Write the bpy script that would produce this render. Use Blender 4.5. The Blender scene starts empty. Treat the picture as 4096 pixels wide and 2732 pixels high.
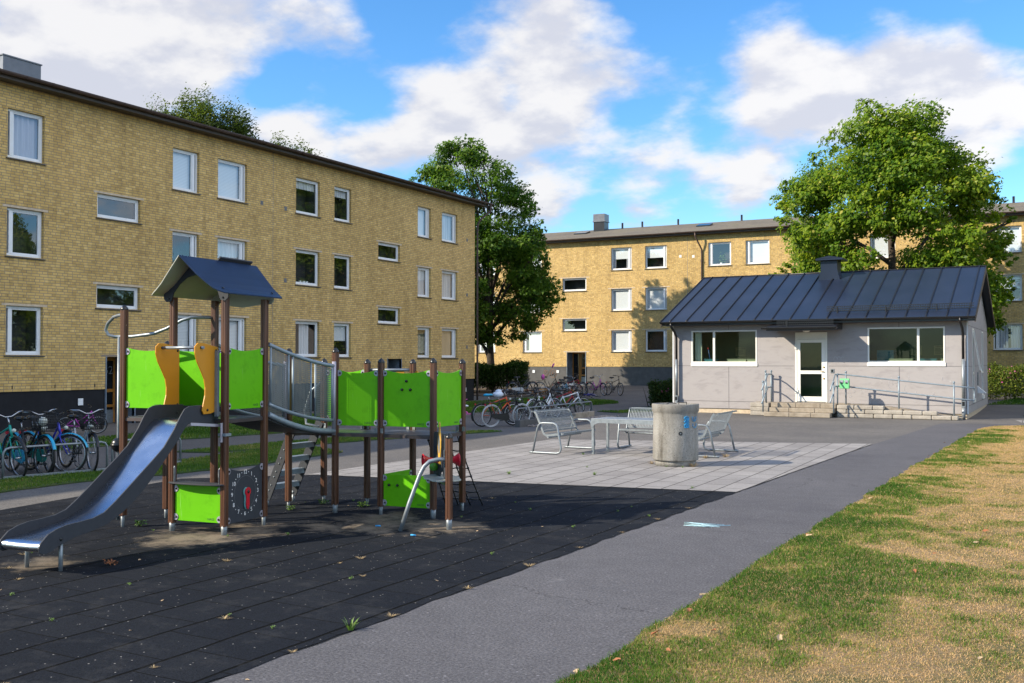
import bpy, bmesh, math, random
import numpy as np
from mathutils import Vector, Matrix
random.seed(7); RNG = np.random.default_rng(7)
R = math.radians
scene = bpy.context.scene
col = scene.collection

# ------------------------------------------------------------------ camera
cam_d = bpy.data.cameras.new("camera"); cam = bpy.data.objects.new("camera", cam_d); col.objects.link(cam)
cam.location = (0, 0, 1.9)
cam.rotation_euler = (R(90 + 1.152), 0, R(29.14))
cam_d.sensor_width = 36; cam_d.lens = 35.0
cam_d.clip_start = 0.1; cam_d.clip_end = 3000
scene.camera = cam

# ------------------------------------------------------------------ light
SUN_EL, SUN_AZ = 30.3, 46.0            # light travels towards (sin az, cos az)
sd = bpy.data.lights.new("sun", 'SUN'); sd.energy = 4.3; sd.angle = R(0.55); sd.color = (1.0, 0.885, 0.70)
so = bpy.data.objects.new("sun", sd); col.objects.link(so)
ce, se = math.cos(R(SUN_EL)), math.sin(R(SUN_EL))
so.rotation_euler = Vector((ce*math.sin(R(SUN_AZ)), ce*math.cos(R(SUN_AZ)), -se)).to_track_quat('-Z', 'Y').to_euler()
so.location = (-30, -30, 40)

world = bpy.data.worlds.new("World"); scene.world = world; world.use_nodes = True
wn, wl = world.node_tree.nodes, world.node_tree.links
wn.clear()
wo = wn.new('ShaderNodeOutputWorld'); bg = wn.new('ShaderNodeBackground'); wl.new(bg.outputs[0], wo.inputs[0])
sky = wn.new('ShaderNodeTexSky'); sky.sky_type = 'NISHITA'; sky.sun_disc = False
sky.sun_elevation = R(SUN_EL); sky.sun_rotation = R(180 + SUN_AZ)
sky.air_density = 1.0; sky.dust_density = 0.35; sky.ozone_density = 2.2
bg.inputs['Strength'].default_value = 0.143
hs0 = wn.new('ShaderNodeHueSaturation'); hs0.inputs['Saturation'].default_value = 1.22; wl.new(sky.outputs[0], hs0.inputs['Color'])
hs = wn.new('ShaderNodeMix'); hs.data_type = 'RGBA'; hs.blend_type = 'MULTIPLY'; hs.inputs[0].default_value = 1.0
wl.new(hs0.outputs[0], hs.inputs[6]); hs.inputs[7].default_value = (0.66, 0.855, 0.975, 1)
tc = wn.new('ShaderNodeTexCoord')
def wmath(op, a, b=None, c=None):
    n = wn.new('ShaderNodeMath'); n.operation = op
    for i, v in enumerate((a, b, c)):
        if v is None: continue
        if isinstance(v, (int, float)): n.inputs[i].default_value = v
        else: wl.new(v, n.inputs[i])
    return n.outputs[0]
sep = wn.new('ShaderNodeSeparateXYZ'); wl.new(tc.outputs['Generated'], sep.inputs[0])
den = wmath('ADD', wmath('MAXIMUM', sep.outputs[2], 0.0), 0.30)
cmb = wn.new('ShaderNodeCombineXYZ')
wl.new(wmath('DIVIDE', sep.outputs[0], den), cmb.inputs[0]); wl.new(wmath('DIVIDE', sep.outputs[1], den), cmb.inputs[1])
def wnoise(scale, detail, rough, vec, dist=0.0):
    n = wn.new('ShaderNodeTexNoise'); n.inputs['Scale'].default_value = scale; n.inputs['Detail'].default_value = detail
    n.inputs['Roughness'].default_value = rough; n.inputs['Distortion'].default_value = dist
    wl.new(vec, n.inputs['Vector']); return n.outputs[0]
n1 = wnoise(3.3, 10.0, 0.55, cmb.outputs[0], 0.0)
n2 = wnoise(11.0, 5.0, 0.6, cmb.outputs[0], 0.0)
dens = wmath('ADD', wmath('MULTIPLY_ADD', n1, 2.1, -0.57), wmath('MULTIPLY', wmath('SUBTRACT', n2, 0.5), 0.22))
# cloud banks of that afternoon, plus wide unseen ones added for ambient light: (azimuth left of the +Y axis, elevation, radius) in degrees, strength
CLOUDS = [
 (23.5,13.2,1.5,.16),(17.5,12.0,1.6,.16),(20.5,7.0,1.3,.14),(15.0,7.4,1.8,.14),(26.5,9.5,1.4,.12),(31.5,15.2,1.2,.16),(36.0,16.2,1.3,.14),(24.5,17.5,1.4,-.16),(32.0,8.0,1.0,-.12),(29.0,14.6,1.0,-.16),(45.5,14.8,1.2,-.16),(5.5,13.2,1.2,-.14),(11.5,17.6,1.0,-.12),
 (53.3,16.7,5.26,0.34), (49.4,15.8,4.47,0.34), (46.1,18.1,3.16,0.3), (55.2,13.9,3.16,0.2), (40.9,18.5,3.29,0.34), (38.0,16.8,1.84,0.22), (43.3,12.7,1.84,0.22), (41.4,13.2,1.58,0.3),
 (39.0,11.9,2.11,0.3), (33.5,14.4,2.89,0.32), (31.5,13.0,3.95,0.36), (28.5,12.1,3.42,0.34), (36.0,11.8,2.37,0.25), (33.3,17.9,1.58,0.2), (28.5,18.8,2.89,0.32), (25.3,17.4,3.16,0.33),
 (23.0,15.6,1.97,0.22), (26.5,15.2,1.84,0.22), (19.6,15.4,1.58,0.2), (21.6,11.3,1.45,0.24), (16.2,10.6,1.97,0.24), (13.9,10.3,1.58,0.18), (18.6,10.5,1.05,0.14), (19.6,13.1,1.32,0.14),
 (13.9,16.2,2.89,0.36), (15.3,14.1,2.89,0.28), (11.6,14.9,2.89,0.32), (7.6,15.2,2.89,0.34), (4.4,15.3,2.89,0.36), (2.3,13.8,2.89,0.34), (9.3,13.0,2.89,0.3), (5.0,12.4,2.89,0.26),
 (22.5,8.3,1.18,0.26), (27.0,8.2,1.18,0.24), (16.5,8.5,0.92,0.1), (36.0,18.5,2.11,-0.3), (34.5,19.4,1.84,-0.25), (37.2,14.6,1.97,-0.3), (42.3,15.2,1.18,-0.28), (43.3,14.1,1.05,-0.2),
 (17.7,12.8,1.45,-0.25), (20.6,18.4,1.58,-0.22), (10.2,18.1,2.11,-0.35), (6.3,17.9,1.84,-0.3), (2.3,16.9,1.58,-0.25), (23.5,9.6,1.58,-0.2), (19.1,8.8,1.58,-0.2), (2.3,10.0,1.84,-0.3),
 (11.6,8.5,2.63,-0.2), (32.3,16.8,1.05,-0.14), (22.5,13.2,1.32,-0.22), (-60,35,26,0.3), (-110,40,28,0.3), (0,75,26,0.25), (100,48,24,-0.6), (170,40,24,0.24),
 (-30,48,16,0.22)
]
for az, el, rad, st in CLOUDS:
    d = Vector((-math.sin(R(az))*math.cos(R(el)), math.cos(R(az))*math.cos(R(el)), math.sin(R(el))))
    vm = wn.new('ShaderNodeVectorMath'); vm.operation = 'DOT_PRODUCT'; vm.inputs[1].default_value = d
    wl.new(tc.outputs['Generated'], vm.inputs[0])
    # exp(-(angle/rad)^2) with cos ~ 1-a^2/2
    k = 2.0/(R(rad)**2)
    g = wmath('EXPONENT', wmath('MULTIPLY', wmath('SUBTRACT', vm.outputs['Value'], 1.0), k))
    dens = wmath('MULTIPLY_ADD', g, st, dens)
mask = wn.new('ShaderNodeMapRange'); mask.interpolation_type = 'SMOOTHSTEP'
mask.inputs['From Min'].default_value = 0.47; mask.inputs['From Max'].default_value = 0.93
wl.new(dens, mask.inputs['Value'])
# lit tops and grey-mauve bellies: compare the density here with the density a little nearer the zenith
shade = wn.new('ShaderNodeMapRange'); shade.inputs['From Min'].default_value = -0.075; shade.inputs['From Max'].default_value = 0.085; shade.interpolation_type = 'SMOOTHSTEP'
mp = wn.new('ShaderNodeVectorMath'); mp.operation = 'SCALE'; mp.inputs['Scale'].default_value = 0.955; wl.new(cmb.outputs[0], mp.inputs[0])
n3 = wnoise(3.3, 10.0, 0.55, mp.outputs[0], 0.0)
wl.new(wmath('SUBTRACT', n1, n3), shade.inputs['Value'])
cc = wn.new('ShaderNodeMix'); cc.data_type = 'RGBA'
cc.inputs[6].default_value = (2.62, 2.70, 3.05, 1); cc.inputs[7].default_value = (3.6, 3.56, 3.58, 1)
wl.new(shade.outputs[0], cc.inputs[0])
# extra gain on unseen eastern clouds, added to fill the shaded left facade
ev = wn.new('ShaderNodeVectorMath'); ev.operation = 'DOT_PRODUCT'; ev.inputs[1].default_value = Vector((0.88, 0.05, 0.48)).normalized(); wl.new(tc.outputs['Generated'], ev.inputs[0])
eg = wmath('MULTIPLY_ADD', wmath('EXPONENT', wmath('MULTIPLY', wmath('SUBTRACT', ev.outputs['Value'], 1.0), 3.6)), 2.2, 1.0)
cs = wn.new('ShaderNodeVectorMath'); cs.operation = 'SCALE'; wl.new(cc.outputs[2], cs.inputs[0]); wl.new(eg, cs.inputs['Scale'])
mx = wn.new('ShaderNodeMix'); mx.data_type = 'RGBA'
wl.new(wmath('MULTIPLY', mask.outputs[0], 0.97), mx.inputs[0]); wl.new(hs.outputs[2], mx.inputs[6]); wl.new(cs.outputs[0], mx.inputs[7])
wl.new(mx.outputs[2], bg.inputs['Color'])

scene.view_settings.view_transform = 'Standard'; scene.view_settings.look = 'None'
scene.view_settings.exposure = 0.85; scene.view_settings.gamma = 1.0
scene.cycles.max_bounces = 8; scene.cycles.transparent_max_bounces = 16
scene.cycles.caustics_reflective = False; scene.cycles.caustics_refractive = False

# ------------------------------------------------------------------ helpers
OFF = {}
class MB:
    """collects geometry for ONE mesh object"""
    def __init__(s): s.v = []; s.f = []; s.m = []; s.uv = []; s.sm = []; s.mi = 0; s.smooth = False
    def face(s, idx, uv=None): s.f.append(tuple(idx)); s.m.append(s.mi); s.uv.append(uv); s.sm.append(s.smooth)
    def add(s, pts): n = len(s.v); s.v.extend([tuple(p) for p in pts]); return n
    def quad(s, pts, uv=None): n = s.add(pts); s.face(range(n, n+len(pts)), uv)
    def box8(s, p):   # p: 4 bottom, 4 top
        n = s.add(p)
        for q in ((3,2,1,0),(4,5,6,7),(0,1,5,4),(1,2,6,5),(2,3,7,6),(3,0,4,7)): s.face([n+i for i in q])
    def box(s, x0, x1, y0, y1, z0, z1):
        s.box8([(x0,y0,z0),(x1,y0,z0),(x1,y1,z0),(x0,y1,z0),(x0,y0,z1),(x1,y0,z1),(x1,y1,z1),(x0,y1,z1)])
    def fbox(s, F, u0, u1, d0, d1, z0, z1):   # box in a wall frame (u along, d outwards)
        s.box8([F(u0,d1,z0),F(u1,d1,z0),F(u1,d0,z0),F(u0,d0,z0),F(u0,d1,z1),F(u1,d1,z1),F(u1,d0,z1),F(u0,d0,z1)])
    def bar(s, a, b, w, h=None, up=(0,0,1)):  # square bar from a to b
        a, b = Vector(a), Vector(b); h = h or w; d = (b-a).normalized(); up = Vector(up)
        if abs(d.dot(up)) > .99: up = Vector((1,0,0))
        r = d.cross(up).normalized()*w/2; t = r.cross(d).normalized()*h/2
        s.box8([a-r-t, a+r-t, b+r-t, b-r-t, a-r+t, a+r+t, b+r+t, b-r+t])
    def tube(s, pts, rad, n=8, cap=True, closed=False):
        pts = [Vector(p) for p in pts]; N = len(pts)
        rad = rad if isinstance(rad, (list, tuple)) else [rad]*N
        rings = []; prev = None
        sm = s.smooth; s.smooth = True
        for i, p in enumerate(pts):
            if closed: d = pts[(i+1)%N]-pts[i-1]
            else: d = pts[min(i+1,N-1)]-pts[max(i-1,0)]
            d = d.normalized() if d.length > 1e-9 else Vector((0,0,1))
            if prev is None:
                ref = Vector((0,0,1)) if abs(d.z) < .9 else Vector((1,0,0))
                r = d.cross(ref).normalized()
            else:
                r = prev - d*prev.dot(d); r = r.normalized() if r.length > 1e-6 else d.orthogonal().normalized()
            prev = r; t = d.cross(r)
            rings.append(s.add([p + (r*math.cos(2*math.pi*k/n)+t*math.sin(2*math.pi*k/n))*rad[i] for k in range(n)]))
        for i in range(N if closed else N-1):
            a, b = rings[i], rings[(i+1)%N]
            for k in range(n): s.face((a+k, a+(k+1)%n, b+(k+1)%n, b+k))
        s.smooth = False
        if cap and not closed:
            s.face([rings[0]+k for k in range(n)][::-1]); s.face([rings[-1]+k for k in range(n)])
        s.smooth = sm
    def lathe(s, prof, c=(0,0,0), n=24, axis='z'):
        rings = []; sm = s.smooth; s.smooth = True
        for r, z in prof:
            ring = []
            for k in range(n):
                a = 2*math.pi*k/n; x, y = r*math.cos(a), r*math.sin(a)
                if axis == 'z': ring.append((c[0]+x, c[1]+y, c[2]+z))
                elif axis == 'y': ring.append((c[0]+x, c[1]+z, c[2]+y))
                else: ring.append((c[0]+z, c[1]+x, c[2]+y))
            rings.append(s.add(ring))
        for i in range(len(rings)-1):
            for k in range(n): s.face((rings[i]+k, rings[i]+(k+1)%n, rings[i+1]+(k+1)%n, rings[i+1]+k))
        s.smooth = sm
    def ball(s, c, r, n=12, m=8, sx=1, sy=1, sz=1):
        sm = s.smooth; s.smooth = True; rings = []
        for j in range(m+1):
            t = math.pi*j/m
            rings.append(s.add([(c[0]+sx*r*math.sin(t)*math.cos(2*math.pi*k/n), c[1]+sy*r*math.sin(t)*math.sin(2*math.pi*k/n), c[2]+sz*r*math.cos(t)) for k in range(n)]))
        for j in range(m):
            for k in range(n): s.face((rings[j]+k, rings[j+1]+k, rings[j+1]+(k+1)%n, rings[j]+(k+1)%n))
        s.smooth = sm
    def prism(s, pts, vec):   # planar outline swept along vec
        vec = Vector(vec); a = s.add(pts); b = s.add([Vector(p)+vec for p in pts]); n = len(pts)
        s.face([a+i for i in range(n)][::-1]); s.face([b+i for i in range(n)])
        for i in range(n): s.face((a+i, a+(i+1)%n, b+(i+1)%n, b+i))
    def build(s, name, mat, parent=None, bevel=0.0, local=False, bseg=2):
        me = bpy.data.meshes.new(name)
        off = Vector(OFF.get(parent.name, (0,0,0))) if (parent is not None and not local) else Vector((0,0,0))
        me.from_pydata([tuple(Vector(v)-off) for v in s.v], [], s.f)
        mats = mat if isinstance(mat, (list, tuple)) else [mat]
        for m in mats: me.materials.append(m)
        me.polygons.foreach_set('material_index', s.m)
        me.polygons.foreach_set('use_smooth', s.sm)
        if any(u is not None for u in s.uv):
            ul = me.uv_layers.new(name='UVMap'); flat = []
            for f, u in zip(s.f, s.uv):
                for i in range(len(f)): flat.extend(u[i] if u is not None else (0.0, 0.0))
            ul.data.foreach_set('uv', flat)
        me.update(); 
        o = bpy.data.objects.new(name, me); col.objects.link(o)
        if parent is not None: o.parent = parent; OFF[o.name] = tuple(off)
        if bevel:
            b = o.modifiers.new('bevel', 'BEVEL'); b.width = bevel; b.segments = bseg; b.limit_method = 'ANGLE'; b.angle_limit = R(40)
        return o
def tag(o, label, cat, group=None):
    o['label'] = label; o['category'] = cat
    if group: o['group'] = group
    return o
def thing(name, label, cat, loc=(0,0,0), rot=(0,0,0), group=None):
    o = bpy.data.objects.new(name, None); col.objects.link(o); o.location = loc; o.rotation_euler = rot
    o.empty_display_size = 0.2; OFF[o.name] = tuple(loc)
    return tag(o, label, cat, group)
def struct(o, kind='structure'): o['kind'] = kind; return o
def copy_tree(o, parent=None):
    c = o.copy(); col.objects.link(c)
    if parent is not None: c.parent = parent
    for ch in list(o.children): copy_tree(ch, c)
    return c
def arc(c, r, a0, a1, n, ex, ey):
    ex, ey, c = Vector(ex), Vector(ey), Vector(c)
    return [c + ex*r*math.cos(R(a0+(a1-a0)*i/n)) + ey*r*math.sin(R(a0+(a1-a0)*i/n)) for i in range(n+1)]
def text_mesh(body, size, origin, right, up, mat, parent, name, depth=0.0015, align='CENTER', bold=0.0, local=False):
    cu = bpy.data.curves.new(name, 'FONT'); cu.body = body; cu.size = size; cu.align_x = align; cu.align_y = 'CENTER'; cu.extrude = depth; cu.offset = bold
    to = bpy.data.objects.new(name, cu); col.objects.link(to)
    dg = bpy.context.evaluated_depsgraph_get(); dg.update()
    me = bpy.data.meshes.new_from_object(to.evaluated_get(dg))
    bpy.data.objects.remove(to); bpy.data.curves.remove(cu)
    r, u = Vector(right).normalized(), Vector(up).normalized(); n = r.cross(u)
    off = Vector(OFF.get(parent.name, (0,0,0))) if (parent is not None and not local) else Vector((0,0,0))
    M = Matrix.Translation(Vector(origin)-off) @ Matrix((r, u, n)).transposed().to_4x4()
    me.transform(M); me.materials.clear(); me.materials.append(mat)
    o = bpy.data.objects.new(name, me); col.objects.link(o)
    if parent is not None: o.parent = parent; OFF[o.name] = tuple(off)
    return o

# ------------------------------------------------------------------ materials
def newmat(name):
    m = bpy.data.materials.new(name); m.use_nodes = True
    return m, m.node_tree.nodes, m.node_tree.links, m.node_tree.nodes['Principled BSDF']
def noise_node(N, L, scale, detail=4, rough=.55, coord='Object', vec=None):
    n = N.new('ShaderNodeTexNoise'); n.inputs['Scale'].default_value = scale; n.inputs['Detail'].default_value = detail; n.inputs['Roughness'].default_value = rough
    if vec is None:
        t = N.new('ShaderNodeTexCoord'); vec = t.outputs[coord]
    L.new(vec, n.inputs['Vector']); return n
def ramp(N, L, src, stops):
    r = N.new('ShaderNodeValToRGB'); e = r.color_ramp.elements
    while len(e) < len(stops): e.new(0.5)
    for i, (p, c) in enumerate(stops): e[i].position = p; e[i].color = (*c, 1) if len(c) == 3 else c
    L.new(src, r.inputs[0]); return r
def mixc(N, L, fac, a, b, mode='MIX'):
    m = N.new('ShaderNodeMix'); m.data_type = 'RGBA'; m.blend_type = mode
    for sock, v in ((m.inputs[0], fac), (m.inputs[6], a), (m.inputs[7], b)):
        if isinstance(v, (int, float)): sock.default_value = v
        elif isinstance(v, tuple): sock.default_value = (*v, 1) if len(v) == 3 else v
        else: L.new(v, sock)
    return m.outputs[2]
def bump(N, L, B, src, strength, dist=0.01):
    b = N.new('ShaderNodeBump'); b.inputs['Strength'].default_value = strength; b.inputs['Distance'].default_value = dist
    L.new(src, b.inputs['Height']); L.new(b.outputs[0], B.inputs['Normal']); return b
def mat(name, c, rough=.6, metal=0.0, var=.15, vscale=3.0, bmp=0.0, bscale=40.0, spec=None, coat=0.0, c2=None):
    m, N, L, B = newmat(name)
    B.inputs['Roughness'].default_value = rough; B.inputs['Metallic'].default_value = metal
    if spec is not None: B.inputs['Specular IOR Level'].default_value = spec
    if coat: B.inputs['Coat Weight'].default_value = coat; B.inputs['Coat Roughness'].default_value = .08
    nz = noise_node(N, L, vscale, 6, .6)
    lo = tuple(x*(1-var) for x in c); hi = c2 if c2 else tuple(min(1, x*(1+var)) for x in c)
    r = ramp(N, L, nz.outputs[0], [(.3, lo), (.7, hi)]); L.new(r.outputs[0], B.inputs['Base Color'])
    if rough > .05:
        mr = N.new('ShaderNodeMapRange'); mr.inputs['To Min'].default_value = max(.02, rough*.85); mr.inputs['To Max'].default_value = min(1, rough*1.15)
        L.new(nz.outputs[0], mr.inputs['Value']); L.new(mr.outputs[0], B.inputs['Roughness'])
    if bmp: bump(N, L, B, noise_node(N, L, bscale, 5, .6).outputs[0], bmp, .004)
    return m
M = {}
M['white_paint'] = mat('white_paint', (.74,.76,.78), .4, var=.05)
M['cream_paint'] = mat('cream_paint', (.80,.78,.72), .4, var=.04)
M['sill_metal'] = mat('sill_metal', (.05,.06,.075), .45, .3)
M['plinth'] = mat('plinth_paint', (.016,.017,.020), .85, spec=.2, var=.25, bmp=.4, bscale=60)
M['plinth_grey'] = mat('plinth_grey_paint', (.10,.098,.097), .85, spec=.2, var=.18, bmp=.4, bscale=60)
M['brown_metal'] = mat('brown_metal', (.075,.048,.04), .5, .2, var=.25)
M['fascia'] = mat('fascia', (.06,.045,.035), .6, var=.3)
M['galv'] = mat('galvanised_steel', (.25,.28,.305), .45, .55, var=.18, vscale=14)
M['galv_dull'] = mat('galvanised_dull', (.24,.265,.285), .5, .5, var=.2, vscale=18)
M['rail_paint'] = mat('rail_paint', (.24,.29,.33), .5, .4, var=.15, vscale=12)
M['dark_steel'] = mat('dark_steel', (.035,.038,.042), .5, .5, var=.25)
M['black_paint'] = mat('black_paint', (.012,.012,.014), .35, .1, var=.2)
M['rubber'] = mat('tyre_rubber', (.012,.012,.012), .75, var=.3)
M['chrome'] = mat('chrome', (.42,.43,.45), .28, 1.0, var=.05)
M['steel_sheet'] = mat('stainless_sheet', (.42,.47,.55), .27, 1.0, var=.08, vscale=5)
M['grey_hpl'] = mat('grey_board', (.042,.046,.055), .6, spec=.25, var=.1, vscale=20)
M['board_edge'] = mat('board_edge', (.25,.24,.23), .6)
M['orange'] = mat('orange_board', (.58,.25,.012), .45, var=.06, bmp=.12, bscale=220)
M['navy'] = mat('navy_board', (.010,.026,.066), .45, spec=.25, var=.2, vscale=5, bmp=.1, bscale=200)
M['pale_board'] = mat('pale_board', (.40,.41,.36), .55, var=.08, vscale=4)
M['plum'] = mat('mauve_metal', (.40,.38,.44), .45, .4, var=.12)
M['red'] = mat('red_plastic', (.50,.012,.03), .3, var=.08)
M['white'] = mat('white_print', (.78,.78,.78), .6, var=.02)
M['chalkblue'] = mat('blue_chalk', (.05,.32,.62), .9, var=.3, vscale=30)
M['chalkpale'] = mat('pale_chalk', (.45,.68,.76), .9, var=.3, vscale=30)
M['dark_green_print'] = mat('dark_green_print', (.03,.11,.012), .6, var=.05)
M['pink'] = mat('pink_paint', (.70,.10,.42), .35, var=.06)
M['black_plastic'] = mat('black_plastic', (.012,.013,.014), .28, var=.15)

def m_green():
    m, N, L, B = newmat('green_board'); B.inputs['Roughness'].default_value = .42; B.inputs['Specular IOR Level'].default_value = .22
    nz = noise_node(N, L, 2.5, 4)
    r = ramp(N, L, nz.outputs[0], [(.3, (.115,.44,.003)), (.7, (.135,.48,.005))])
    w = N.new('ShaderNodeTexNoise'); w.inputs['Scale'].default_value = 30; w.inputs['Detail'].default_value = 3
    t = N.new('ShaderNodeTexCoord'); mp = N.new('ShaderNodeMapping'); mp.inputs['Scale'].default_value = (1.0, 1.0, .08); mp.inputs['Rotation'].default_value = (.3,.5,.2)
    L.new(t.outputs['Object'], mp.inputs[0]); L.new(mp.outputs[0], w.inputs['Vector'])
    sc = ramp(N, L, w.outputs[0], [(.69, (0,0,0)), (.76, (.8,.8,.8))])
    gr = noise_node(N, L, 7, 8, .72); g2 = ramp(N, L, gr.outputs[0], [(.30, (.78,.80,.75)), (.48, (1,1,1))])
    L.new(mixc(N, L, sc.outputs[0], mixc(N, L, 1.0, r.outputs[0], g2.outputs[0], 'MULTIPLY'), (.22,.52,.09)), B.inputs['Base Color'])
    bump(N, L, B, noise_node(N, L, 260, 2).outputs[0], .15, .002)
    return m
M['green'] = m_green()
def m_wood():
    m, N, L, B = newmat('post_wood'); B.inputs['Roughness'].default_value = .42
    t = N.new('ShaderNodeTexCoord'); mp = N.new('ShaderNodeMapping'); mp.inputs['Scale'].default_value = (22, 22, 1.4)
    L.new(t.outputs['Object'], mp.inputs[0])
    n = noise_node(N, L, 1.0, 6, .6, vec=mp.outputs[0])
    r = ramp(N, L, n.outputs[0], [(.25, (.045,.016,.008)), (.6, (.105,.042,.020)), (.85, (.165,.072,.034))])
    n2 = noise_node(N, L, 26, 3, .5)
    ch = ramp(N, L, n2.outputs[0], [(.735, (0,0,0)), (.76, (1,1,1))])
    L.new(mixc(N, L, ch.outputs[0], r.outputs[0], (.36,.27,.21)), B.inputs['Base Color'])
    bump(N, L, B, n.outputs[0], .25, .004)
    return m
M['wood'] = m_wood()
def m_brick(name, c1, c2, pale, mortar, warm):
    m, N, L, B = newmat(name); B.inputs['Roughness'].default_value = .85
    uv = N.new('ShaderNodeUVMap'); uv.uv_map = 'UVMap'
    nd = noise_node(N, L, .9, 3, .5, vec=uv.outputs[0])   # slight unevenness of the courses
    vm = N.new('ShaderNodeVectorMath'); vm.operation = 'MULTIPLY_ADD'; vm.inputs[1].default_value = (.02,.008,0); 
    L.new(nd.outputs['Color'], vm.inputs[0]); L.new(uv.outputs[0], vm.inputs[2])
    def bt(a, b):
        k = N.new('ShaderNodeTexBrick'); k.offset = .5; k.offset_frequency = 2; k.squash = .62; k.squash_frequency = 3
        k.inputs['Scale'].default_value = 1.0; k.inputs['Brick Width'].default_value = .262; k.inputs['Row Height'].default_value = .0765
        k.inputs['Mortar Size'].default_value = .0085; k.inputs['Mortar Smooth'].default_value = .25; k.inputs['Bias'].default_value = -.1
        k.inputs['Color1'].default_value = (*a,1); k.inputs['Color2'].default_value = (*b,1); k.inputs['Mortar'].default_value = (*mortar,1)
        L.new(vm.outputs[0], k.inputs['Vector']); return k
    k = bt(c1, c2)
    big = noise_node(N, L, .22, 5, .6, vec=uv.outputs[0])
    tint = ramp(N, L, big.outputs[0], [(.32, warm), (.5, (1,1,1)), (.7, (1.10,1.08,1.10))])
    c = mixc(N, L, 1.0, k.outputs['Color'], tint.outputs[0], 'MULTIPLY')
    sp = N.new('ShaderNodeTexWhiteNoise'); sp.noise_dimensions = '2D'
    sn = N.new('ShaderNodeVectorMath'); sn.operation = 'SNAP'; sn.inputs[1].default_value = (.131,.0765,1); L.new(vm.outputs[0], sn.inputs[0]); L.new(sn.outputs[0], sp.inputs['Vector'])
    pr = ramp(N, L, sp.outputs['Value'], [(.0, (.72,.70,.68)), (.5, (1,1,1)), (.93, (1.02,1.02,1.02)), (1.0, (1.24,1.30,1.42))])
    c = mixc(N, L, .75, c, pr.outputs[0], 'MULTIPLY')
    sm = N.new('ShaderNodeMapping'); sm.inputs['Scale'].default_value = (1.1,.09,1); L.new(uv.outputs[0], sm.inputs[0])
    stn = noise_node(N, L, 1.6, 6, .65, vec=sm.outputs[0]); st = ramp(N, L, stn.outputs[0], [(.34, (.84,.83,.82)), (.50, (1,1,1)), (.68, (1.05,1.05,1.07))])
    c = mixc(N, L, 1.0, c, st.outputs[0], 'MULTIPLY')
    L.new(c, B.inputs['Base Color'])
    inv = N.new('ShaderNodeMath'); inv.operation = 'SUBTRACT'; inv.inputs[0].default_value = 1.0; L.new(k.outputs['Fac'], inv.inputs[1])
    bump(N, L, B, inv.outputs[0], .7, .008)
    return m
M['brick'] = m_brick('yellow_brick', (.645,.44,.150), (.535,.348,.108), None, (.25,.195,.14), (.93,.91,.87))
M['brick_b'] = M['brick']
M['lintel'] = mat('pale_lintel_brick', (.52,.42,.30), .85, var=.2, vscale=9)

def m_asphalt(name, base, speck, pat):
    m, N, L, B = newmat(name); B.inputs['Roughness'].default_value = .88; B.inputs['Specular IOR Level'].default_value = .2
    a = noise_node(N, L, 48, 4, .75); b = noise_node(N, L, .35, 6, .62); c = noise_node(N, L, 4.0, 6, .65)
    r = ramp(N, L, a.outputs[0], [(.32, tuple(x*.55 for x in base)), (.5, tuple(x*.97 for x in base)), (.70, tuple(x*1.12 for x in speck))])
    p = ramp(N, L, b.outputs[0], [(.3, (.80,.80,.82)), (.5, (1,1,1)), (.7, pat)])
    q = ramp(N, L, c.outputs[0], [(.3, (.90,.90,.90)), (.7, (1.08,1.08,1.08))])
    x = mixc(N, L, 1.0, r.outputs[0], p.outputs[0], 'MULTIPLY'); x = mixc(N, L, 1.0, x, q.outputs[0], 'MULTIPLY')
    v = N.new('ShaderNodeTexVoronoi'); v.inputs['Scale'].default_value = 70; t = N.new('ShaderNodeTexCoord'); L.new(t.outputs['Object'], v.inputs['Vector'])
    sp = ramp(N, L, v.outputs['Color'], [(.92, (0,0,0)), (.96, (1,1,1))])
    x = mixc(N, L, sp.outputs[0], x, tuple(min(1, y*2.0) for y in base))
    e = noise_node(N, L, 1.1, 7, .7); es = ramp(N, L, e.outputs[0], [(.66, (0,0,0)), (.74, (.35,.35,.35))]); x = mixc(N, L, es.outputs[0], x, (.30,.29,.29))
    vc = N.new('ShaderNodeTexVoronoi'); vc.feature = 'DISTANCE_TO_EDGE'; vc.inputs['Scale'].default_value = .33; wv = noise_node(N, L, 1.5, 6, .7)
    wm = N.new('ShaderNodeVectorMath'); wm.operation = 'MULTIPLY_ADD'; wm.inputs[1].default_value = (.9,.9,0); L.new(wv.outputs['Color'], wm.inputs[0]); L.new(t.outputs['Object'], wm.inputs[2]); L.new(wm.outputs[0], vc.inputs['Vector'])
    ck = ramp(N, L, vc.outputs['Distance'], [(.0, (.75,.75,.75)), (.0035, (0,0,0))]); gate = ramp(N, L, b.outputs[0], [(.50, (0,0,0)), (.56, (1,1,1))])
    x = mixc(N, L, mixc(N, L, 1.0, ck.outputs[0], gate.outputs[0], 'MULTIPLY'), x, tuple(y*.35 for y in base))
    L.new(x, B.inputs['Base Color']); bump(N, L, B, a.outputs[0], .75, .008)
    return m
M['asphalt'] = m_asphalt('asphalt_yard', (.125,.118,.113), (.18,.17,.16), (1.22,1.20,1.16))
M['asphalt_path'] = m_asphalt('asphalt_path', (.100,.098,.106), (.15,.145,.15), (1.14,1.13,1.12))

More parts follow.
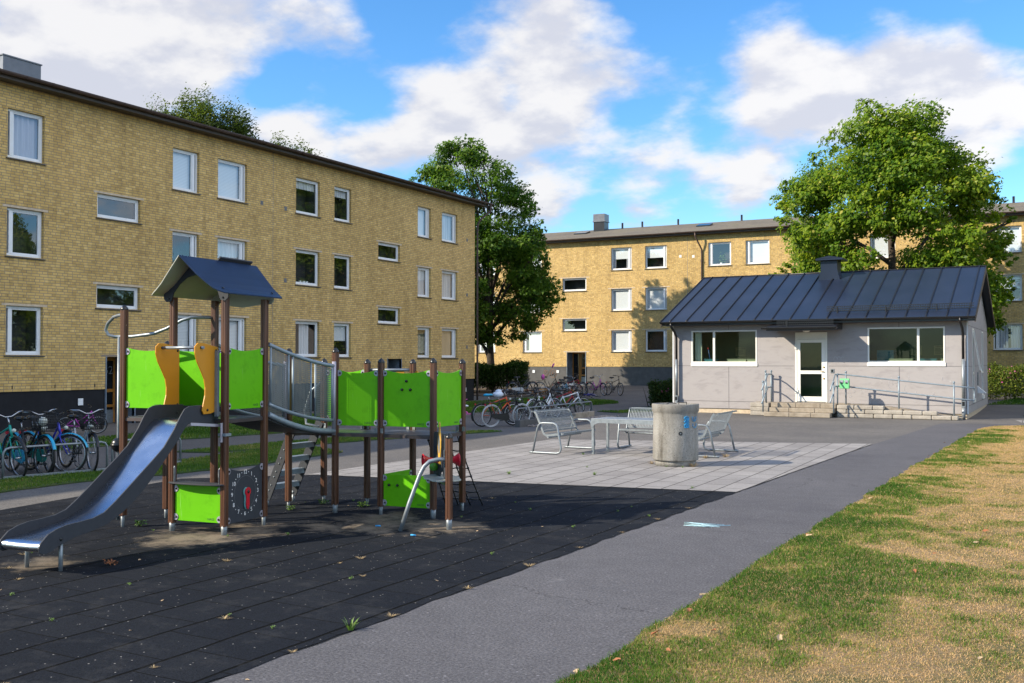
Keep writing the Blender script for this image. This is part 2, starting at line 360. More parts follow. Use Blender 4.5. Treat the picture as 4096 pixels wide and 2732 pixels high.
M['white_tyre'] = mat('pale_tyre', (.42,.42,.43), .7, var=.1)
M['chimney_sheet'] = mat('painted_chimney_sheet', (.13,.135,.15), .4, .3, var=.15)
M['perf'] = mat('perforated_grey', (.13,.145,.155), .5, .3, var=.15)
def m_rubber():
    m, N, L, B = newmat('rubber_tiles'); B.inputs['Roughness'].default_value = .95; B.inputs['Specular IOR Level'].default_value = .10
    t = N.new('ShaderNodeTexCoord'); ob = t.outputs['Object']
    wob = noise_node(N, L, 1.3, 3, .5, vec=ob)
    vm = N.new('ShaderNodeVectorMath'); vm.operation = 'MULTIPLY_ADD'; vm.inputs[1].default_value = (.05,.05,0); L.new(wob.outputs['Color'], vm.inputs[0]); L.new(ob, vm.inputs[2])
    mp = N.new('ShaderNodeMapping'); mp.inputs['Rotation'].default_value = (0,0,R(90)); L.new(vm.outputs[0], mp.inputs[0])
    def bk(wd, ms, off=.5):
        k = N.new('ShaderNodeTexBrick'); k.offset = off; k.inputs['Scale'].default_value = 1; k.inputs['Brick Width'].default_value = wd; k.inputs['Row Height'].default_value = .5
        k.inputs['Mortar Size'].default_value = ms; k.inputs['Mortar Smooth'].default_value = .35
        k.inputs['Color1'].default_value = (.0085,.0105,.0150,1); k.inputs['Color2'].default_value = (.0115,.0135,.0180,1); k.inputs['Mortar'].default_value = (.003,.003,.003,1)
        L.new(mp.outputs[0], k.inputs['Vector']); return k
    k = bk(.5, .007); k2 = bk(400.0, .016)
    grain = noise_node(N, L, 90, 3, .7, vec=ob)
    g = ramp(N, L, grain.outputs[0], [(.3, (.55,.55,.56)), (.7, (1.75,1.75,1.75))])
    x = mixc(N, L, 1.0, k.outputs['Color'], g.outputs[0], 'MULTIPLY')
    x = mixc(N, L, k2.outputs['Fac'], x, (.0025,.0025,.0025))
    # sand washed about under the play frame and at the slide foot
    def spot(cx, cy, r):
        s = N.new('ShaderNodeVectorMath'); s.operation = 'DISTANCE'; s.inputs[1].default_value = (cx, cy, 0); L.new(ob, s.inputs[0])
        mr = N.new('ShaderNodeMapRange'); mr.inputs['From Min'].default_value = r; mr.inputs['From Max'].default_value = 0.0; L.new(s.outputs['Value'], mr.inputs['Value'])
        return mr.outputs[0]
    acc = None
    for cx, cy, r in ((-8.2,7.75,1.15),(-7.2,9.75,1.0),(-6.35,9.65,1.05),(-8.45,6.05,.55),(-6.9,9.2,.8),(-8.0,8.4,.8),(-7.4,9.0,.7)):
        s = spot(cx, cy, r)
        if acc is None: acc = s
        else:
            q = N.new('ShaderNodeMath'); q.operation = 'MAXIMUM'; L.new(acc, q.inputs[0]); L.new(s, q.inputs[1]); acc = q.outputs[0]
    sn = noise_node(N, L, 3.2, 8, .68, vec=ob)
    ad = N.new('ShaderNodeMath'); ad.operation = 'MULTIPLY_ADD'; ad.inputs[1].default_value = .45; L.new(acc, ad.inputs[0]); L.new(sn.outputs[0], ad.inputs[2])
    sm = ramp(N, L, ad.outputs[0], [(.68, (0,0,0)), (.92, (.78,.78,.78))])
    sg = noise_node(N, L, 130, 2, .6, vec=ob)
    sc = ramp(N, L, sg.outputs[0], [(.3, (.17,.135,.10)), (.7, (.33,.27,.20))])
    x = mixc(N, L, sm.outputs[0], x, sc.outputs[0])
    # pale grit and chips
    v = N.new('ShaderNodeTexVoronoi'); v.inputs['Scale'].default_value = 19; v.inputs['Randomness'].default_value = 1; L.new(ob, v.inputs['Vector'])
    d = ramp(N, L, v.outputs['Distance'], [(.08, (1,1,1)), (.14, (0,0,0))])
    v2 = N.new('ShaderNodeTexWhiteNoise'); v2.noise_dimensions = '3D'; L.new(v.outputs['Position'], v2.inputs['Vector'])
    dn = noise_node(N, L, .8, 4, .6, vec=ob)
    th = N.new('ShaderNodeMath'); th.operation = 'MULTIPLY_ADD'; th.inputs[1].default_value = .6; L.new(dn.outputs[0], th.inputs[0])
    L.new(v2.outputs['Value'], th.inputs[2])
    dd = ramp(N, L, th.outputs[0], [(1.02, (0,0,0)), (1.05, (1,1,1))]) if False else ramp(N, L, v2.outputs['Value'], [(.66, (0,0,0)), (.72, (1,1,1))])
    mk = mixc(N, L, 1.0, d.outputs[0], dd.outputs[0], 'MULTIPLY')
    du = noise_node(N, L, 1.7, 9, .74, vec=ob); dm = ramp(N, L, du.outputs[0], [(.52, (0,0,0)), (.78, (.42,.42,.42))]); x = mixc(N, L, dm.outputs[0], x, (.085,.083,.082))
    x = mixc(N, L, mk, x, (.27,.26,.245))
    L.new(x, B.inputs['Base Color'])
    hh = N.new('ShaderNodeMath'); hh.operation = 'MULTIPLY_ADD'; hh.inputs[1].default_value = -1.2; L.new(k2.outputs['Fac'], hh.inputs[0]); L.new(grain.outputs[0], hh.inputs[2])
    bump(N, L, B, hh.outputs[0], .6, .008)
    return m
M['rubber_tiles'] = m_rubber()
def m_paving():
    m, N, L, B = newmat('concrete_paving'); B.inputs['Roughness'].default_value = .9; B.inputs['Specular IOR Level'].default_value = .25
    t = N.new('ShaderNodeTexCoord'); mp = N.new('ShaderNodeMapping'); mp.inputs['Rotation'].default_value = (0,0,R(88.6)); L.new(t.outputs['Object'], mp.inputs[0])
    k = N.new('ShaderNodeTexBrick'); k.offset = .5; k.inputs['Scale'].default_value = 1; k.inputs['Brick Width'].default_value = .7; k.inputs['Row Height'].default_value = .38
    k.inputs['Mortar Size'].default_value = .011; k.inputs['Mortar Smooth'].default_value = .2
    k.inputs['Color1'].default_value = (.285,.272,.262,1); k.inputs['Color2'].default_value = (.24,.229,.222,1); k.inputs['Mortar'].default_value = (.055,.05,.045,1)
    L.new(mp.outputs[0], k.inputs['Vector'])
    n = noise_node(N, L, 40, 4, .7); n2 = noise_node(N, L, .7, 6, .6)
    r = ramp(N, L, n.outputs[0], [(.3, (.82,.82,.82)), (.7, (1.15,1.15,1.15))]); r2 = ramp(N, L, n2.outputs[0], [(.3, (.80,.79,.79)), (.65, (1.1,1.1,1.1))])
    x = mixc(N, L, 1, k.outputs['Color'], r.outputs[0], 'MULTIPLY'); x = mixc(N, L, 1, x, r2.outputs[0], 'MULTIPLY')
    L.new(x, B.inputs['Base Color']); inv = N.new('ShaderNodeMath'); inv.operation = 'SUBTRACT'; inv.inputs[0].default_value = 1; L.new(k.outputs['Fac'], inv.inputs[1])
    bump(N, L, B, inv.outputs[0], .5, .006)
    return m
M['paving'] = m_paving()
def m_soil(name, a, b, c, sc=1.2):
    m, N, L, B = newmat(name); B.inputs['Roughness'].default_value = .95
    n = noise_node(N, L, sc, 8, .65); n2 = noise_node(N, L, 80, 5, .75)
    r = ramp(N, L, n.outputs[0], [(.36, a), (.5, b), (.64, c)]); r2 = ramp(N, L, n2.outputs[0], [(.3, (.55,.55,.55)), (.7, (1.35,1.35,1.35))])
    L.new(mixc(N, L, 1, r.outputs[0], r2.outputs[0], 'MULTIPLY'), B.inputs['Base Color']); bump(N, L, B, n2.outputs[0], .8, .02)
    return m
M['turf'] = m_soil('turf_dry', (.10,.10,.032), (.23,.16,.08), (.34,.235,.125))
M['turf_green'] = m_soil('turf_green', (.035,.075,.012), (.05,.095,.018), (.10,.11,.035))
M['soil'] = m_soil('bare_soil', (.05,.035,.022), (.10,.07,.045), (.15,.11,.075))
def m_attr(name, attr, stops, rough=.6, trans=.42):
    m, N, L, B = newmat(name); B.inputs['Roughness'].default_value = rough; B.inputs['Specular IOR Level'].default_value = .14
    a = N.new('ShaderNodeAttribute'); a.attribute_name = attr
    r = ramp(N, L, a.outputs['Fac'], stops); L.new(r.outputs[0], B.inputs['Base Color'])
    if trans:
        tr = N.new('ShaderNodeBsdfTranslucent'); L.new(mixc(N, L, 1, r.outputs[0], (1.5,1.6,.7), 'MULTIPLY'), tr.inputs['Color'])
        mx = N.new('ShaderNodeMixShader'); mx.inputs[0].default_value = trans
        L.new(B.outputs[0], mx.inputs[1]); L.new(tr.outputs[0], mx.inputs[2])
        L.new(mx.outputs[0], N['Material Output'].inputs['Surface'])
    return m
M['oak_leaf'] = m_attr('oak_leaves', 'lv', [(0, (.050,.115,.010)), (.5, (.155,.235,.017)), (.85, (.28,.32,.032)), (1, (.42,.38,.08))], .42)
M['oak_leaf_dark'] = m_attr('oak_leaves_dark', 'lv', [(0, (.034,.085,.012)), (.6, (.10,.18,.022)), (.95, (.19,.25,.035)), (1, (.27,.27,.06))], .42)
M['birch_leaf'] = m_attr('birch_leaves', 'lv', [(0, (.04,.065,.015)), (.6, (.075,.105,.025)), (1, (.16,.16,.04))], .5)
M['hedge_leaf'] = m_attr('hedge_leaves', 'lv', [(0, (.014,.035,.008)), (.6, (.035,.075,.012)), (1, (.08,.11,.02))], .5)
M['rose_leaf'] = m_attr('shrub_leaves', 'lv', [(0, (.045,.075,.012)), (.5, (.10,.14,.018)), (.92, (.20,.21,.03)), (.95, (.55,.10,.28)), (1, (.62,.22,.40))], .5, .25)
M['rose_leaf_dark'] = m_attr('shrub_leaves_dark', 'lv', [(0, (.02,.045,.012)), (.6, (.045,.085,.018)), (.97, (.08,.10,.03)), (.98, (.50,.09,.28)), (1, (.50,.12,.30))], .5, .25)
M['grass'] = m_attr('grass_blades', 'lv', [(0, (.045,.112,.013)), (.35, (.115,.19,.027)), (.5, (.22,.225,.06)), (.66, (.50,.33,.16)), (1, (.68,.455,.245))], .6, .3)
M['bark'] = mat('bark', (.06,.045,.035), .9, var=.4, vscale=8, bmp=.8, bscale=20)
M['birch_bark'] = mat('birch_bark', (.30,.28,.25), .8, var=.5, vscale=6)
# ------------------------------------------------------------------ ground
YB = [40, 44, 48, 52, 58]; ZB = [0, .06, .16, .26, .35]
def gz(y): return float(np.interp(y, YB, ZB))
def sheet(name, poly, z, m, thick=0.0, kind='structure'):
    """flat outline draped over the ground, optionally with a real edge"""
    bm = bmesh.new(); vs = [bm.verts.new((x, y, 0)) for x, y in poly]; bm.faces.new(vs)
    for yb in YB:
        bmesh.ops.bisect_plane(bm, geom=bm.verts[:]+bm.edges[:]+bm.faces[:], plane_co=(0,yb,0), plane_no=(0,1,0))
    bmesh.ops.triangulate(bm, faces=bm.faces[:])
    if thick:
        ret = bmesh.ops.extrude_face_region(bm, geom=bm.faces[:])
        top = [g for g in ret['geom'] if isinstance(g, bmesh.types.BMVert)]
        for v in top: v.co.z += thick
    for v in bm.verts: v.co.z += z + gz(v.co.y)
    bmesh.ops.recalc_face_normals(bm, faces=bm.faces[:])
    me = bpy.data.meshes.new(name); bm.to_mesh(me); bm.free(); me.materials.append(m)
    o = bpy.data.objects.new(name, me); col.objects.link(o); o['kind'] = kind
    if sum(p.normal.z for p in me.polygons) < 0: me.flip_normals()
    return o
sheet('ground', [(-900,-300),(900,-300),(900,900),(-900,900)], -.004, M['asphalt'])
# crisp irregular edges along lawns
def wob(pts, amp, step=.35, seed=1):
    rr = random.Random(seed); out = []
    for (x0,y0),(x1,y1) in zip(pts[:-1], pts[1:]):
        L = math.hypot(x1-x0, y1-y0); n = max(1, int(L/step)); nx, ny = -(y1-y0)/L, (x1-x0)/L
        for i in range(n):
            t = i/n; d = rr.uniform(-amp, amp) if (i or out) else 0
            out.append((x0+(x1-x0)*t+nx*d, y0+(y1-y0)*t+ny*d))
    return out+[pts[-1]]
LAWN_EDGE = wob([(-2.66,-6),(-2.58,5.3),(-2.50,11.5),(-2.42,19),(-2.15,30.6),(-1.85,32.0),(-1.1,32.7),(.6,33.0)], .035, .3, 3)
LAWN = LAWN_EDGE + [(60,33.2),(60,-6)]
sheet('lawn', LAWN, .002, M['turf'], .028)
sheet('path', wob([(-5.0,-6),(-4.52,2.0),(-4.42,5.5),(-4.19,14.25),(-3.90,24.05)], .03, .22, 9)+[(-3.4,33.2),(-1.0,33.6),(-1.0,31),(-2.3,-6)], .0015, M['asphalt_path'])
sheet('rubber_surface', [(-11.3,-5),(-4.95,-5)]+wob([(-4.52,2.0),(-4.42,5.5),(-4.21,14.2)], .03, .22, 9)+[(-11.1,12.92),(-12.55,11.5),(-11.9,7.9)], .006, M['rubber_tiles'])
sheet('paving', [(-4.21,14.23),(-3.93,24.04),(-10.95,21.7),(-11.14,12.94)], .010, M['paving'])
sheet('concrete_slab', [(-1.25,34.6),(6,34.9),(6,36.6),(-1.5,36.2)], .006, M['paving'])
STRIP1 = wob([(-14.15,-2),(-13.6,7.5),(-13.5,9.0),(-13.55,10.5),(-13.25,11.6),(-13.05,12.8),(-13.0,13.8),(-13.15,15.2),(-13.25,16.5)], .04, .3, 4)+wob([(-13.25,16.5),(-14.1,16.9),(-14.75,17.3),(-15.1,16.0),(-14.85,14.0),(-14.55,11.7),(-14.8,10.0),(-15.6,5),(-16.0,-2)], .04, .3, 5)
STRIP2 = wob([(-15.5,15.1),(-15.3,15.9),(-15.0,17.7),(-14.6,19.4),(-14.0,21.3),(-13.4,23.5)], .04, .3, 6)+wob([(-13.4,23.5),(-13.85,23.3),(-15.4,20.8),(-16.1,18.0),(-16.2,16.2),(-16.3,14.8)], .04, .3, 7)
STRIP3 = wob([(-18.6,9),(-18.8,14.0),(-18.9,16.9),(-18.2,19.9),(-18.3,21.2),(-19.0,23.2),(-19.6,26),(-19.3,31),(-18.3,38),(-17.6,41.5),(-18.6,43.2)], .05, .4, 8)+wob([(-18.6,43.2),(-21.0,44.2),(-23.5,44.5),(-24.4,40),(-23.2,26),(-22.3,22),(-21.0,17),(-21.3,9)], .05, .4, 9)
STRIP4 = wob([(-15.6,34.6),(-14.9,35.2),(-14.6,38.6),(-13.2,39),(-13.2,36.6),(-14.4,33.9)], .04, .3, 10)
BACKLAWN = wob([(-21.6,57.2),(-8,56.6),(4,55.6),(30,54.6)], .1, .6, 11)+[(30,58.4),(4,59.4),(-21.6,59.6)]
SIDELAWN = wob([(-2.9,45.7),(-1.6,46.3),(0,46.0),(30,46.8)], .05, .5, 12)+[(30,52.5),(-2.0,50.5)]
SIDELAWN2 = wob([(-1.35,38.9),(-1.0,41.5),(.4,41.6),(20,42)], .05, .5, 13)+[(20,38.5)]
GREENS = dict(strip_near=STRIP1, strip_far=STRIP2, strip_house=STRIP3, strip_shrub=STRIP4, back=BACKLAWN, side=SIDELAWN, side2=SIDELAWN2)
for k, p in GREENS.items():
    o = sheet('grass_verge', p, .002, M['turf_green'], .018)
sheet('flower_bed', [(-24.5,44.8),(-24.0,47.6),(-29,52.5),(-34,52),(-33,46),(-26,44.7)], .006, M['soil'], .02)

# ---- grass blades (stuff)
def vnoise(x, y, s, seed):
    x = x/s; y = y/s; rr = np.random.default_rng(seed); G = rr.random((256,256))
    xi = np.floor(x).astype(int); yi = np.floor(y).astype(int); fx = x-xi; fy = y-yi
    fx = fx*fx*(3-2*fx); fy = fy*fy*(3-2*fy); g = lambda a, b: G[a % 256, b % 256]
    return (g(xi,yi)*(1-fx)+g(xi+1,yi)*fx)*(1-fy)+(g(xi,yi+1)*(1-fx)+g(xi+1,yi+1)*fx)*fy
def inside(poly, x, y):
    c = np.zeros(len(x), bool); n = len(poly); j = n-1
    for i in range(n):
        xi, yi = poly[i]; xj, yj = poly[j]
        if yi != yj:
            t = ((yi > y) != (yj > y)) & (x < (xj-xi)*(y-yi)/(yj-yi)+xi); c ^= t
        j = i
    return c
def npmesh(name, V, Fc, m, lv=None, parent=None, dom='FACE'):
    me = bpy.data.meshes.new(name); k = Fc.shape[1]
    me.vertices.add(len(V)); me.vertices.foreach_set('co', V.astype(np.float32).ravel())
    me.loops.add(Fc.size); me.loops.foreach_set('vertex_index', Fc.astype(np.int32).ravel())
    me.polygons.add(len(Fc)); me.polygons.foreach_set('loop_start', np.arange(0, Fc.size, k, dtype=np.int32))
    me.materials.append(m)
    if lv is not None:
        a = me.attributes.new('lv', 'FLOAT', dom); a.data.foreach_set('value', lv.astype(np.float32))
    me.update(calc_edges=True)
    o = bpy.data.objects.new(name, me); col.objects.link(o)
    if parent is not None: o.parent = parent; OFF[o.name] = OFF.get(parent.name, (0,0,0))
    return o
def blades(name, x, y, h, w, lv, z0=.018, lean=.55):
    n = len(x); a = RNG.random(n)*2*np.pi; la = RNG.random(n)*2*np.pi; lm = lean*RNG.random(n)*h
    z = np.interp(y, YB, ZB)+z0
    dx, dy = np.cos(a)*w/2, np.sin(a)*w/2
    V = np.empty((n,5,3))
    V[:,0] = np.stack([x-dx,y-dy,z],1); V[:,1] = np.stack([x+dx,y+dy,z],1)
    mx, my = np.cos(la)*lm*.3, np.sin(la)*lm*.3
    V[:,2] = np.stack([x+dx*.8+mx,y+dy*.8+my,z+h*.6],1); V[:,3] = np.stack([x-dx*.8+mx,y-dy*.8+my,z+h*.6],1)
    V[:,4] = np.stack([x+np.cos(la)*lm,y+np.sin(la)*lm,z+h*(1-.25*lm/h)],1)
    b = np.arange(n)[:,None]*5
    T = np.concatenate([b+np.array([[0,1,2]]), b+np.array([[0,2,3]]), b+np.array([[3,2,4]])], 0)
    o = npmesh(name, V.reshape(-1,3), T, M['grass'], np.concatenate([lv,lv,lv])); o['kind'] = 'stuff'; o['label'] = 'patchy green and straw coloured grass of the right lawn' if name == 'lawn_grass' else 'flattened straw coloured dead stems on the right lawn' if name == 'lawn_thatch' else 'short green grass of the verges beside the paths'; o['category'] = 'grass'; return o
def lawn_blades():
    n = 520000
    y = 3.9+29.2*RNG.random(n)**1.75; x = -2.9+5.4*RNG.random(n)**1.25
    k = inside(LAWN, x, y); x = x[k]; y = y[k]
    ex = np.interp(y, [p[1] for p in LAWN_EDGE[:-3]], [p[0] for p in LAWN_EDGE[:-3]]); d = x-ex
    nz = .45*vnoise(x,y,.75,1)+.42*vnoise(x,y,.22,2)+.26*vnoise(x,y,2.2,3)
    dry = np.clip((d-.50)/1.0, 0, 1)*.42 + (nz-.52)*1.45 - .07
    dry += -.30*np.exp(-((y-8.2)/1.3)**2)*np.exp(-((d-1.1)/1.0)**2) + .20*np.exp(-((y-5.3)/.7)**2)*np.exp(-((d-1.6)/.8)**2) - .30*np.exp(-((y-5.0)/1.0)**2)*np.exp(-(d/.75)**2) + .12*np.clip((y-12)/8,0,1)
    lv = np.clip(.26+dry*1.0 + RNG.normal(0,.15,len(x)), 0, 1)
    th = RNG.random(len(x)) < np.clip(1.05-dry*.8, .5, 1); x, y, lv, dry = x[th], y[th], lv[th], dry[th]
    far = np.clip((y-4)/28, 0, 1); dr = np.clip(dry*2.2, 0, 1)
    h = (.018+.030*RNG.random(len(x))**1.5)*(1-.62*dr); w = (.0030+.0030*RNG.random(len(x)))*(1+2.0*far)*(1-.25*dr)
    long_ = RNG.random(len(x)) < .02*(1-dr); h = np.where(long_, h*1.9, h)
    k = RNG.random(len(x)) < .80
    blades('lawn_grass', x, y, h*(1+.3*far), w, lv, .026, 1.6)
def lawn_thatch():      # dead stems lying flat between the green patches
    n = 420000
    y = 3.9+29.2*RNG.random(n)**1.75; x = -2.7+5.2*RNG.random(n)**1.15
    k = inside(LAWN, x, y); x = x[k]; y = y[k]
    far = np.clip((y-4)/28, 0, 1)
    lv = np.clip(.78+RNG.normal(0,.13,len(x))+.22*(vnoise(x,y,.16,12)-.5)+.25*(vnoise(x,y,.6,13)-.5), .50, 1)
    dark = RNG.random(len(x)) < .09; lv = np.where(dark, .40+.12*RNG.random(len(x)), lv)
    blades('lawn_thatch', x, y, (.010+.012*RNG.random(len(x)))*(1+.5*far), (.0018+.0022*RNG.random(len(x)))*(1+2.4*far), lv, .027, 3.4)
lawn_thatch()
lawn_blades()
def green_blades(name, polys, dens, h0, w0, tint=0.0):
    X, Y = [], []
    for p in polys:
        xs = [q[0] for q in p]; ys = [q[1] for q in p]; x0, x1, y0, y1 = min(xs), max(xs), max(min(ys),3), min(max(ys),60)
        n = int((x1-x0)*(y1-y0)*dens); x = x0+(x1-x0)*RNG.random(n); y = y0+(y1-y0)*RNG.random(n)
        k = inside(p, x, y); X.append(x[k]); Y.append(y[k])
    x, y = np.concatenate(X), np.concatenate(Y)
    nz = .6*vnoise(x,y,.9,5)+.4*vnoise(x,y,.35,6)
    lv = np.clip(.16+tint+(nz-.5)*.55+RNG.normal(0,.09,len(x)), 0, 1)
    blades(name, x, y, h0*(.6+.8*RNG.random(len(x))), w0*(.7+.6*RNG.random(len(x))), lv, .016, 1.0)
green_blades('verge_grass', [STRIP1, STRIP2], 1500, .045, .010, .12)
green_blades('verge_grass', [STRIP3, STRIP4], 420, .06, .018)
green_blades('verge_grass', [BACKLAWN[:], SIDELAWN, SIDELAWN2], 130, .07, .04)

# ------------------------------------------------------------------ buildings
def frame(o, ang):
    e = Vector((math.cos(R(ang)), math.sin(R(ang)), 0)); n = Vector((e.y, -e.x, 0)); o = Vector((o[0], o[1], 0))
    def F(u, d, z): p = o+e*u+n*d; return (p.x, p.y, z)
    F.e, F.n, F.o = e, n, o; return F
def wall_mesh(mb, F, u0, u1, z0, z1, holes, depth=.14, uoff=0.0):
    """wall sheet with real openings and their reveals"""
    us = sorted({u0,u1,*[h[0] for h in holes],*[h[1] for h in holes]}); zs = sorted({z0,z1,*[h[2] for h in holes],*[h[3] for h in holes]})
    us = [u for u in us if u0 <= u <= u1]; zs = [z for z in zs if z0 <= z <= z1]
    for a, b in zip(us[:-1], us[1:]):
        for c, d in zip(zs[:-1], zs[1:]):
            mu, mz = (a+b)/2, (c+d)/2
            if any(h[0] < mu < h[1] and h[2] < mz < h[3] for h in holes): continue
            mb.quad([F(a,0,c),F(b,0,c),F(b,0,d),F(a,0,d)], [(a+uoff,c),(b+uoff,c),(b+uoff,d),(a+uoff,d)])
    for a, b, c, d in holes:
        mb.quad([F(a,0,c),F(a,-depth,c),F(a,-depth,d),F(a,0,d)], [(a,c),(a+depth,c),(a+depth,d),(a,d)])
        mb.quad([F(b,-depth,c),F(b,0,c),F(b,0,d),F(b,-depth,d)], [(b,c),(b+depth,c),(b+depth,d),(b,d)])
        mb.quad([F(a,-depth,d),F(b,-depth,d),F(b,0,d),F(a,0,d)], [(a,d),(b,d),(b,d+depth),(a,d+depth)])
        mb.quad([F(a,0,c),F(b,0,c),F(b,-depth,c),F(a,-depth,c)], [(a,c),(b,c),(b,c+depth),(a,c+depth)])
def m_glass(name, tint, refl=1.75):
    m = bpy.data.materials.new(name); m.use_nodes = True; N, L = m.node_tree.nodes, m.node_tree.links
    N.remove(N['Principled BSDF'])
    t = N.new('ShaderNodeBsdfTransparent'); t.inputs[0].default_value = (*tint,1)
    g = N.new('ShaderNodeBsdfGlossy'); g.inputs['Roughness'].default_value = .015; g.inputs['Color'].default_value = (.95,.97,1,1)
    lw = N.new('ShaderNodeLayerWeight'); lw.inputs['Blend'].default_value = .5     # Schlick term, the same from both sides of the pane
    pw = N.new('ShaderNodeMath'); pw.operation = 'POWER'; pw.inputs[1].default_value = 5; L.new(lw.outputs['Facing'], pw.inputs[0])
    r0 = ((refl-1)/(refl+1))**2; f = N.new('ShaderNodeMath'); f.operation = 'MULTIPLY_ADD'; f.inputs[1].default_value = 1-r0; f.inputs[2].default_value = r0; L.new(pw.outputs[0], f.inputs[0])
    n = noise_node(N, L, 2.2, 2, .5); b = N.new('ShaderNodeBump'); b.inputs['Strength'].default_value = .03; b.inputs['Distance'].default_value = .01
    L.new(n.outputs[0], b.inputs['Height']); L.new(b.outputs[0], g.inputs['Normal'])
    x = N.new('ShaderNodeMixShader'); L.new(f.outputs[0], x.inputs[0]); L.new(t.outputs[0], x.inputs[1]); L.new(g.outputs[0], x.inputs[2])
    L.new(x.outputs[0], N['Material Output'].inputs['Surface']); return m
M['glass'] = m_glass('window_glass', (.90,.93,.93), 1.95)
M['glass_green'] = m_glass('tinted_glass', (.66,.75,.62), 1.38)
M['room'] = mat('dim_room', (.045,.045,.048), .9, var=.5, vscale=1.2)
M['blind'] = mat('pale_blind', (.58,.58,.62), .8, var=.06, vscale=2)
def m_cloth(name, a, b, sc):
    m, N, L, B = newmat(name); B.inputs['Roughness'].default_value = .9
    t = N.new('ShaderNodeTexCoord'); mp = N.new('ShaderNodeMapping'); mp.inputs['Scale'].default_value = (sc,sc,.4); L.new(t.outputs['Object'], mp.inputs[0])
    n = noise_node(N, L, 1, 4, .6, vec=mp.outputs[0]); r = ramp(N, L, n.outputs[0], [(.3, a), (.7, b)]); L.new(r.outputs[0], B.inputs['Base Color']); return m
M['curtain'] = m_cloth('white_curtain', (.50,.50,.53), (.80,.80,.83), 9)
M['curtain_mauve'] = m_cloth('mauve_curtain', (.42,.38,.41), (.60,.55,.59), 6)
M['curtain_tan'] = m_cloth('tan_curtain', (.50,.36,.22), (.66,.50,.34), 2)
M['curtain_green'] = m_cloth('green_curtain', (.08,.09,.05), (.20,.20,.12), 7)
M['pot_plant'] = mat('pot_plant_leaf', (.12,.20,.03), .5, var=.5, vscale=9)
def blind_mat():
    m, N, L, B = newmat('slatted_blind'); t = N.new('ShaderNodeTexCoord'); w = N.new('ShaderNodeTexWave'); w.bands_direction = 'Z'; w.inputs['Scale'].default_value = 6.5
    L.new(t.outputs['Object'], w.inputs['Vector']); r = ramp(N, L, w.outputs[0], [(.15, (.66,.67,.69)), (.5, (.84,.84,.86))]); L.new(r.outputs[0], B.inputs['Base Color']); B.inputs['Roughness'].default_value = .7; return m
M['slats'] = blind_mat()

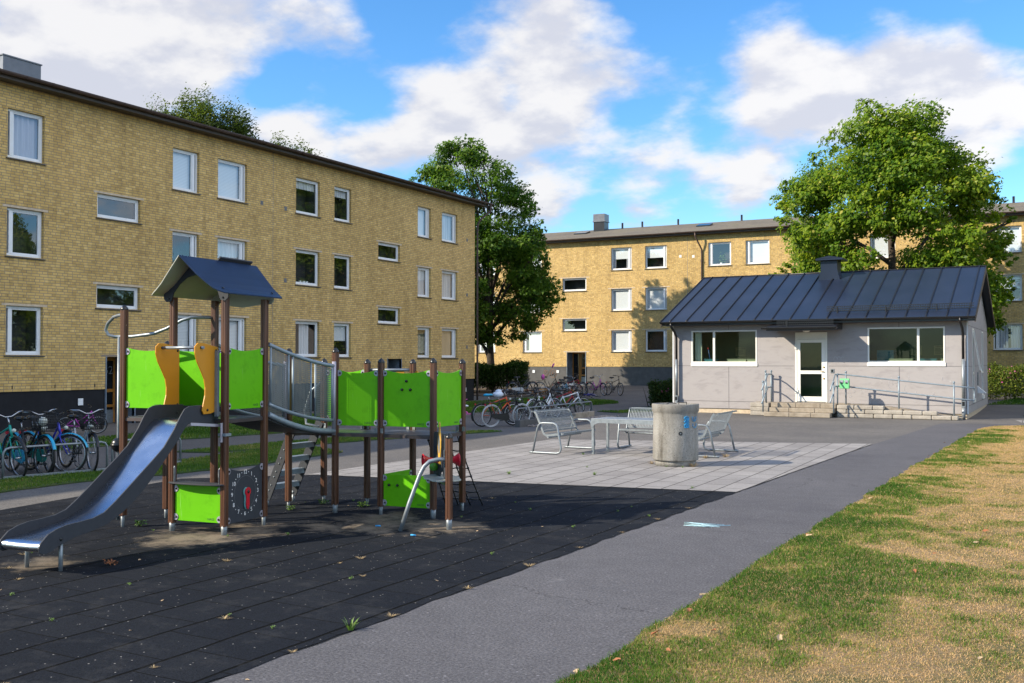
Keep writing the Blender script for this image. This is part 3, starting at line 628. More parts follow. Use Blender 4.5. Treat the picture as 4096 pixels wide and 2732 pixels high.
def window(parent, F, u0, u1, z0, z1, slot=0, dress='dark', fm=None, rec=.10, sill=True, fw=.072):
    """frame (the window part) > pane, sill, blind or curtain; slot = side of the narrow vent sash (-1 left, 1 right)"""
    fm = fm or M['white_paint']; mb = MB(); a, b = -rec-.07, -rec
    mb.fbox(F, u0, u0+fw, a, b, z0, z1); mb.fbox(F, u1-fw, u1, a, b, z0, z1)
    mb.fbox(F, u0+fw, u1-fw, a, b, z1-fw, z1); mb.fbox(F, u0+fw, u1-fw, a, b, z0, z0+fw)
    g0, g1 = u0+fw, u1-fw; sl = None
    if slot:
        sw = .10; c = u1-fw-sw if slot > 0 else u0+fw+sw
        mb.fbox(F, c-.05, c+.05, a, b+.006, z0+fw, z1-fw)
        if slot > 0: sl = (c+.05, u1-fw); g1 = c-.05
        else: sl = (u0+fw, c-.05); g0 = c+.05
    mb.fbox(F, g0, g0+.035, a+.01, b-.012, z0+fw, z1-fw); mb.fbox(F, g1-.035, g1, a+.01, b-.012, z0+fw, z1-fw)
    mb.fbox(F, g0+.035, g1-.035, a+.01, b-.012, z1-fw-.035, z1-fw); mb.fbox(F, g0+.035, g1-.035, a+.01, b-.012, z0+fw, z0+fw+.035)
    w = mb.build('window', fm, parent, .006)
    p = MB(); p.quad([F(g0+.03,b-.04,z0+fw+.03),F(g1-.03,b-.04,z0+fw+.03),F(g1-.03,b-.04,z1-fw-.03),F(g0+.03,b-.04,z1-fw-.03)])
    if sl: p.quad([F(sl[0],b-.04,z0+fw),F(sl[1],b-.04,z0+fw),F(sl[1],b-.04,z1-fw),F(sl[0],b-.04,z1-fw)])
    p.build('pane', M['glass'], w)
    if sill:
        s = MB(); s.prism([F(u0-.05,.055,z0-.045),F(u0-.05,.055,z0-.025),F(u0-.05,b,z0+.004),F(u0-.05,b,z0-.03)], Vector(F(u1+.05,0,0))-Vector(F(u0-.05,0,0)))
        s.build('sill', M['sill_metal'], w)
    bk = -rec-.62
    r = MB(); q = lambda d, m: r.quad([F(g0-.1,d,z0-.1),F(g1+.1,d,z0-.1),F(g1+.1,d,z1+.1),F(g0-.1,d,z1+.1)])
    r.fbox(F, u0+.01, u1-.01, bk, bk+.03, z0+.01, z1-.01)
    for x in (u0+.012, u1-.04): r.fbox(F, x, x+.028, bk+.03, a-.002, z0+.01, z1-.01)
    r.fbox(F, u0+.04, u1-.04, bk+.03, a-.002, z0+.012, z0+.03)
    r.fbox(F, u0+.04, u1-.04, bk+.03, a-.002, z1-.03, z1-.012)
    r.build('room_back', M['room'], w)
    h = z1-z0; d0 = a-.06
    def hang(name, m, ua, ub, za, zb, folds=0):
        c = MB(); n = folds*8 if folds else 1
        for i in range(n):
            x0 = ua+(ub-ua)*i/n; x1 = ua+(ub-ua)*(i+1)/n
            y0 = d0+(.022*math.sin(i/n*folds*2*math.pi) if folds else 0); y1 = d0+(.022*math.sin((i+1)/n*folds*2*math.pi) if folds else 0)
            c.quad([F(x0,y0,za),F(x1,y1,za),F(x1,y1,zb),F(x0,y0,zb)])
        c.build(name, m, w)
    if dress == 'blind': hang('blind', M['slats'], g0, g1, z0+.05, z1-.05)
    elif dress == 'halfblind':
        hang('blind', M['slats'], g0, g1, z0+h*.5, z1-.05); hang('curtain', M['curtain'], g0, g0+.2, z0+.05, z0+h*.5, 2); hang('curtain', M['curtain'], g1-.2, g1, z0+.05, z0+h*.5, 2)
    elif dress == 'topblind': hang('blind', M['slats'], g0, g1, z0+h*.48, z1-.05)
    elif dress == 'curtain': hang('curtain', M['curtain'], g0, g1, z0+.05, z1-.05, 7)
    elif dress == 'parted':
        m = (g0+g1)/2; hang('curtain', M['curtain'], g0, m-.06, z0+.05, z1-.05, 4); hang('curtain', M['curtain'], m+.06, g1, z0+.05, z1-.05, 4)
    elif dress == 'sheer': hang('curtain', M['curtain'], g0+.3*(g1-g0), g0+.75*(g1-g0), z0+.05, z1-.05, 4)
    elif dress == 'mauve': hang('curtain', M['curtain_mauve'], g0, g1, z0+.05, z1-.05, 5)
    elif dress == 'tan': hang('blind', M['curtain_tan'], g0, g1, z0+.05, z1-.05)
    elif dress == 'green': hang('curtain', M['curtain_green'], g0, g1, z0+.05, z1-.05, 8)
    elif dress == 'valance': hang('curtain', M['curtain'], g0, g1, z0+h*.72, z1-.05, 8); hang('curtain', M['curtain'], g0, g0+.16, z0+.05, z0+h*.72, 2)
    elif dress == 'plant':
        pl = MB(); um = (g0+g1)/2; zb = z0+.07; rr = random.Random(5)
        pl.lathe([(.05,0),(.075,.13),(.07,.13)], F(um-.05,d0-.08,zb), 10)
        pl.build('flower_pot', M['white_paint'], w)
        lf = MB()
        for i in range(60):
            a_ = rr.uniform(0, 6.28); rad = rr.uniform(.05,.24); c = Vector(F(um-.02+math.cos(a_)*rad, d0-.08+.08*math.sin(a_), zb+.2+rr.uniform(0,.62)*(1.15-rad*2)))
            t = Vector((rr.uniform(-1,1),rr.uniform(-1,1),rr.uniform(-1,.3))).normalized(); s_ = t.orthogonal().normalized()
            lf.quad([c, c+t*.05+s_*.03, c+t*.12, c+t*.05-s_*.03])
        lf.build('house_plant', M['pot_plant'], w)
    elif dress == 'pots':
        pl = MB()
        for k in (.35,.52,.66): pl.lathe([(.035,0),(.055,.10),(.05,.10)], F(g0+k*(g1-g0), d0, z0+.07), 10)
        pl.build('flower_pot', M['white_paint'], w)
    return w
def lintels(mb, F, holes, ext=.13):
    mb.mi = 1
    for a, b, c, d in holes:
        mb.fbox(F, a-ext, b+ext, -.04, .004, d+.002, d+.064)
    mb.mi = 0
def gutter(parent, F, u0, u1, d, z, r=.065, m='brown_metal', name='gutter'):
    g = MB(); n = 8
    for s_, rr in ((0, r), (1, r-.008)):
        pts = []
        for k in range(n+1):
            a = math.pi+math.pi*k/n; pts.append((d+rr*math.cos(a), z+rr*math.sin(a)))
        for (d0,z0),(d1,z1) in zip(pts[:-1], pts[1:]): g.quad([F(u0,d0,z0),F(u1,d0,z0),F(u1,d1,z1),F(u0,d1,z1)])
    g.fbox(F, u0, u1, d+r-.01, d+r+.006, z-.006, z+.008)
    u = u0+.3
    while u < u1:
        g.fbox(F, u, u+.03, d-r-.004, d+r+.012, z+.002, z+.012); g.tube([F(u+.015, d+(r+.006)*math.cos(math.pi+math.pi*k/6), z+(r+.006)*math.sin(math.pi+math.pi*k/6)) for k in range(7)], .008, 4); u += .8
    return g.build(name, M[m], parent)
def vent(parent, F, u, z, w=.15, h=.15, m='galv_dull'):
    v = MB(); v.fbox(F, u-w/2, u+w/2, .001, .008, z-h/2, z+h/2)
    for k in range(4): zz = z-h/2+h*(k+.5)/4; v.fbox(F, u-w/2+.015, u+w/2-.015, .008, .016, zz-.008, zz+.006)
    v.build('vent', M[m], parent)

# ---- left apartment block: facade at X=-25.2, faces +X
FL = frame((-25.2, 0), 90)
bl = thing('apartment_building', 'long three storey yellow brick block in shade with its gutter running back at left', 'building', (-25.2, 28, 0))
colsL = [('A',16.93,18.05,-1,['mauve','dark','dark'],3), ('B',19.82,21.40,0,['dark','dark'],2), ('C',22.68,23.80,1,['blind','dark','blind'],3), ('D',24.64,26.02,1,['blind','curtain','blind'],3),
         ('E',28.57,29.93,0,['valance','pots','sheer'],3), ('F',30.81,31.87,0,['valance','dark','blinddim'],3), ('G',33.68,35.23,0,['dark','dark'],2), ('H',36.59,37.63,1,['blind','curtain','green'],3), ('I',38.55,39.88,1,['curtain','curtain','tan'],3)]
extra = [('A',14.7,16.05,1,['blind','dark','blind'],3), ('C',8.6,9.7,0,['dark','blind','dark'],3), ('D',10.7,12.0,0,['blind','dark','dark'],3)]
R3 = [(7.49,8.84),(4.80,6.12),(2.08,3.43)]; R2 = [(6.21,6.93),(3.51,4.20)]
holesL = []; winL = []
for n_, a, b, sl, dr, k in colsL+extra:
    for (z0, z1), d in zip(R3 if k == 3 else R2, dr): holesL.append((a,b,z0,z1)); winL.append((a,b,z0,z1,sl,d))
DOORS_L = [(20.16,21.25,-.2,2.04), (34.33,35.37,-.2,2.02)]
mb = MB(); wall_mesh(mb, FL, -14.0, 41.47, 1.07, 9.55, holesL+[(a,b,1.07,d) for a,b,c,d in DOORS_L], .16)
lintels(mb, FL, [h for h in holesL if h[3] < 8])
mb.fbox(FL, 20.0, 21.6, -.04, .004, 2.045, 2.11); mb.mi = 1; 
for k in range(30): mb.mi = 0
mb.mi = 0
FG = frame((-25.2, 41.47), 180)   # gable end facing +Y
mb.quad([(-25.2,41.47,1.07),(-36.5,41.47,1.07),(-36.5,41.47,9.55),(-30.9,41.47,11.1),(-25.2,41.47,9.55)], [(0,1.07),(11.3,1.07),(11.3,9.55),(5.7,11.1),(0,9.55)])
mb.quad([(-36.5,-14,1.07),(-25.2,-14,1.07),(-25.2,-14,9.55),(-30.9,-14,11.1),(-36.5,-14,9.55)], [(0,1.07),(11.3,1.07),(11.3,9.55),(5.7,11.1),(0,9.55)])
mb.quad([(-36.5,41.47,1.07),(-36.5,-14,1.07),(-36.5,-14,9.55),(-36.5,41.47,9.55)], [(0,1.07),(38,1.07),(38,9.55),(0,9.55)])
mb.build('wall', [M['brick'], M['lintel']], bl)
pm = MB(); wall_mesh(pm, FL, -14.0, 41.43, -.3, 1.07, [(a,b,-.3,1.07) for a,b,c,d in DOORS_L], .16)
for f in range(len(pm.v)): x, y, z = pm.v[f]; pm.v[f] = (x-.03, y, z)
pm.quad([(-25.23,41.44,-.3),(-36.5,41.44,-.3),(-36.5,41.44,1.07),(-25.23,41.44,1.07)]); pm.quad([(-36.5,-13.98,-.3),(-25.23,-13.98,-.3),(-25.23,-13.98,1.07),(-36.5,-13.98,1.07)])
pm.build('plinth', M['plinth'], bl)
for a, b, z0, z1, sl, d in winL:
    window(bl, FL, a, b, z0, z1, sl, 'topblind' if d == 'blinddim' else d)
def entrance(parent, F, u0, u1, z0, z1, num, lm, side=1):
    """recessed front door: steel lined recess, timber leaf with glass, house number"""
    r = MB(); dd = -.95
    r.quad([F(u0,0,z0),F(u0,dd,z0),F(u0,dd,z1),F(u0,0,z1)]); r.quad([F(u1,dd,z0),F(u1,0,z0),F(u1,0,z1),F(u1,dd,z1)]); r.quad([F(u0,dd,z1),F(u1,dd,z1),F(u1,0,z1),F(u0,0,z1)]); 
    r.fbox(F, u0-.035, u0, -.1, .02, z0, z1+.02); r.fbox(F, u1, u1+.035, -.1, .02, z0, z1+.02)
    r.fbox(F, u0, u1, dd, .12, z0-.05, z0+.06)
    rec = r.build('door_recess', lm, parent)
    d = MB(); y0, y1 = dd+.02, dd+.075; mid = u0+(u1-u0)*.42
    for a, b in ((u0,u0+.07),(mid-.09,mid),(mid+.01,mid+.10),(u1-.07,u1)): d.fbox(F, a, b, y0, y1, z0+.06, z1)
    for zz, t in ((z0+.06,.30),(z0+.58,.08),(z0+1.05,.10),(z1-.12,.12)):
        d.fbox(F, mid+.10, u1-.07, y0+.003, y1-.003, zz, zz+t)
    d.fbox(F, u0+.07, mid-.09, y0+.003, y1-.003, z0+.06, z0+.2); d.fbox(F, u0+.07, mid-.09, y0+.003, y1-.003, z1-.1, z1)
    dr = d.build('door', M['door_wood'], parent, .004)
    kp = MB(); kp.fbox(F, mid+.10, u1-.07, y1-.003, y1+.004, z0+.07, z0+.50); kp.build('kick_plate', M['galv_dull'], dr)
    g = MB(); g.fbox(F, u0+.07, u1-.07, dd+.03, dd+.045, z0+.2, z1-.1); g.build('glazing', M['dark_glass'], dr)
    h = MB(); h.tube([F(mid+.055,y1,z0+1.1),F(mid+.055,y1+.05,z0+1.1),F(mid+.16,y1+.05,z0+1.1)], .011, 6); h.build('handle', M['chrome'], dr)
    if num: text_mesh(num, .36, F((mid+u1)/2+.03, y1+.006, z1-.42), F.e, (0,0,1), M['number_grey'], dr, 'house_number', .001)
M['door_wood'] = mat('varnished_door', (.42,.18,.03), .4, var=.25, vscale=6)
M['dark_glass'] = mat('dark_glazing', (.012,.013,.014), .06, var=.3)
M['number_grey'] = mat('number_grey', (.16,.17,.18), .7, var=.1)
M['steel_lining'] = mat('steel_lining', (.16,.20,.25), .55, .2, var=.35, vscale=3)
entrance(bl, FL, 20.19, 21.22, -.1, 2.04, '62', M['steel_lining'])
entrance(bl, FL, 34.36, 35.34, -.1, 2.02, None, M['steel_lining'])
rf = MB()
eh, ov = 9.62, .42
rf.prism([(-25.2+ov,-14.5,eh),(-25.2+ov,-14.5,eh+.10),(-30.9,-14.5,11.35),(-36.5-ov,-14.5,eh+.10),(-36.5-ov,-14.5,eh),(-30.9,-14.5,11.22)], (0,56.7,0))
rf.build('roof', M['fascia'], bl)
sf = MB(); sf.box(-25.2+.002,-25.2+ov-.02,-14.4,42.1,9.50,9.60); sf.build('soffit', M['fascia'], bl)
gutter(bl, FL, -14.4, 42.3, .50, 9.66, .075)
dp = MB(); dp.tube([FL(42.15,.50,9.60),FL(42.12,.50,9.3),FL(41.75,.22,8.9),FL(41.62,.10,8.65),FL(41.60,.07,8.4),FL(41.60,.07,1.1),FL(41.60,.07,-.05)], .05, 8); 
for zz in (8.3,6.2,4.1,2.2): dp.fbox(FL, 41.53, 41.67, -.05, .13, zz, zz+.03)
dp.build('downpipe', M['brown_metal'], bl)
ch = MB(); ch.box(-31.5,-29.0,19.30,20.62,10.4,11.53); ch.box(-31.53,-28.97,19.27,20.65,11.5,11.54); ch.build('chimney', M['chimney_sheet'], bl)
for u, z in ((26.75,7.6),(28.0,7.55),(26.75,4.95),(28.0,4.9),(40.75,7.75),(40.75,5.1),(40.75,2.6)): vent(bl, FL, u, z, .13, .15, 'number_grey')
wp = MB()
for k in range(19):
    u = 15.8+k*1.32
    if not (20.0 < u < 21.4 or 34.2 < u < 35.5): wp.fbox(FL, u, u+.03, .001, .006, 1.15, 1.24)
wp.build('weep_slots', M['black_paint'], bl)
vent(bl, FL, 19.3, .72, .17, .2, 'white_paint'); vent(bl, FL, 40.6, .55, .17, .2, 'white_paint')
jt = MB(); jt.fbox(FL, 27.32, 27.335, .0015, .003, 1.08, 9.5); jt.build('joint', M['number_grey'], bl)

# ---- right apartment block, facing the yard
FR = frame((-24.9, 60.4), 1.8)
br = thing('apartment_building', 'sunlit three storey yellow brick block behind the grey house with dark plinth', 'building', (-24.9, 60.4, .35))
R3b = [(7.91,9.37),(5.24,6.67),(2.54,3.95)]; R2b = [(6.63,7.49),(3.96,4.76)]
colsR = [(-11.35,-9.95,-1,['blind','blind','blind'],3), (-7.8,-6.35,-1,['blind','blind','blind'],3), (-4.8,-3.05,0,['dark','dark'],2), (-1.28,.16,1,['halfblind','blind','blind'],3), (1.08,2.54,1,['topblind','blind','dark'],3),
         (5.26,6.71,-1,['plant','dark','blind'],3), (7.62,9.08,-1,['blind','blind','dark'],3), (11.3,12.7,0,['dark','blind','curtain'],3), (14.9,16.3,1,['blind','dark','blind'],3), (18.0,19.6,0,['dark','dark'],2), (21.36,22.80,-1,['blind','topblind','parted'],3), (24.0,25.4,1,['blind','dark','curtain'],3)]
holesR = []; winR = []
for a, b, sl, dr, k in colsR:
    for (z0, z1), d in zip(R3b if k == 3 else R2b, dr): holesR.append((a,b,z0,z1)); winR.append((a,b,z0,z1,sl,d))
DR = (-4.48,-3.09,.30,2.52)
mb = MB(); wall_mesh(mb, FR, -26, 42, 1.56, 9.98, holesR+[(DR[0],DR[1],1.56,DR[3])], .16); lintels(mb, FR, [h for h in holesR if h[3] < 8], .22); 
mb.mi = 1; mb.fbox(FR, DR[0]-.25, DR[1]+.25, -.04, .004, 2.525, 2.59); mb.mi = 0
for u, q in ((-26,-1),(42,1)):
    mb.quad([FR(u,0,1.56),FR(u,-11,1.56),FR(u,-11,9.98),FR(u,-5.5,11.4),FR(u,0,9.98)], [(0,1.56),(11,1.56),(11,9.98),(5.5,11.4),(0,9.98)])
mb.build('wall', [M['brick_b'], M['lintel']], br)
pm = MB(); FRp = lambda u, d, z: FR(u, d-.03, z); wall_mesh(pm, FRp, -26, 42, -.1, 1.56, [(DR[0],DR[1],-.1,1.56)], .16); pm.build('plinth', M['plinth_grey'], br)
for a, b, z0, z1, sl, d in winR: window(br, FR, a, b, z0, z1, sl, d, sill=True)
entrance(br, FR, DR[0]+.03, DR[1]-.03, .36, 2.52, '46', M['steel_lining'])
def m_roof():
    m, N, L, B = newmat('mossy_roof_felt'); B.inputs['Roughness'].default_value = .9
    n = noise_node(N, L, .5, 8, .7); n2 = noise_node(N, L, 6, 4, .7)
    r = ramp(N, L, n.outputs[0], [(.3, (.10,.085,.065)), (.55, (.15,.125,.09)), (.7, (.13,.115,.05))]); r2 = ramp(N, L, n2.outputs[0], [(.35, (.8,.8,.8)), (.62, (1.1,1.1,1.1)), (.72, (1.7,1.7,1.5))])
    L.new(mixc(N, L, 1, r.outputs[0], r2.outputs[0], 'MULTIPLY'), B.inputs['Base Color']); bump(N, L, B, n2.outputs[0], .4, .01); return m
M['roof_felt'] = m_roof()
rf = MB(); ZR = 11.42
rf.prism([FR(-26.6,.42,10.03),FR(-26.6,.42,10.10),FR(-26.6,-5.5,ZR),FR(-26.6,-11.4,10.1),FR(-26.6,-11.4,10.0),FR(-26.6,-5.5,ZR-.1)], Vector(FR(69.2,0,0))-Vector(FR(0,0,0)))
rf.build('roof', M['roof_felt'], br)
sf = MB(); sf.fbox(FR, -26.5, 42.5, .003, .40, 9.90, 10.0); sf.build('soffit', M['fascia'], br)
gutter(br, FR, -26.5, 42.5, .49, 10.07, .075)
dp = MB(); dp.tube([FR(4.55,.49,10.0),FR(4.57,.49,9.75),FR(4.80,.2,9.15),FR(4.86,.09,8.95),FR(4.86,.07,8.7),FR(4.86,.07,.4)], .05, 8)
for zz in (8.2,6.0,3.8,1.9): dp.fbox(FR, 4.79, 4.93, -.05, .13, zz, zz+.03)
dp.build('downpipe', M['brown_metal'], br)
def zroof(d): return 10.10+(ZR-10.10)*(.42-d)/5.92
ch = MB(); ch.fbox(FR, -4.27,-3.45,-5.0,-4.2, zroof(-4.4)-.4, 11.80); ch.build('chimney', M['black_paint'], br)
ct = MB(); ct.fbox(FR, -4.29,-3.43,-5.02,-4.18, 11.86, 12.36); ct.fbox(FR, -4.33,-3.39,-5.06,-4.14, 11.80, 11.86); ct.build('chimney_hood', M['chimney_sheet'], br)
for u in (-2.47,-.98,1.64,6.06,22.38):
    p = MB(); p.lathe([(.07,-.4),(.07,.40),(.0,.40)], FR(u,-5.2,zroof(-5.2)), 10); p.build('vent_pipe', M['black_paint'], br)
for u in (-8.7,-5.1,3.7):
    s_ = MB(); d0, d1 = -2.6, -3.4
    s_.box8([FR(u,d0,zroof(d0)+.01),FR(u+.9,d0,zroof(d0)+.01),FR(u+.9,d1,zroof(d1)+.01),FR(u,d1,zroof(d1)+.01),FR(u,d0,zroof(d0)+.09),FR(u+.9,d0,zroof(d0)+.09),FR(u+.9,d1,zroof(d1)+.12),FR(u,d1,zroof(d1)+.12)])
    s_.build('skylight', M['dark_glass'], br)
vent(br, FR, 3.45, 8.6, .16,.17,'cream_paint'); vent(br, FR, 4.3, 8.55, .16,.17,'cream_paint')
for u in (-6.95,-5.15,23.2): vent(br, FR, u, 1.22, .19,.19,'white_paint')
wp = MB()
for k in range(30):
    u = -12+k*.72*1.0
    if not (-4.7 < u < -2.9): wp.fbox(FR, u, u+.03, .001, .006, 1.64, 1.72)
wp.build('weep_slots', M['black_paint'], br)
jt = MB(); jt.fbox(FR, 3.9, 3.918, .0015, .003, 1.58, 9.9); jt.build('joint', M['number_grey'], br)
M['graffiti'] = mat('brown_graffiti', (.30,.16,.10), .9, var=.2)
for u, z, w_, h_ in ((-6.05,1.13,.16,.17),(-5.5,1.08,.22,.28)):
    g = MB()
    g.tube([FR(u+w_*math.cos(t*.25), -.024, z+h_*math.sin(t*.25)) for t in range(26)], .012, 4)
    for p in ([(-.05,-.12),(-.04,.10),(.09,.11)],[(-.045,.01),(.06,.02)]): g.tube([FR(u+a*w_/.2, -.024, z+b*h_/.24) for a, b in p], .012, 4)
    g.build('graffiti', M['graffiti'], br)
# ------------------------------------------------------------------ grey community house
FH = frame((0, 36.0), 0); HX0, HX1 = -13.07, -2.86
hs_ = thing('community_house', 'small grey panelled house with dark blue standing seam roof and white glazed door', 'building', (-8, 36, 0))
def m_panel():
    m, N, L, B = newmat('fibre_cement_panel'); B.inputs['Roughness'].default_value = .8
    t = N.new('ShaderNodeTexCoord'); mp = N.new('ShaderNodeMapping'); mp.inputs['Scale'].default_value = (.9,.9,2.6); L.new(t.outputs['Object'], mp.inputs[0])
    n = noise_node(N, L, 1.6, 8, .66, vec=mp.outputs[0]); n.inputs['Distortion'].default_value = .5
    r = ramp(N, L, n.outputs[0], [(.38, (.295,.275,.277)), (.47, (.335,.313,.314)), (.56, (.345,.323,.323)), (.68, (.312,.292,.294))])
    L.new(r.outputs[0], B.inputs['Base Color']); bump(N, L, B, noise_node(N, L, 60, 4, .6).outputs[0], .15, .004); return m
M['panel'] = m_panel()
M['panel_gap'] = mat('panel_gap', (.07,.066,.07), .9)
def m_seamroof():
    m, N, L, B = newmat('dark_sheet_roof'); B.inputs['Roughness'].default_value = .32; B.inputs['Specular IOR Level'].default_value = .26
    n = noise_node(N, L, .8, 4, .5); r = ramp(N, L, n.outputs[0], [(.3, (.012,.019,.036)), (.7, (.019,.027,.050))]); L.new(r.outputs[0], B.inputs['Base Color'])
    t = N.new('ShaderNodeTexCoord'); mp = N.new('ShaderNodeMapping'); mp.inputs['Scale'].default_value = (1.2,.5,.5); L.new(t.outputs['Object'], mp.inputs[0])
    bump(N, L, B, noise_node(N, L, 2.4, 3, .5, vec=mp.outputs[0]).outputs[0], .14, .03); return m
M['seam_roof'] = m_seamroof()
WL = (-12.34,-9.86,1.85,3.05); WR = (-6.01,-3.55,1.87,3.07); HD = (-8.48,-7.37,.46,2.94)
mb = MB(); wall_mesh(mb, FH, HX0, HX1, .17, 3.36, [WL, WR, HD], .12)
FE = frame((HX1, 36.0), 90)
GW = [(1.80,2.42,.62,3.05),(6.05,6.75,.62,3.05)]
wall_mesh(mb, FE, 0, 9.2, .17, 3.36, GW, .10)
mb.quad([FE(0,0,3.36),FE(9.2,0,3.36),FE(4.6,0,5.22)])
FW = frame((HX0, 45.2), -90)
mb.quad([FW(0,0,.17),FW(9.2,0,.17),FW(9.2,0,3.36),FW(4.6,0,5.22),FW(0,0,3.36)])
FB = frame((HX1, 45.2), 180); mb.quad([FB(0,0,.17),FB(10.21,0,.17),FB(10.21,0,3.36),FB(0,0,3.36)])
mb.build('wall', M['panel'], hs_)
pb = MB(); pb.box(HX0+.04, HX1-.04, 36.04, 45.16, -.15, .172); pb.build('plinth', M['cream_stone'] if 'cream_stone' in M else M['lintel'], hs_)
gp = MB()
for u in (-10.91,-4.99): gp.fbox(FH, u-.006, u+.006, .001, .003, .18, 1.72); gp.fbox(FH, u-.006, u+.006, .001, .003, 3.08, 3.35)
for a, b in ((HX0,-8.5),(-7.35,HX1)): gp.fbox(FH, a+.03, b-.03, .001, .003, 1.735, 1.747); gp.fbox(FH, a+.03, b-.03, .001, .003, .425, .437)
for a, b in ((0,1.78),(2.44,6.03),(6.77,9.2)): gp.fbox(FE, a, b, .001, .003, 1.735, 1.747)
gp.fbox(FE, 0, 9.2, .001, .003, .425, .437); gp.fbox(FE, 0, 9.2, .001, .003, 3.1, 3.112)
gp.build('panel_joints', M['panel_gap'], hs_)
for a, b in ((HX1-.03,HX1+.012),(HX0-.012,HX0+.03)):
    ct = MB(); ct.fbox(FH, a, b, .002, .012, .17, 3.3); ct.build('corner_trim', M['white_paint'], hs_)
# big windows
def big_window(Wd, split):
    u0, u1, z0, z1 = Wd; f = MB(); fw = .05
    f.fbox(FH, u0, u0+fw, -.10, .012, z0, z1); f.fbox(FH, u1-fw, u1, -.10, .012, z0, z1); f.fbox(FH, u0+fw, u1-fw, -.10, .012, z1-fw, z1); f.fbox(FH, u0+fw, u1-fw, -.10, .012, z0, z0+fw)
    f.fbox(FH, split-.04, split+.04, -.10, .010, z0+fw, z1-fw)
    f.fbox(FH, u0-.02, u1+.02, .002, .03, z0-.13, z0-.003)
    w = f.build('window', M['cream_paint'], hs_, .004)
    g = MB()
    for a, b in ((u0+fw,split-.04),(split+.04,u1-fw)): g.quad([FH(a,-.05,z0+fw),FH(b,-.05,z0+fw),FH(b,-.05,z1-fw),FH(a,-.05,z1-fw)])
    g.build('pane', M['glass_green'], w)
    return w
w1 = big_window(WL, -11.47); w2 = big_window(WR, -4.38)
# rooms behind the glass
M['room_wall'] = mat('room_wall', (.17,.21,.145), .9, var=.2, vscale=.8)
M['room_pale'] = mat('room_pale', (.30,.29,.23), .8, var=.1)
M['poster'] = mat('poster_paper', (.42,.36,.22), .8, var=.2, vscale=5)
M['blue_box'] = mat('blue_plastic_box', (.05,.22,.36), .5, var=.1)
rm = MB()
for x0, x1 in ((-12.9,-9.3),(-6.6,-3.0)):
    rm.quad([(x0,38.4,.5),(x1,38.4,.5),(x1,38.4,3.3),(x0,38.4,3.3)]); rm.quad([(x0,36.13,.5),(x0,38.4,.5),(x0,38.4,3.3),(x0,36.13,3.3)]); rm.quad([(x1,36.13,.5),(x1,38.4,.5),(x1,38.4,3.3),(x1,36.13,3.3)])
    rm.quad([(x0,36.13,.5),(x1,36.13,.5),(x1,38.4,.5),(x0,38.4,.5)]); rm.quad([(x0,36.13,3.3),(x1,36.13,3.3),(x1,38.4,3.3),(x0,38.4,3.3)])
rm.quad([(-8.6,37.4,.46),(-7.2,37.4,.46),(-7.2,37.4,3.0),(-8.6,37.4,3.0)]); rm.quad([(-8.6,36.13,.46),(-8.6,37.4,.46),(-8.6,37.4,3),(-8.6,36.13,3)]); rm.quad([(-7.2,36.13,.46),(-7.2,37.4,.46),(-7.2,37.4,3),(-7.2,36.13,3)])
rm.quad([(-8.6,36.13,.461),(-7.2,36.13,.461),(-7.2,37.4,.461),(-8.6,37.4,.461)]); rm.quad([(-8.6,36.13,3),(-7.2,36.13,3),(-7.2,37.4,3),(-8.6,37.4,3)])
rm.build('inner_walls', M['room_wall'], hs_)
for x0, x1 in ((-12.2,-10.0),(-5.9,-3.65)):
    t = MB(); t.box(x0, x1, 36.2, 36.9, 1.82, 1.86); t.build('work_top', M['room_pale'], hs_)
for x0, x1 in ((-11.95,-11.5),(-11.05,-10.35),(-10.3,-9.95),(-5.35,-4.6),(-4.45,-3.85),(-3.7,-3.55)):
    t = MB(); t.box(x0, x1, 36.3, 36.6, 1.865, 1.97); t.box(x0-.02, x1+.02, 36.28, 36.62, 1.972, 1.995); t.build('storage_box', M['blue_box'] if x0 in (-11.95,-4.45) else M['pale_board'], hs_, .008)
cb = MB(); cb.box(-5.92,-5.35,37.3,37.8,1.86,2.30); cb.build('cupboard', M['blue_box'], hs_, .01)
for x, z in ((-11.15,2.28),(-10.35,2.30),(-4.75,2.3),(-3.95,2.3)):
    p = MB(); p.box(x-.2, x+.2, 38.37, 38.39, z-.17, z+.17); po = p.build('poster', M['poster'], hs_)
    text_mesh('Tvättanvisning', .055, (x, 38.365, z+.13), (1,0,0), (0,0,1), M['black_paint'], po, 'poster_title', .0005)
    ln = MB()
    for k in range(7): ln.box(x-.16, x-.16+.30*(.6+.4*((k*37)%10)/10), 38.362, 38.366, z+.06-k*.03, z+.068-k*.03)
    ln.build('poster_lines', M['black_paint'], po)
mp_ = MB(); mp_.tube([(-11.72,36.4,1.86),(-11.8,36.35,2.35)], .018, 6); mp_.build('mop_handle', mat('blue_handle', (.03,.08,.30), .4), hs_)
m2 = MB(); m2.tube([(-11.8,36.35,2.352),(-11.81,36.343,2.42)], .02, 6); m2.build('mop_handle_tip', M['red'], hs_)
cu = MB()
for k in range(10): cu.quad([(-12.27+.026*k,36.22+.02*(k%2),1.9),(-12.27+.026*(k+1),36.22+.02*((k+1)%2),1.9),(-12.27+.026*(k+1),36.22+.02*((k+1)%2),3.0),(-12.27+.026*k,36.22+.02*(k%2),3.0)])
cu.build('curtain', M['curtain'], hs_)
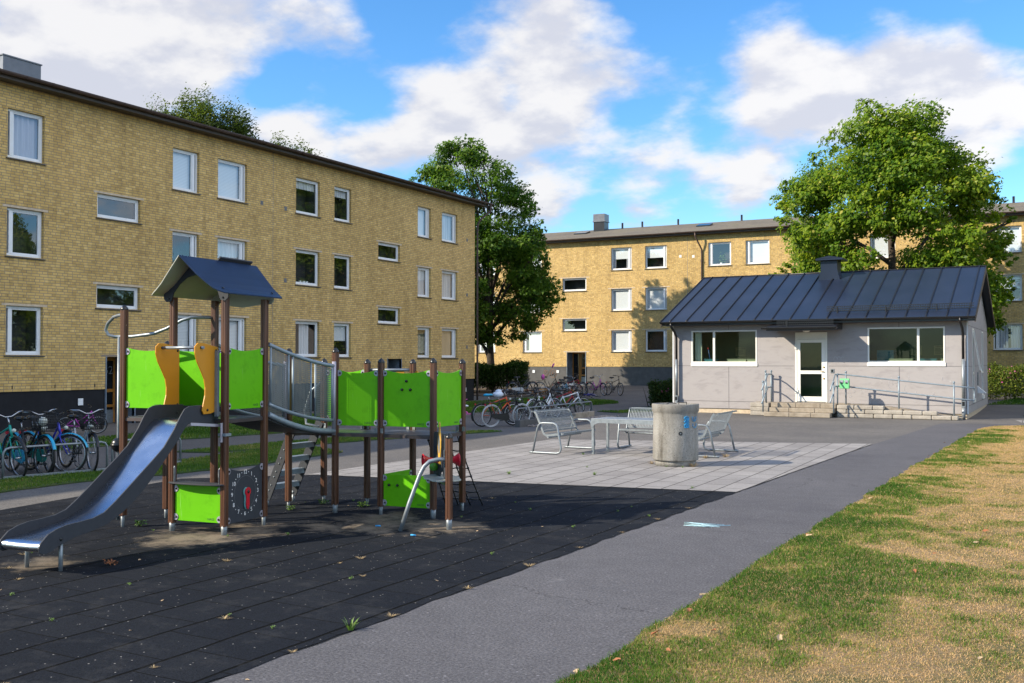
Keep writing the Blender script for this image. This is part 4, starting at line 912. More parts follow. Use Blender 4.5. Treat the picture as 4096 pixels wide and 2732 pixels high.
# door
u0, u1, z0, z1 = HD; d = MB()
d.fbox(FH, u0, u0+.055, -.10, .02, z0, z1); d.fbox(FH, u1-.055, u1, -.10, .02, z0, z1); d.fbox(FH, u0+.055, u1-.055, -.10, .02, z1-.05, z1); d.fbox(FH, u0+.055, u1-.055, -.10, .014, 2.70, 2.75); d.fbox(FH, u0+.055, u1-.055, -.09, 0, 2.75, 2.89)
fr = d.build('door_frame', M['cream_paint'], hs_, .004)
d = MB(); a, b, c, e = u0+.06, u1-.06, z0+.02, 2.69
d.fbox(FH, a, a+.115, -.07, .004, c, e); d.fbox(FH, b-.135, b, -.07, .004, c, e); d.fbox(FH, a+.115, b-.135, -.07, .004, e-.12, e); d.fbox(FH, a+.115, b-.135, -.07, .004, 1.46, 1.58); d.fbox(FH, a+.115, b-.135, -.07, .004, c, .66)
dr = d.build('door', M['cream_paint'], hs_, .004)
g = MB(); g.quad([FH(a+.11,-.03,c+.1),FH(b-.13,-.03,c+.1),FH(b-.13,-.03,e-.1),FH(a+.11,-.03,e-.1)]); g.build('glazing', M['glass_green'], dr)
h = MB(); h.tube([FH(b-.06,.004,1.55),FH(b-.06,.055,1.55),FH(b-.17,.055,1.55)], .012, 6)
for zz in (1.70,1.30): h.lathe([(.03,0),(.03,-.018),(0,-.018)], FH(b-.06,.004,zz), 10, 'y')
h.build('handle', mat('brass', (.45,.28,.10), .3, .9), dr)
hg = MB()
for zz in (2.35,.78): hg.fbox(FH, u0-.012, u0+.05, .02, .05, zz, zz+.16); hg.fbox(FH, u0+.05, u0+.10, .006, .04, zz+.04, zz+.12)
hg.build('hinge', M['cream_paint'], fr)
it = MB(); it.fbox(FH, -7.26, -7.14, .001, .02, 1.50, 1.64); io = it.build('intercom', M['galv_dull'], hs_, .004)
it = MB(); it.fbox(FH, -7.235, -7.165, .0205, .026, 1.525, 1.615); it.build('intercom_face', M['black_plastic'], io)
# roof
ey, ez, ry, rz, by = 35.44, 3.38, 40.6, 5.42, 45.76; rx0, rx1 = -13.36, -2.58
rf = MB(); t = .07
rf.prism([(rx0,ey,ez-t),(rx0,ey,ez),(rx0,ry,rz),(rx0,by,ez),(rx0,by,ez-t),(rx0,ry,rz-t)], (rx1-rx0,0,0))
ro = rf.build('roof', M['seam_roof'], hs_)
def onr(x, y, h=0): return (x, y, ez+(rz-ez)*(y-ey)/(ry-ey)+h)
sm = MB()
for k in range(18):
    x = -13.00+k*.637
    if x > rx1-.05: break
    for (ya, yb) in ((ey,ry-.02),):
        sm.box8([(x-.020,ya,ez+.001),(x+.020,ya,ez+.001),onr(x+.020,yb,.001),onr(x-.020,yb,.001),(x-.016,ya+.02,ez+.05),(x+.016,ya+.02,ez+.05),onr(x+.016,yb,.05),onr(x-.016,yb,.05)])
sm.tube([(rx0,ry,rz+.012),(rx1,ry,rz+.012)], .03, 6)
for x in (rx0+.004, rx1-.004): sm.box8([(x-.012,ey,ez+.001),(x+.012,ey,ez+.001),onr(x+.012,ry,.001),onr(x-.012,ry,.001),(x-.012,ey,ez+.035),(x+.012,ey,ez+.035),onr(x+.012,ry,.035),onr(x-.012,ry,.035)])
sm.build('standing_seam', M['black_paint'], ro)  # seams are roof metal; the black paints in their shadow lines
for x in (rx1-.03, rx0-.003):
    vb = MB(); vb.prism([(x,ey+.02,ez-.02),(x,ry,rz-.02),(x,by,ez-.02),(x,by,ez-.2),(x,ry,rz-.22),(x,ey+.02,ez-.2)], (.033,0,0))
    vb.build('bargeboard', M['fascia'], hs_)
so_ = MB(); so_.box(HX0-.25, HX1+.24, ey+.02, 35.995, ez-.14, ez-.075); so_.build('soffit', M['black_paint'], hs_)
gutter(hs_, FH, rx0, rx1, .62, 3.37, .062, 'black_paint')
def guard(parent, xa, xb, y, z, zr):
    g = MB()
    for zz in (0, .075, .15): g.bar((xa,y,z+zz), (xb,y,z+zz), .024)
    x = xa
    while x <= xb: g.bar((x,y,z), (x,y,z+.15), .016); x += .075
    x = xa+.35
    while x < xb: g.box(x-.02, x+.02, y-.03, y+.05, zr, z+.15); g.bar((x,y+.25,zr+.1), (x,y+.02,z+.12), .02); x += .95*1.7
    return g.build('snow_guard', M['black_paint'], parent)
guard(ro, -7.38, -2.66, 36.05, 3.68, 3.60)
# chimney with flared foot and hood
cm = MB()
cm.prism([(-8.50,39.72,4.90),(-8.36,39.72,5.45),(-8.36,39.72,5.82),(-7.74,39.72,5.82),(-7.74,39.72,5.45),(-7.60,39.72,4.90)], (0,.75,0))
co = cm.build('chimney', M['seam_roof'], hs_)
cm = MB(); cm.box(-8.52,-7.50,39.56,40.6,5.825,5.90); cm.prism([(-8.52,39.56,5.90),(-8.02,39.56,5.99),(-7.50,39.56,5.90)], (0,1.04,0)); cm.build('chimney_hood', M['seam_roof'], co, .008)
# canopy
ca = MB(); ca.box8([(-9.18,34.72,2.97),(-6.85,34.72,2.97),(-6.85,35.99,3.02),(-9.18,35.99,3.02),(-9.18,34.72,3.10),(-6.85,34.72,3.10),(-6.85,35.99,3.29),(-9.18,35.99,3.29)])
cn = ca.build('canopy', M['black_paint'], hs_)
gutter(cn, FH, -9.34, -6.78, 1.34, 3.07, .055, 'black_paint')
guard(cn, -8.86, -6.93, 34.95, 3.17, 3.12)
lp = MB(); lp.ball((-8.0,35.6,2.98), .13, 12, 8, 1, 1, .4); lp.build('lamp', M['cream_paint'], cn)
# downpipes
for x, zt in ((-12.93, 1.98), (-3.03, 1.98)):
    p = MB(); p.tube([(x,35.38,3.33),(x,35.40,3.2),(x+.03,35.72,3.0),(x+.04,35.86,2.85),(x+.04,35.88,2.7),(x+.04,35.88,zt)], .045, 10); dpo = p.build('downpipe', M['black_paint'], hs_)
    p = MB(); p.tube([(x+.04,35.88,zt),(x+.04,35.88,.62)], .054, 10); p.tube([(x+.04,35.88,.40),(x+.04,35.88,.0)], .058, 10); p.box(x-.02,x+.10,35.82,35.94,.40,.62)
    p.build('lower_pipe', M['galv'], dpo)
    p = MB(); p.box(x+.0,x+.08,35.812,35.82,.44,.58); p.build('leaf_trap', M['black_paint'], dpo)
# gable windows, one propped open
for i, (a, b, c, e) in enumerate(GW):
    f = MB(); w_ = .05
    f.fbox(FE, a, a+w_, -.08, .014, c, e); f.fbox(FE, b-w_, b, -.08, .014, c, e); f.fbox(FE, a+w_, b-w_, -.08, .014, e-w_, e); f.fbox(FE, a+w_, b-w_, -.08, .014, c, c+w_); f.fbox(FE, a+w_, b-w_, -.08, .014, 1.45, 1.53)
    f.fbox(FE, a-.02, b+.02, .002, .06, c-.14, c-.004)
    fo = f.build('window', M['cream_paint'], hs_)
    g = MB(); g.quad([FE(a+w_,-.04,c+w_),FE(b-w_,-.04,c+w_),FE(b-w_,-.04,e-w_),FE(a+w_,-.04,e-w_)]); g.build('pane', M['dark_glass'], fo)
    if i == 0:
        s = MB(); ob = .26
        for p, q in ((a+w_,a+w_+.04),(b-w_-.04,b-w_)):
            s.box8([FE(p,ob,1.53),FE(q,ob,1.53),FE(q,ob-.03,1.53),FE(p,ob-.03,1.53),FE(p,.03,e-w_),FE(q,.03,e-w_),FE(q,.0,e-w_),FE(p,.0,e-w_)])
        s.box8([FE(a+w_,ob,1.53),FE(b-w_,ob,1.53),FE(b-w_,ob-.03,1.53),FE(a+w_,ob-.03,1.53),FE(a+w_,ob-.01,1.60),FE(b-w_,ob-.01,1.60),FE(b-w_,ob-.04,1.60),FE(a+w_,ob-.04,1.60)])
        so2 = s.build('open_sash', M['cream_paint'], fo)
        s = MB(); s.quad([FE(a+w_+.03,ob-.02,1.56),FE(b-w_-.03,ob-.02,1.56),FE(b-w_-.03,.015,e-w_),FE(a+w_+.03,.015,e-w_)]); s.build('sash_glass', M['glass'], so2)
v = MB(); v.prism([FE(3.9,.003,.75),FE(3.9,.003,1.0),FE(3.9,.28,.75)], Vector(FE(4.25,0,0))-Vector(FE(3.9,0,0))); v.build('vent_cowl', M['white_paint'], hs_)
v = MB()
for k in range(9): v.fbox(FE, 3.85, 4.3, .002, .03, 1.05+k*.055, 1.08+k*.055)
v.build('louvre', M['galv_dull'], hs_)
M['chalk_white'] = mat('white_chalk', (.52,.53,.55), .95, var=.2)
sc = MB(); rr = random.Random(11)
for k in range(16):
    x, z = rr.uniform(-7.0,-3.3), rr.uniform(.75,1.6); 
    pts = [(x+rr.uniform(-.03,.03)+.02*j*rr.uniform(-1,1), 35.997, z-j*.05) for j in range(rr.randint(3,6))]
    sc.tube(pts, .0045, 3)
for k in range(3): sc.tube([(-7.1+.12*k+.05*math.cos(t*.5),35.997,2.02+.05*math.sin(t*.6)) for t in range(9)], .005, 3)
sc.build('chalk_scribble', M['chalk_white'], hs_)

# ---- steps, ramp, rails
def m_stone(name, a, b):
    m, N, L, B = newmat(name); B.inputs['Roughness'].default_value = .9; n = noise_node(N, L, 3.5, 8, .68); n2 = noise_node(N, L, 50, 4, .7)
    r = ramp(N, L, n.outputs[0], [(.3, a), (.7, b)]); r2 = ramp(N, L, n2.outputs[0], [(.3, (.75,.75,.75)), (.7, (1.15,1.15,1.15))])
    L.new(mixc(N, L, 1, r.outputs[0], r2.outputs[0], 'MULTIPLY'), B.inputs['Base Color']); bump(N, L, B, n2.outputs[0], .7, .01); return m
M['step_stone'] = m_stone('step_stone', (.22,.18,.135), (.40,.345,.275)); M['block_stone'] = m_stone('block_stone', (.27,.24,.205), (.46,.42,.36))
st = thing('stone_steps', 'three weathered concrete block steps up to the white door', 'steps', (-8, 35, 0))
rr = random.Random(2)
for k, (y, z) in enumerate(((34.48,.15),(34.76,.30),(35.04,.45))):
    xs = [(-9.22,-8.35,-7.62,-6.98),(-9.16,-8.42,-7.55,-6.92),(-9.12,-8.25,-7.42,-6.90)][k]
    for a, b in zip(xs[:-1], xs[1:]):
        s = MB(); s.box(a+.004, b-.004, y, (y+.36 if k < 2 else 35.4), z-.15, z-.002); s.build('step_block', M['step_stone'], st, .018)
s = MB(); s.box(-9.85,-6.6,35.405,35.99,.0,.452); s.build('landing', M['step_stone'], st)
for a, z in ((-9.85,.0),(-9.85,.15),(-9.85,.30)):
    s = MB(); s.box(a, -9.19, 35.03, 35.40, z, z+.147); s.build('step_block', M['block_stone'], st, .02)
rp = thing('ramp', 'sloping access ramp edged with tumbled concrete blocks along the house front', 'ramp', (-5, 35.5, 0))
s = MB(); s.prism([(-6.595,35.32,0),(-6.595,35.32,.435),(-5.3,35.32,.38),(-3.0,35.32,.06),(-3.0,35.32,0)], (0,.66,0)); s.build('ramp_surface', M['step_stone'], rp)
for row, xe, z, o_ in ((0,-3.08,0,0),(1,-3.7,.14,.3),(2,-5.35,.28,.05)):
    x = -6.88; first = True
    while x < xe-.1:
        w_ = (.62-o_ if first and o_ else .60); first = False; b = min(x+w_, xe); s = MB(); s.box(x+.006, b-.006, 35.04+rr.uniform(0,.02), 35.31, z, z+.137); s.build('edge_block', M['block_stone'], rp, .03); x = b
def post(mb, x, y, z0, z1, r=.027): mb.tube([(x,y,z0),(x,y,z1)], r, 8); mb.ball((x,y,z1+.02), .042, 10, 7)
hl = thing('handrail', 'galvanised tube handrail left of the white door steps', 'handrail', (-9.3, 35, 0), group='tube handrails at the door')
p = MB(); post(p,-9.28,35.75,.45,1.53); post(p,-9.28,35.05,.45,1.44); post(p,-9.28,34.62,.15,1.18); post(p,-9.5,35.8,.45,1.53); p.build('post', M['rail_paint'], hl)
for dz in (0,-.46):
    p = MB(); p.tube([(-9.48,35.78,1.45+dz),(-9.3,35.76,1.45+dz),(-9.22,35.6,1.45+dz),(-9.22,35.05,1.45+dz),(-9.22,34.25,.93+dz)], .024, 8); p.ball((-9.22,34.25,.93+dz), .034, 8, 6); p.build('rail', M['rail_paint'], hl)
hr = thing('handrail', 'long galvanised tube handrail following the ramp right of the white door', 'handrail', (-5, 35.1, 0), group='tube handrails at the door')
for x, y, a, b in ((-6.86,35.12,.45,1.44),(-6.90,34.66,.15,1.18),(-6.60,35.22,.44,1.52),(-4.90,35.22,.33,1.36),(-3.22,35.22,.10,1.20)):
    p = MB(); post(p, x, y, a, b); p.build('post', M['rail_paint'], hr)
for dz, e in ((0,0),(-.40,0)):
    p = MB(); p.tube([(-6.92,34.25,.94+dz),(-6.92,35.05,1.46+dz),(-6.80,35.20,1.46+dz),(-6.6,35.22,1.45+dz),(-4.9,35.22,1.27+dz),(-3.22,35.22,1.10+dz),(-2.64,35.22,1.05+dz)], .024, 8); p.ball((-6.92,34.25,.94+dz), .034, 8, 6); p.build('rail', M['rail_paint'], hr)
p = MB(); p.tube([(-2.65,35.22,1.05),(-2.62,35.26,1.04),(-2.62,35.30,.9),(-2.62,35.26,.66),(-2.65,35.22,.65)], .024, 8); p.build('rail_end', M['rail_paint'], hr)
M['green_box'] = mat('mint_green_box', (.16,.52,.22), .45, var=.08)
ab = thing('ash_box', 'mint green ash box with a face on the ramp handrail', 'ash box', (-6.62, 35.13, 1.0))
p = MB(); p.prism([(-6.77,35.02,.98),(-6.77,35.02,1.25),(-6.77,35.08,1.32),(-6.77,35.185,1.32),(-6.77,35.185,.98)], (.31,0,0)); p.build('box', M['green_box'], ab, .012)
p = MB()
for x in (-6.745,-6.59): p.box(x, x+.10, 35.008, 35.018, 1.18, 1.27)
p.build('worn_patch', M['plum'], ab)
p = MB()
for x in (-6.725,-6.57): p.box(x, x+.055, 35.000, 35.007, 1.155, 1.195)
p.build('slot', M['black_paint'], ab)
# ------------------------------------------------------------------ trees and hedges
def leaves(name, parent, C, size, m, lv, normal=None, flat=.55, loc_off=None, aspect=.62):
    n = len(C); nr = RNG.normal(size=(n,3)); nr /= np.linalg.norm(nr,axis=1)[:,None]
    if normal is not None: nr = nr*(flat)+normal*(1-flat)
    nr += np.array((-.38,-.36,.45)); nr /= np.linalg.norm(nr,axis=1)[:,None]
    t = RNG.normal(size=(n,3)); t -= nr*(t*nr).sum(1)[:,None]; t /= np.linalg.norm(t,axis=1)[:,None]; b = np.cross(nr,t)
    s = size*(.6+.8*RNG.random(n))[:,None]
    V = np.empty((n,4,3)); V[:,0] = C-t*s*.5; V[:,1] = C+b*s*aspect*.5+nr*s*.10; V[:,2] = C+t*s*.55-nr*s*.12; V[:,3] = C-b*s*aspect*.5+nr*s*.10
    V = V.reshape(-1,3)-np.array(OFF.get(parent.name,(0,0,0)))
    return npmesh(name, V, np.arange(n*4).reshape(-1,4), m, lv, parent)
def envelope(prof, z):
    zs = [p[0] for p in prof]; return np.interp(z, zs, [p[1] for p in prof]), np.interp(z, zs, [p[2] for p in prof])
def make_tree(label, base, prof, nblob, nleaf, size, m, seed, rad=(.55,1.25), trunk_r=.28, bark='bark', group=None, spriggy=.34, skew=0.0, hang=0.0, hollow=.45, top=None, nlimb=26, litp=.5, sprays=0):
    """prof: (z, half width, offset along x') with x' = camera-right-ish direction of the crown"""
    rr = random.Random(seed); bx, by, bz = base
    T = thing('tree', label, 'tree', base, group=group)
    zs = [p[0] for p in prof]; z0, z1 = min(zs), max(zs); ax = np.array((.873,.487)); ay = np.array((-.487,.873))
    blobs = []
    area = np.array([envelope(prof, z)[0] for z in np.linspace(z0,z1,60)]); cdf = np.cumsum(area**1.5); cdf /= cdf[-1]
    for i in range(nblob):
        z = float(np.interp(rr.random(), cdf, np.linspace(z0,z1,60))); w, o = envelope(prof, z)
        a = rr.uniform(0, 2*math.pi); q = math.sqrt(hollow+(1-hollow)*rr.random()); r_ = rr.uniform(*rad)*(.7+.3*min(1,w/3))
        q = q*max(.05, (w-r_*.55))/max(w,.01)
        p = ax*(o+w*q*math.cos(a))+ay*(w*q*math.sin(a)*.95)
        blobs.append((bx+p[0], by+p[1], bz+z, r_, r_*rr.uniform(.6,.85)*(1+hang*2)))
    for i in range(sprays):      # lone sprays that break the outline
        z = float(np.interp(rr.random()**.8, cdf, np.linspace(z0,z1,60)))+(.5 if i % 4 == 0 else 0); w, o = envelope(prof, z); a = rr.uniform(0, 2*math.pi); q = rr.uniform(.94,1.10); r_ = rr.uniform(.28,.55)
        p = ax*(o+w*q*math.cos(a))+ay*(w*q*math.sin(a)*.95); blobs.append((bx+p[0], by+p[1], bz+z, r_, r_*rr.uniform(.6,1.3)))
    Bz = np.array(blobs)
    per = np.maximum(1, (nleaf*(Bz[:,3]**2)/np.sum(Bz[:,3]**2)).astype(int)); C, Nn, LV = [], [], []
    for (x,y,z,r,rz_), k in zip(blobs, per):
        ns = max(6, k//9); d = RNG.normal(size=(ns,3)); d /= np.linalg.norm(d,axis=1)[:,None]
        rad_ = (.45+.6*RNG.random(ns)**.6)[:,None]; c = d*rad_*np.array([r,r,rz_])
        spr = np.repeat(c, 9, 0)+RNG.normal(size=(ns*9,3))*spriggy*np.array([1,1,.8+hang])*r*.42
        if hang: spr[:,2] -= hang*RNG.random(len(spr))*1.2
        base_lv = RNG.normal(.36,.10)
        C.append(spr+np.array([x,y,z])); Nn.append(np.repeat(d,9,0)); LV.append(np.clip(base_lv+RNG.normal(0,.20,len(spr))+.25*(RNG.random(len(spr))<.06),0,1))
    C, Nn, LV = np.concatenate(C), np.concatenate(Nn), np.concatenate(LV)
    leaves('crown', T, C, size, m, LV, Nn, .5)
    mb = MB(); H = (top or z1*.86); n = 9; pts = [(bx+skew*(k/n)**1.5*.873+.06*math.sin(k*1.7), by+skew*(k/n)**1.5*.487+.06*math.cos(k*2.1), bz-.15+H*k/n) for k in range(n+1)]
    mb.tube(pts, [trunk_r*(1.25 if k == 0 else 1)*(1-.88*k/n) for k in range(n+1)], 9)
    mb.build('trunk', M[bark], T)
    lm = MB(); order = sorted(range(len(blobs)), key=lambda i: rr.random())[:nlimb]
    for i in order:
        x, y, z, r, _ = blobs[i]; hz = max(1.2, min(H*.9, (z-bz)*rr.uniform(.45,.75))); k = hz/H*n; i0 = min(n-1, int(k)); f_ = k-i0
        p0 = Vector(pts[i0]).lerp(Vector(pts[i0+1]), f_); p3 = Vector((x,y,z)); mid = p0.lerp(p3,.5)+Vector((rr.uniform(-.2,.2),rr.uniform(-.2,.2),rr.uniform(-.1,.35)))
        r0 = trunk_r*(1-.85*hz/H)*.55+.02
        lm.tube([p0, p0.lerp(mid,.5)+Vector((0,0,.08)), mid, mid.lerp(p3,.5), p3], [r0,r0*.8,r0*.6,r0*.4,.012], 5)
        for q in range(3):
            e = p3+Vector((rr.uniform(-1,1),rr.uniform(-1,1),rr.uniform(-.5,.9)))*r*.8; lm.tube([mid.lerp(p3,.6+.1*q), e], [r0*.3+.006,.006], 4)
    lm.build('limbs', M[bark], T)
    return T
OAK = make_tree('large sunlit oak with a broad dense crown rising behind the grey house roof', (-7.55, 52.0, .26),
    [(2.2,3.2,.2),(4.0,5.0,.1),(5.8,5.4,.1),(7.2,5.4,-.1),(8.6,5.2,-.2),(10.2,4.6,-.2),(11.6,4.0,-.1),(12.8,3.2,-.1),(13.8,2.2,.1),(14.7,.9,.2)], 150, 118000, .18, M['oak_leaf'], 33, (.65,1.3), .34, spriggy=.36, hollow=.45, sprays=70)
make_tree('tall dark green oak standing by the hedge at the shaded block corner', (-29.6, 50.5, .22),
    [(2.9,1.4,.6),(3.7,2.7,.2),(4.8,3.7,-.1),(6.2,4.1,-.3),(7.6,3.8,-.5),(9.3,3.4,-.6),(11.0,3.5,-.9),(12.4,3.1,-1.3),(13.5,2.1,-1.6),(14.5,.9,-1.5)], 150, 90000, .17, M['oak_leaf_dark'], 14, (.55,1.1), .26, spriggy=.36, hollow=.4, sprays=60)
make_tree('weeping birch showing above the gutter of the shaded block, tallest of three', (-62, 58.8, .35), [(15.35,4.81,0.00),(18.69,4.67,0.00),(20.83,3.87,0.27),(22.43,2.27,0.67),(23.50,0.80,0.80)], 120, 60000, .22, M['birch_leaf'], 21, (.65,1.25), .2, 'birch_bark', hang=.7, spriggy=.6, top=22.5, nlimb=30)
make_tree('small birch top peeping over the gutter right of the tall birch', (-62.5, 69.3, .35), [(15.35,4.27,0.00),(18.16,4.00,0.00),(20.29,2.54,0.27),(21.36,0.80,-0.80)], 90, 36000, .22, M['birch_leaf'], 22, (.6,1.2), .18, 'birch_bark', hang=.7, spriggy=.6, top=19.5, nlimb=24)
make_tree('birch twig tip just clearing the gutter left of the tall birch', (-62, 54.0, .35), [(15.35,2.67,0.00),(18.69,2.14,0.00),(20.83,1.20,0.00),(22.29,0.47,0.13)], 34, 6000, .13, M['birch_leaf'], 23, (.45,.8), .15, 'birch_bark', hang=.6, spriggy=.6, top=20.5, nlimb=16)
for x, y, k, lb in ((17,37,.85,'oak on the far lawn to the right of the grey house, nearest of three'),(27,50,1.0,'oak on the far lawn to the right of the grey house, middle of three'),(13,54,.8,'oak on the far lawn to the right of the grey house, closest to the block')):
    o = copy_tree(OAK); o.location = (x,y,gz(y)); o.scale = (k,k,k); o.rotation_euler = (0,0,x*.7); o['label'] = lb
def hedge(name, label, cat, pts, w, h, n, size, m, base=.18, stems=True, top_wob=.18):
    """clipped shrubbery along a line"""
    cx = sum(p[0] for p in pts)/len(pts); cy = sum(p[1] for p in pts)/len(pts); T = thing(name, label, cat, (cx, cy, gz(cy)))
    seg = [(Vector((*a,0)), Vector((*b,0))) for a, b in zip(pts[:-1], pts[1:])]; Ls = [(b-a).length for a, b in seg]; tot = sum(Ls)
    t = RNG.random(n)*tot; P = np.zeros((n,3)); acc = 0
    side = RNG.random(n)*2-1; hz = RNG.random(n)**.8
    shell = RNG.random(n); edge = shell < .72
    top = edge & (RNG.random(n) < .30); hz[top] = .9+.14*RNG.random(top.sum()); sd = edge & ~top; side[sd] = np.sign(side[sd])*(.82+.22*RNG.random(sd.sum()))
    for (a, b), L in zip(seg, Ls):
        k = (t >= acc) & (t <= acc+L); f = (t[k]-acc)/L; d = (b-a)/L; nn = Vector((-d.y, d.x, 0))
        bulge = 1-.35*np.clip(hz[k]-.75,0,1)*2; bulge *= np.where(hz[k] < .25, .8, 1)
        P[k,0] = a.x+(b.x-a.x)*f+nn.x*side[k]*w/2*bulge; P[k,1] = a.y+(b.y-a.y)*f+nn.y*side[k]*w/2*bulge; acc += L
    ends = RNG.normal(0,.12,(n,3)); hh = h*(1+top_wob*(vnoise(P[:,0],P[:,1],.6,31)-.5)*2)
    P[:,2] = np.interp(P[:,1],YB,ZB)+base+hz*(hh-base); P += ends*.5
    lv = np.clip(RNG.normal(.42,.2,n),0,.92); fl = RNG.random(n) < .05; lv = np.where(fl & (P[:,2] > np.interp(P[:,1],YB,ZB)+h*.55), .9+.1*RNG.random(n), lv)
    leaves('foliage', T, P, size, m, lv, None, 1.0)
    s = MB(); rr = random.Random(int(abs(cx*100)))
    for i in range(int(tot*7)):
        f = rr.random()*tot; acc = 0
        for (a, b), L in zip(seg, Ls):
            if f <= acc+L: break
            acc += L
        p = a.lerp(b, (f-acc)/L); z = gz(p.y); o = Vector((rr.uniform(-.3,.3)*w, rr.uniform(-.3,.3)*w, 0)); s.tube([(p.x+o.x*.5,p.y+o.y*.5,z-.05),(p.x+o.x,p.y+o.y,z+h*.5),(p.x+o.x*1.4,p.y+o.y*1.4,z+h*.85)], [.02,.014,.006], 4)
    s.build('stems', M['bark'], T)
    return T
hedge('hedge', 'tall clipped dark green hedge at the corner of the shaded block', 'hedge', [(-32.0,47.4),(-28.6,47.8),(-27.2,48.3),(-26.3,48.9)], 1.6, 1.55, 24000, .10, M['hedge_leaf'], .3)
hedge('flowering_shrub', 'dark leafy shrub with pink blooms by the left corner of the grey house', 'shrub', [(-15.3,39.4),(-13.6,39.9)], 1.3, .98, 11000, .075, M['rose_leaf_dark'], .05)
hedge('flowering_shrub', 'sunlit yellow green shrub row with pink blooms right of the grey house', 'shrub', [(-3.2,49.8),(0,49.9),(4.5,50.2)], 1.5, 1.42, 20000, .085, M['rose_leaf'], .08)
# bare shrub beside the hedge
bs = thing('bare_shrub', 'thin twiggy brown bush above the hedge left of the oak trunk', 'shrub', (-30.9, 48.6, .2))
s = MB(); rr = random.Random(8)
for i in range(46):
    a = rr.uniform(0,6.28); l = rr.uniform(.4,1.3); e = Vector((-30.9+math.cos(a)*l, 48.6+math.sin(a)*l*.6, .2+rr.uniform(2.3,3.6))); s.tube([(-30.9,48.6,.2),(-30.9+math.cos(a)*l*.4,48.6+math.sin(a)*l*.3,1.6),e], [.02,.012,.005], 4)
    for q in range(3): s.tube([e, e+Vector((rr.uniform(-.4,.4),rr.uniform(-.4,.4),rr.uniform(-.2,.4)))], .005, 3)
s.build('twigs', M['fascia'], bs)
# ------------------------------------------------------------------ play frame with slide, bridge, ladder and net
pf = thing('climbing_frame', 'green and brown climbing frame with roofed slide tower, bridge and rear deck', 'climbing frame', (-8.0, 9.0, 0))
A7 = R(7.0); AC = Vector((math.cos(A7), math.sin(A7), 0)); IN = Vector((-math.sin(A7), math.cos(A7), 0)); UP = Vector((0,0,1)); SD = .71
P1 = Vector((-8.06, 8.0, 0)); P2 = P1-AC*SD; PL = P1-AC*SD*2; P3 = P1+IN*SD; P4 = P2+IN*SD; PB = PL+IN*SD
Q1 = Vector((-8.03,9.85,0)); Q2 = Vector((-8.75,9.80,0)); Q3 = Vector((-8.72,10.46,0)); Q4 = Vector((-7.44,10.01,0)); Q5 = Vector((-6.71,10.08,0)); Q6 = Vector((-6.74,10.79,0)); Q7 = Vector((-8.05,10.53,0)); Q8 = Vector((-7.47,10.74,0)); QR = Vector((-6.11,9.5,0))
def wood_post(p, z0, z1, ang, cap=True, hw=.0365, foot=.036, lean=(0,0)):
    mb = MB(); e = Vector((math.cos(ang), math.sin(ang), 0)); n = Vector((-e.y, e.x, 0)); c = hw*.42; g = .004
    prof = []
    for sx, sy in ((1,1),(-1,1),(-1,-1),(1,-1)):
        # rounded corner then a groove at each face centre
        if (sx,sy) == (1,1): cs = [(hw,hw-c),(hw-c*.3,hw-c*.3),(hw-c,hw)]; gr = [(g,hw),(0,hw-.010),(-g,hw)]
        elif (sx,sy) == (-1,1): cs = [(-hw+c,hw),(-hw+c*.3,hw-c*.3),(-hw,hw-c)]; gr = [(-hw,g),(-hw+.010,0),(-hw,-g)]
        elif (sx,sy) == (-1,-1): cs = [(-hw,-hw+c),(-hw+c*.3,-hw+c*.3),(-hw+c,-hw)]; gr = [(-g,-hw),(0,-hw+.010),(g,-hw)]
        else: cs = [(hw-c,-hw),(hw-c*.3,-hw+c*.3),(hw,-hw+c)]; gr = [(hw,-g),(hw-.010,0),(hw,g)]
        prof += cs+gr
    pts = [p+e*x+n*y+UP*z0 for x, y in prof]
    mb.prism(pts, UP*(z1-z0)); po = mb.build('post', M['wood'], pf)
    f = MB(); f.tube([(p.x,p.y,-.05),(p.x,p.y,z0*.55),(p.x,p.y,z0+.01)], [foot*.80,foot*.92,foot], 10); f.build('foot', M['galv_dull'], po)
    if cap:
        k = MB(); k.lathe([(hw*1.22,0),(hw*1.26,.012),(hw*.95,.03),(hw*.45,.052),(0,.06)], (p.x,p.y,z1-.006), 12); k.build('cap', M['black_plastic'], po)
    return po
for p in (P1, P2): wood_post(p, .10, 2.62, A7, False)
for p in (P3, P4): wood_post(p, .11, 2.62, A7, False, foot=.024)
wood_post(PL, .14, 2.50, A7, True, foot=.024); wood_post(PB, .12, 2.10, A7, True, foot=.024)
a4 = R(4)
for p, t, ft in ((Q1,2.02,.036),(Q2,2.02,.020),(Q3,1.89,.022),(Q4,1.89,.026),(Q5,1.89,.036),(Q6,1.88,.024),(Q7,1.88,.024),(Q8,1.88,.024)): wood_post(p, .11, t, a4, True, foot=ft)
wood_post(QR, .12, 1.04, R(10), True)
bnd = MB(); bnd.prism([P1+AC*x+IN*y+UP*1.085 for x, y in ((-.05,-.05),(.05,-.05),(.05,.05),(-.05,.05))], UP*.03); bnd.build('post_band', M['rail_paint'], pf)

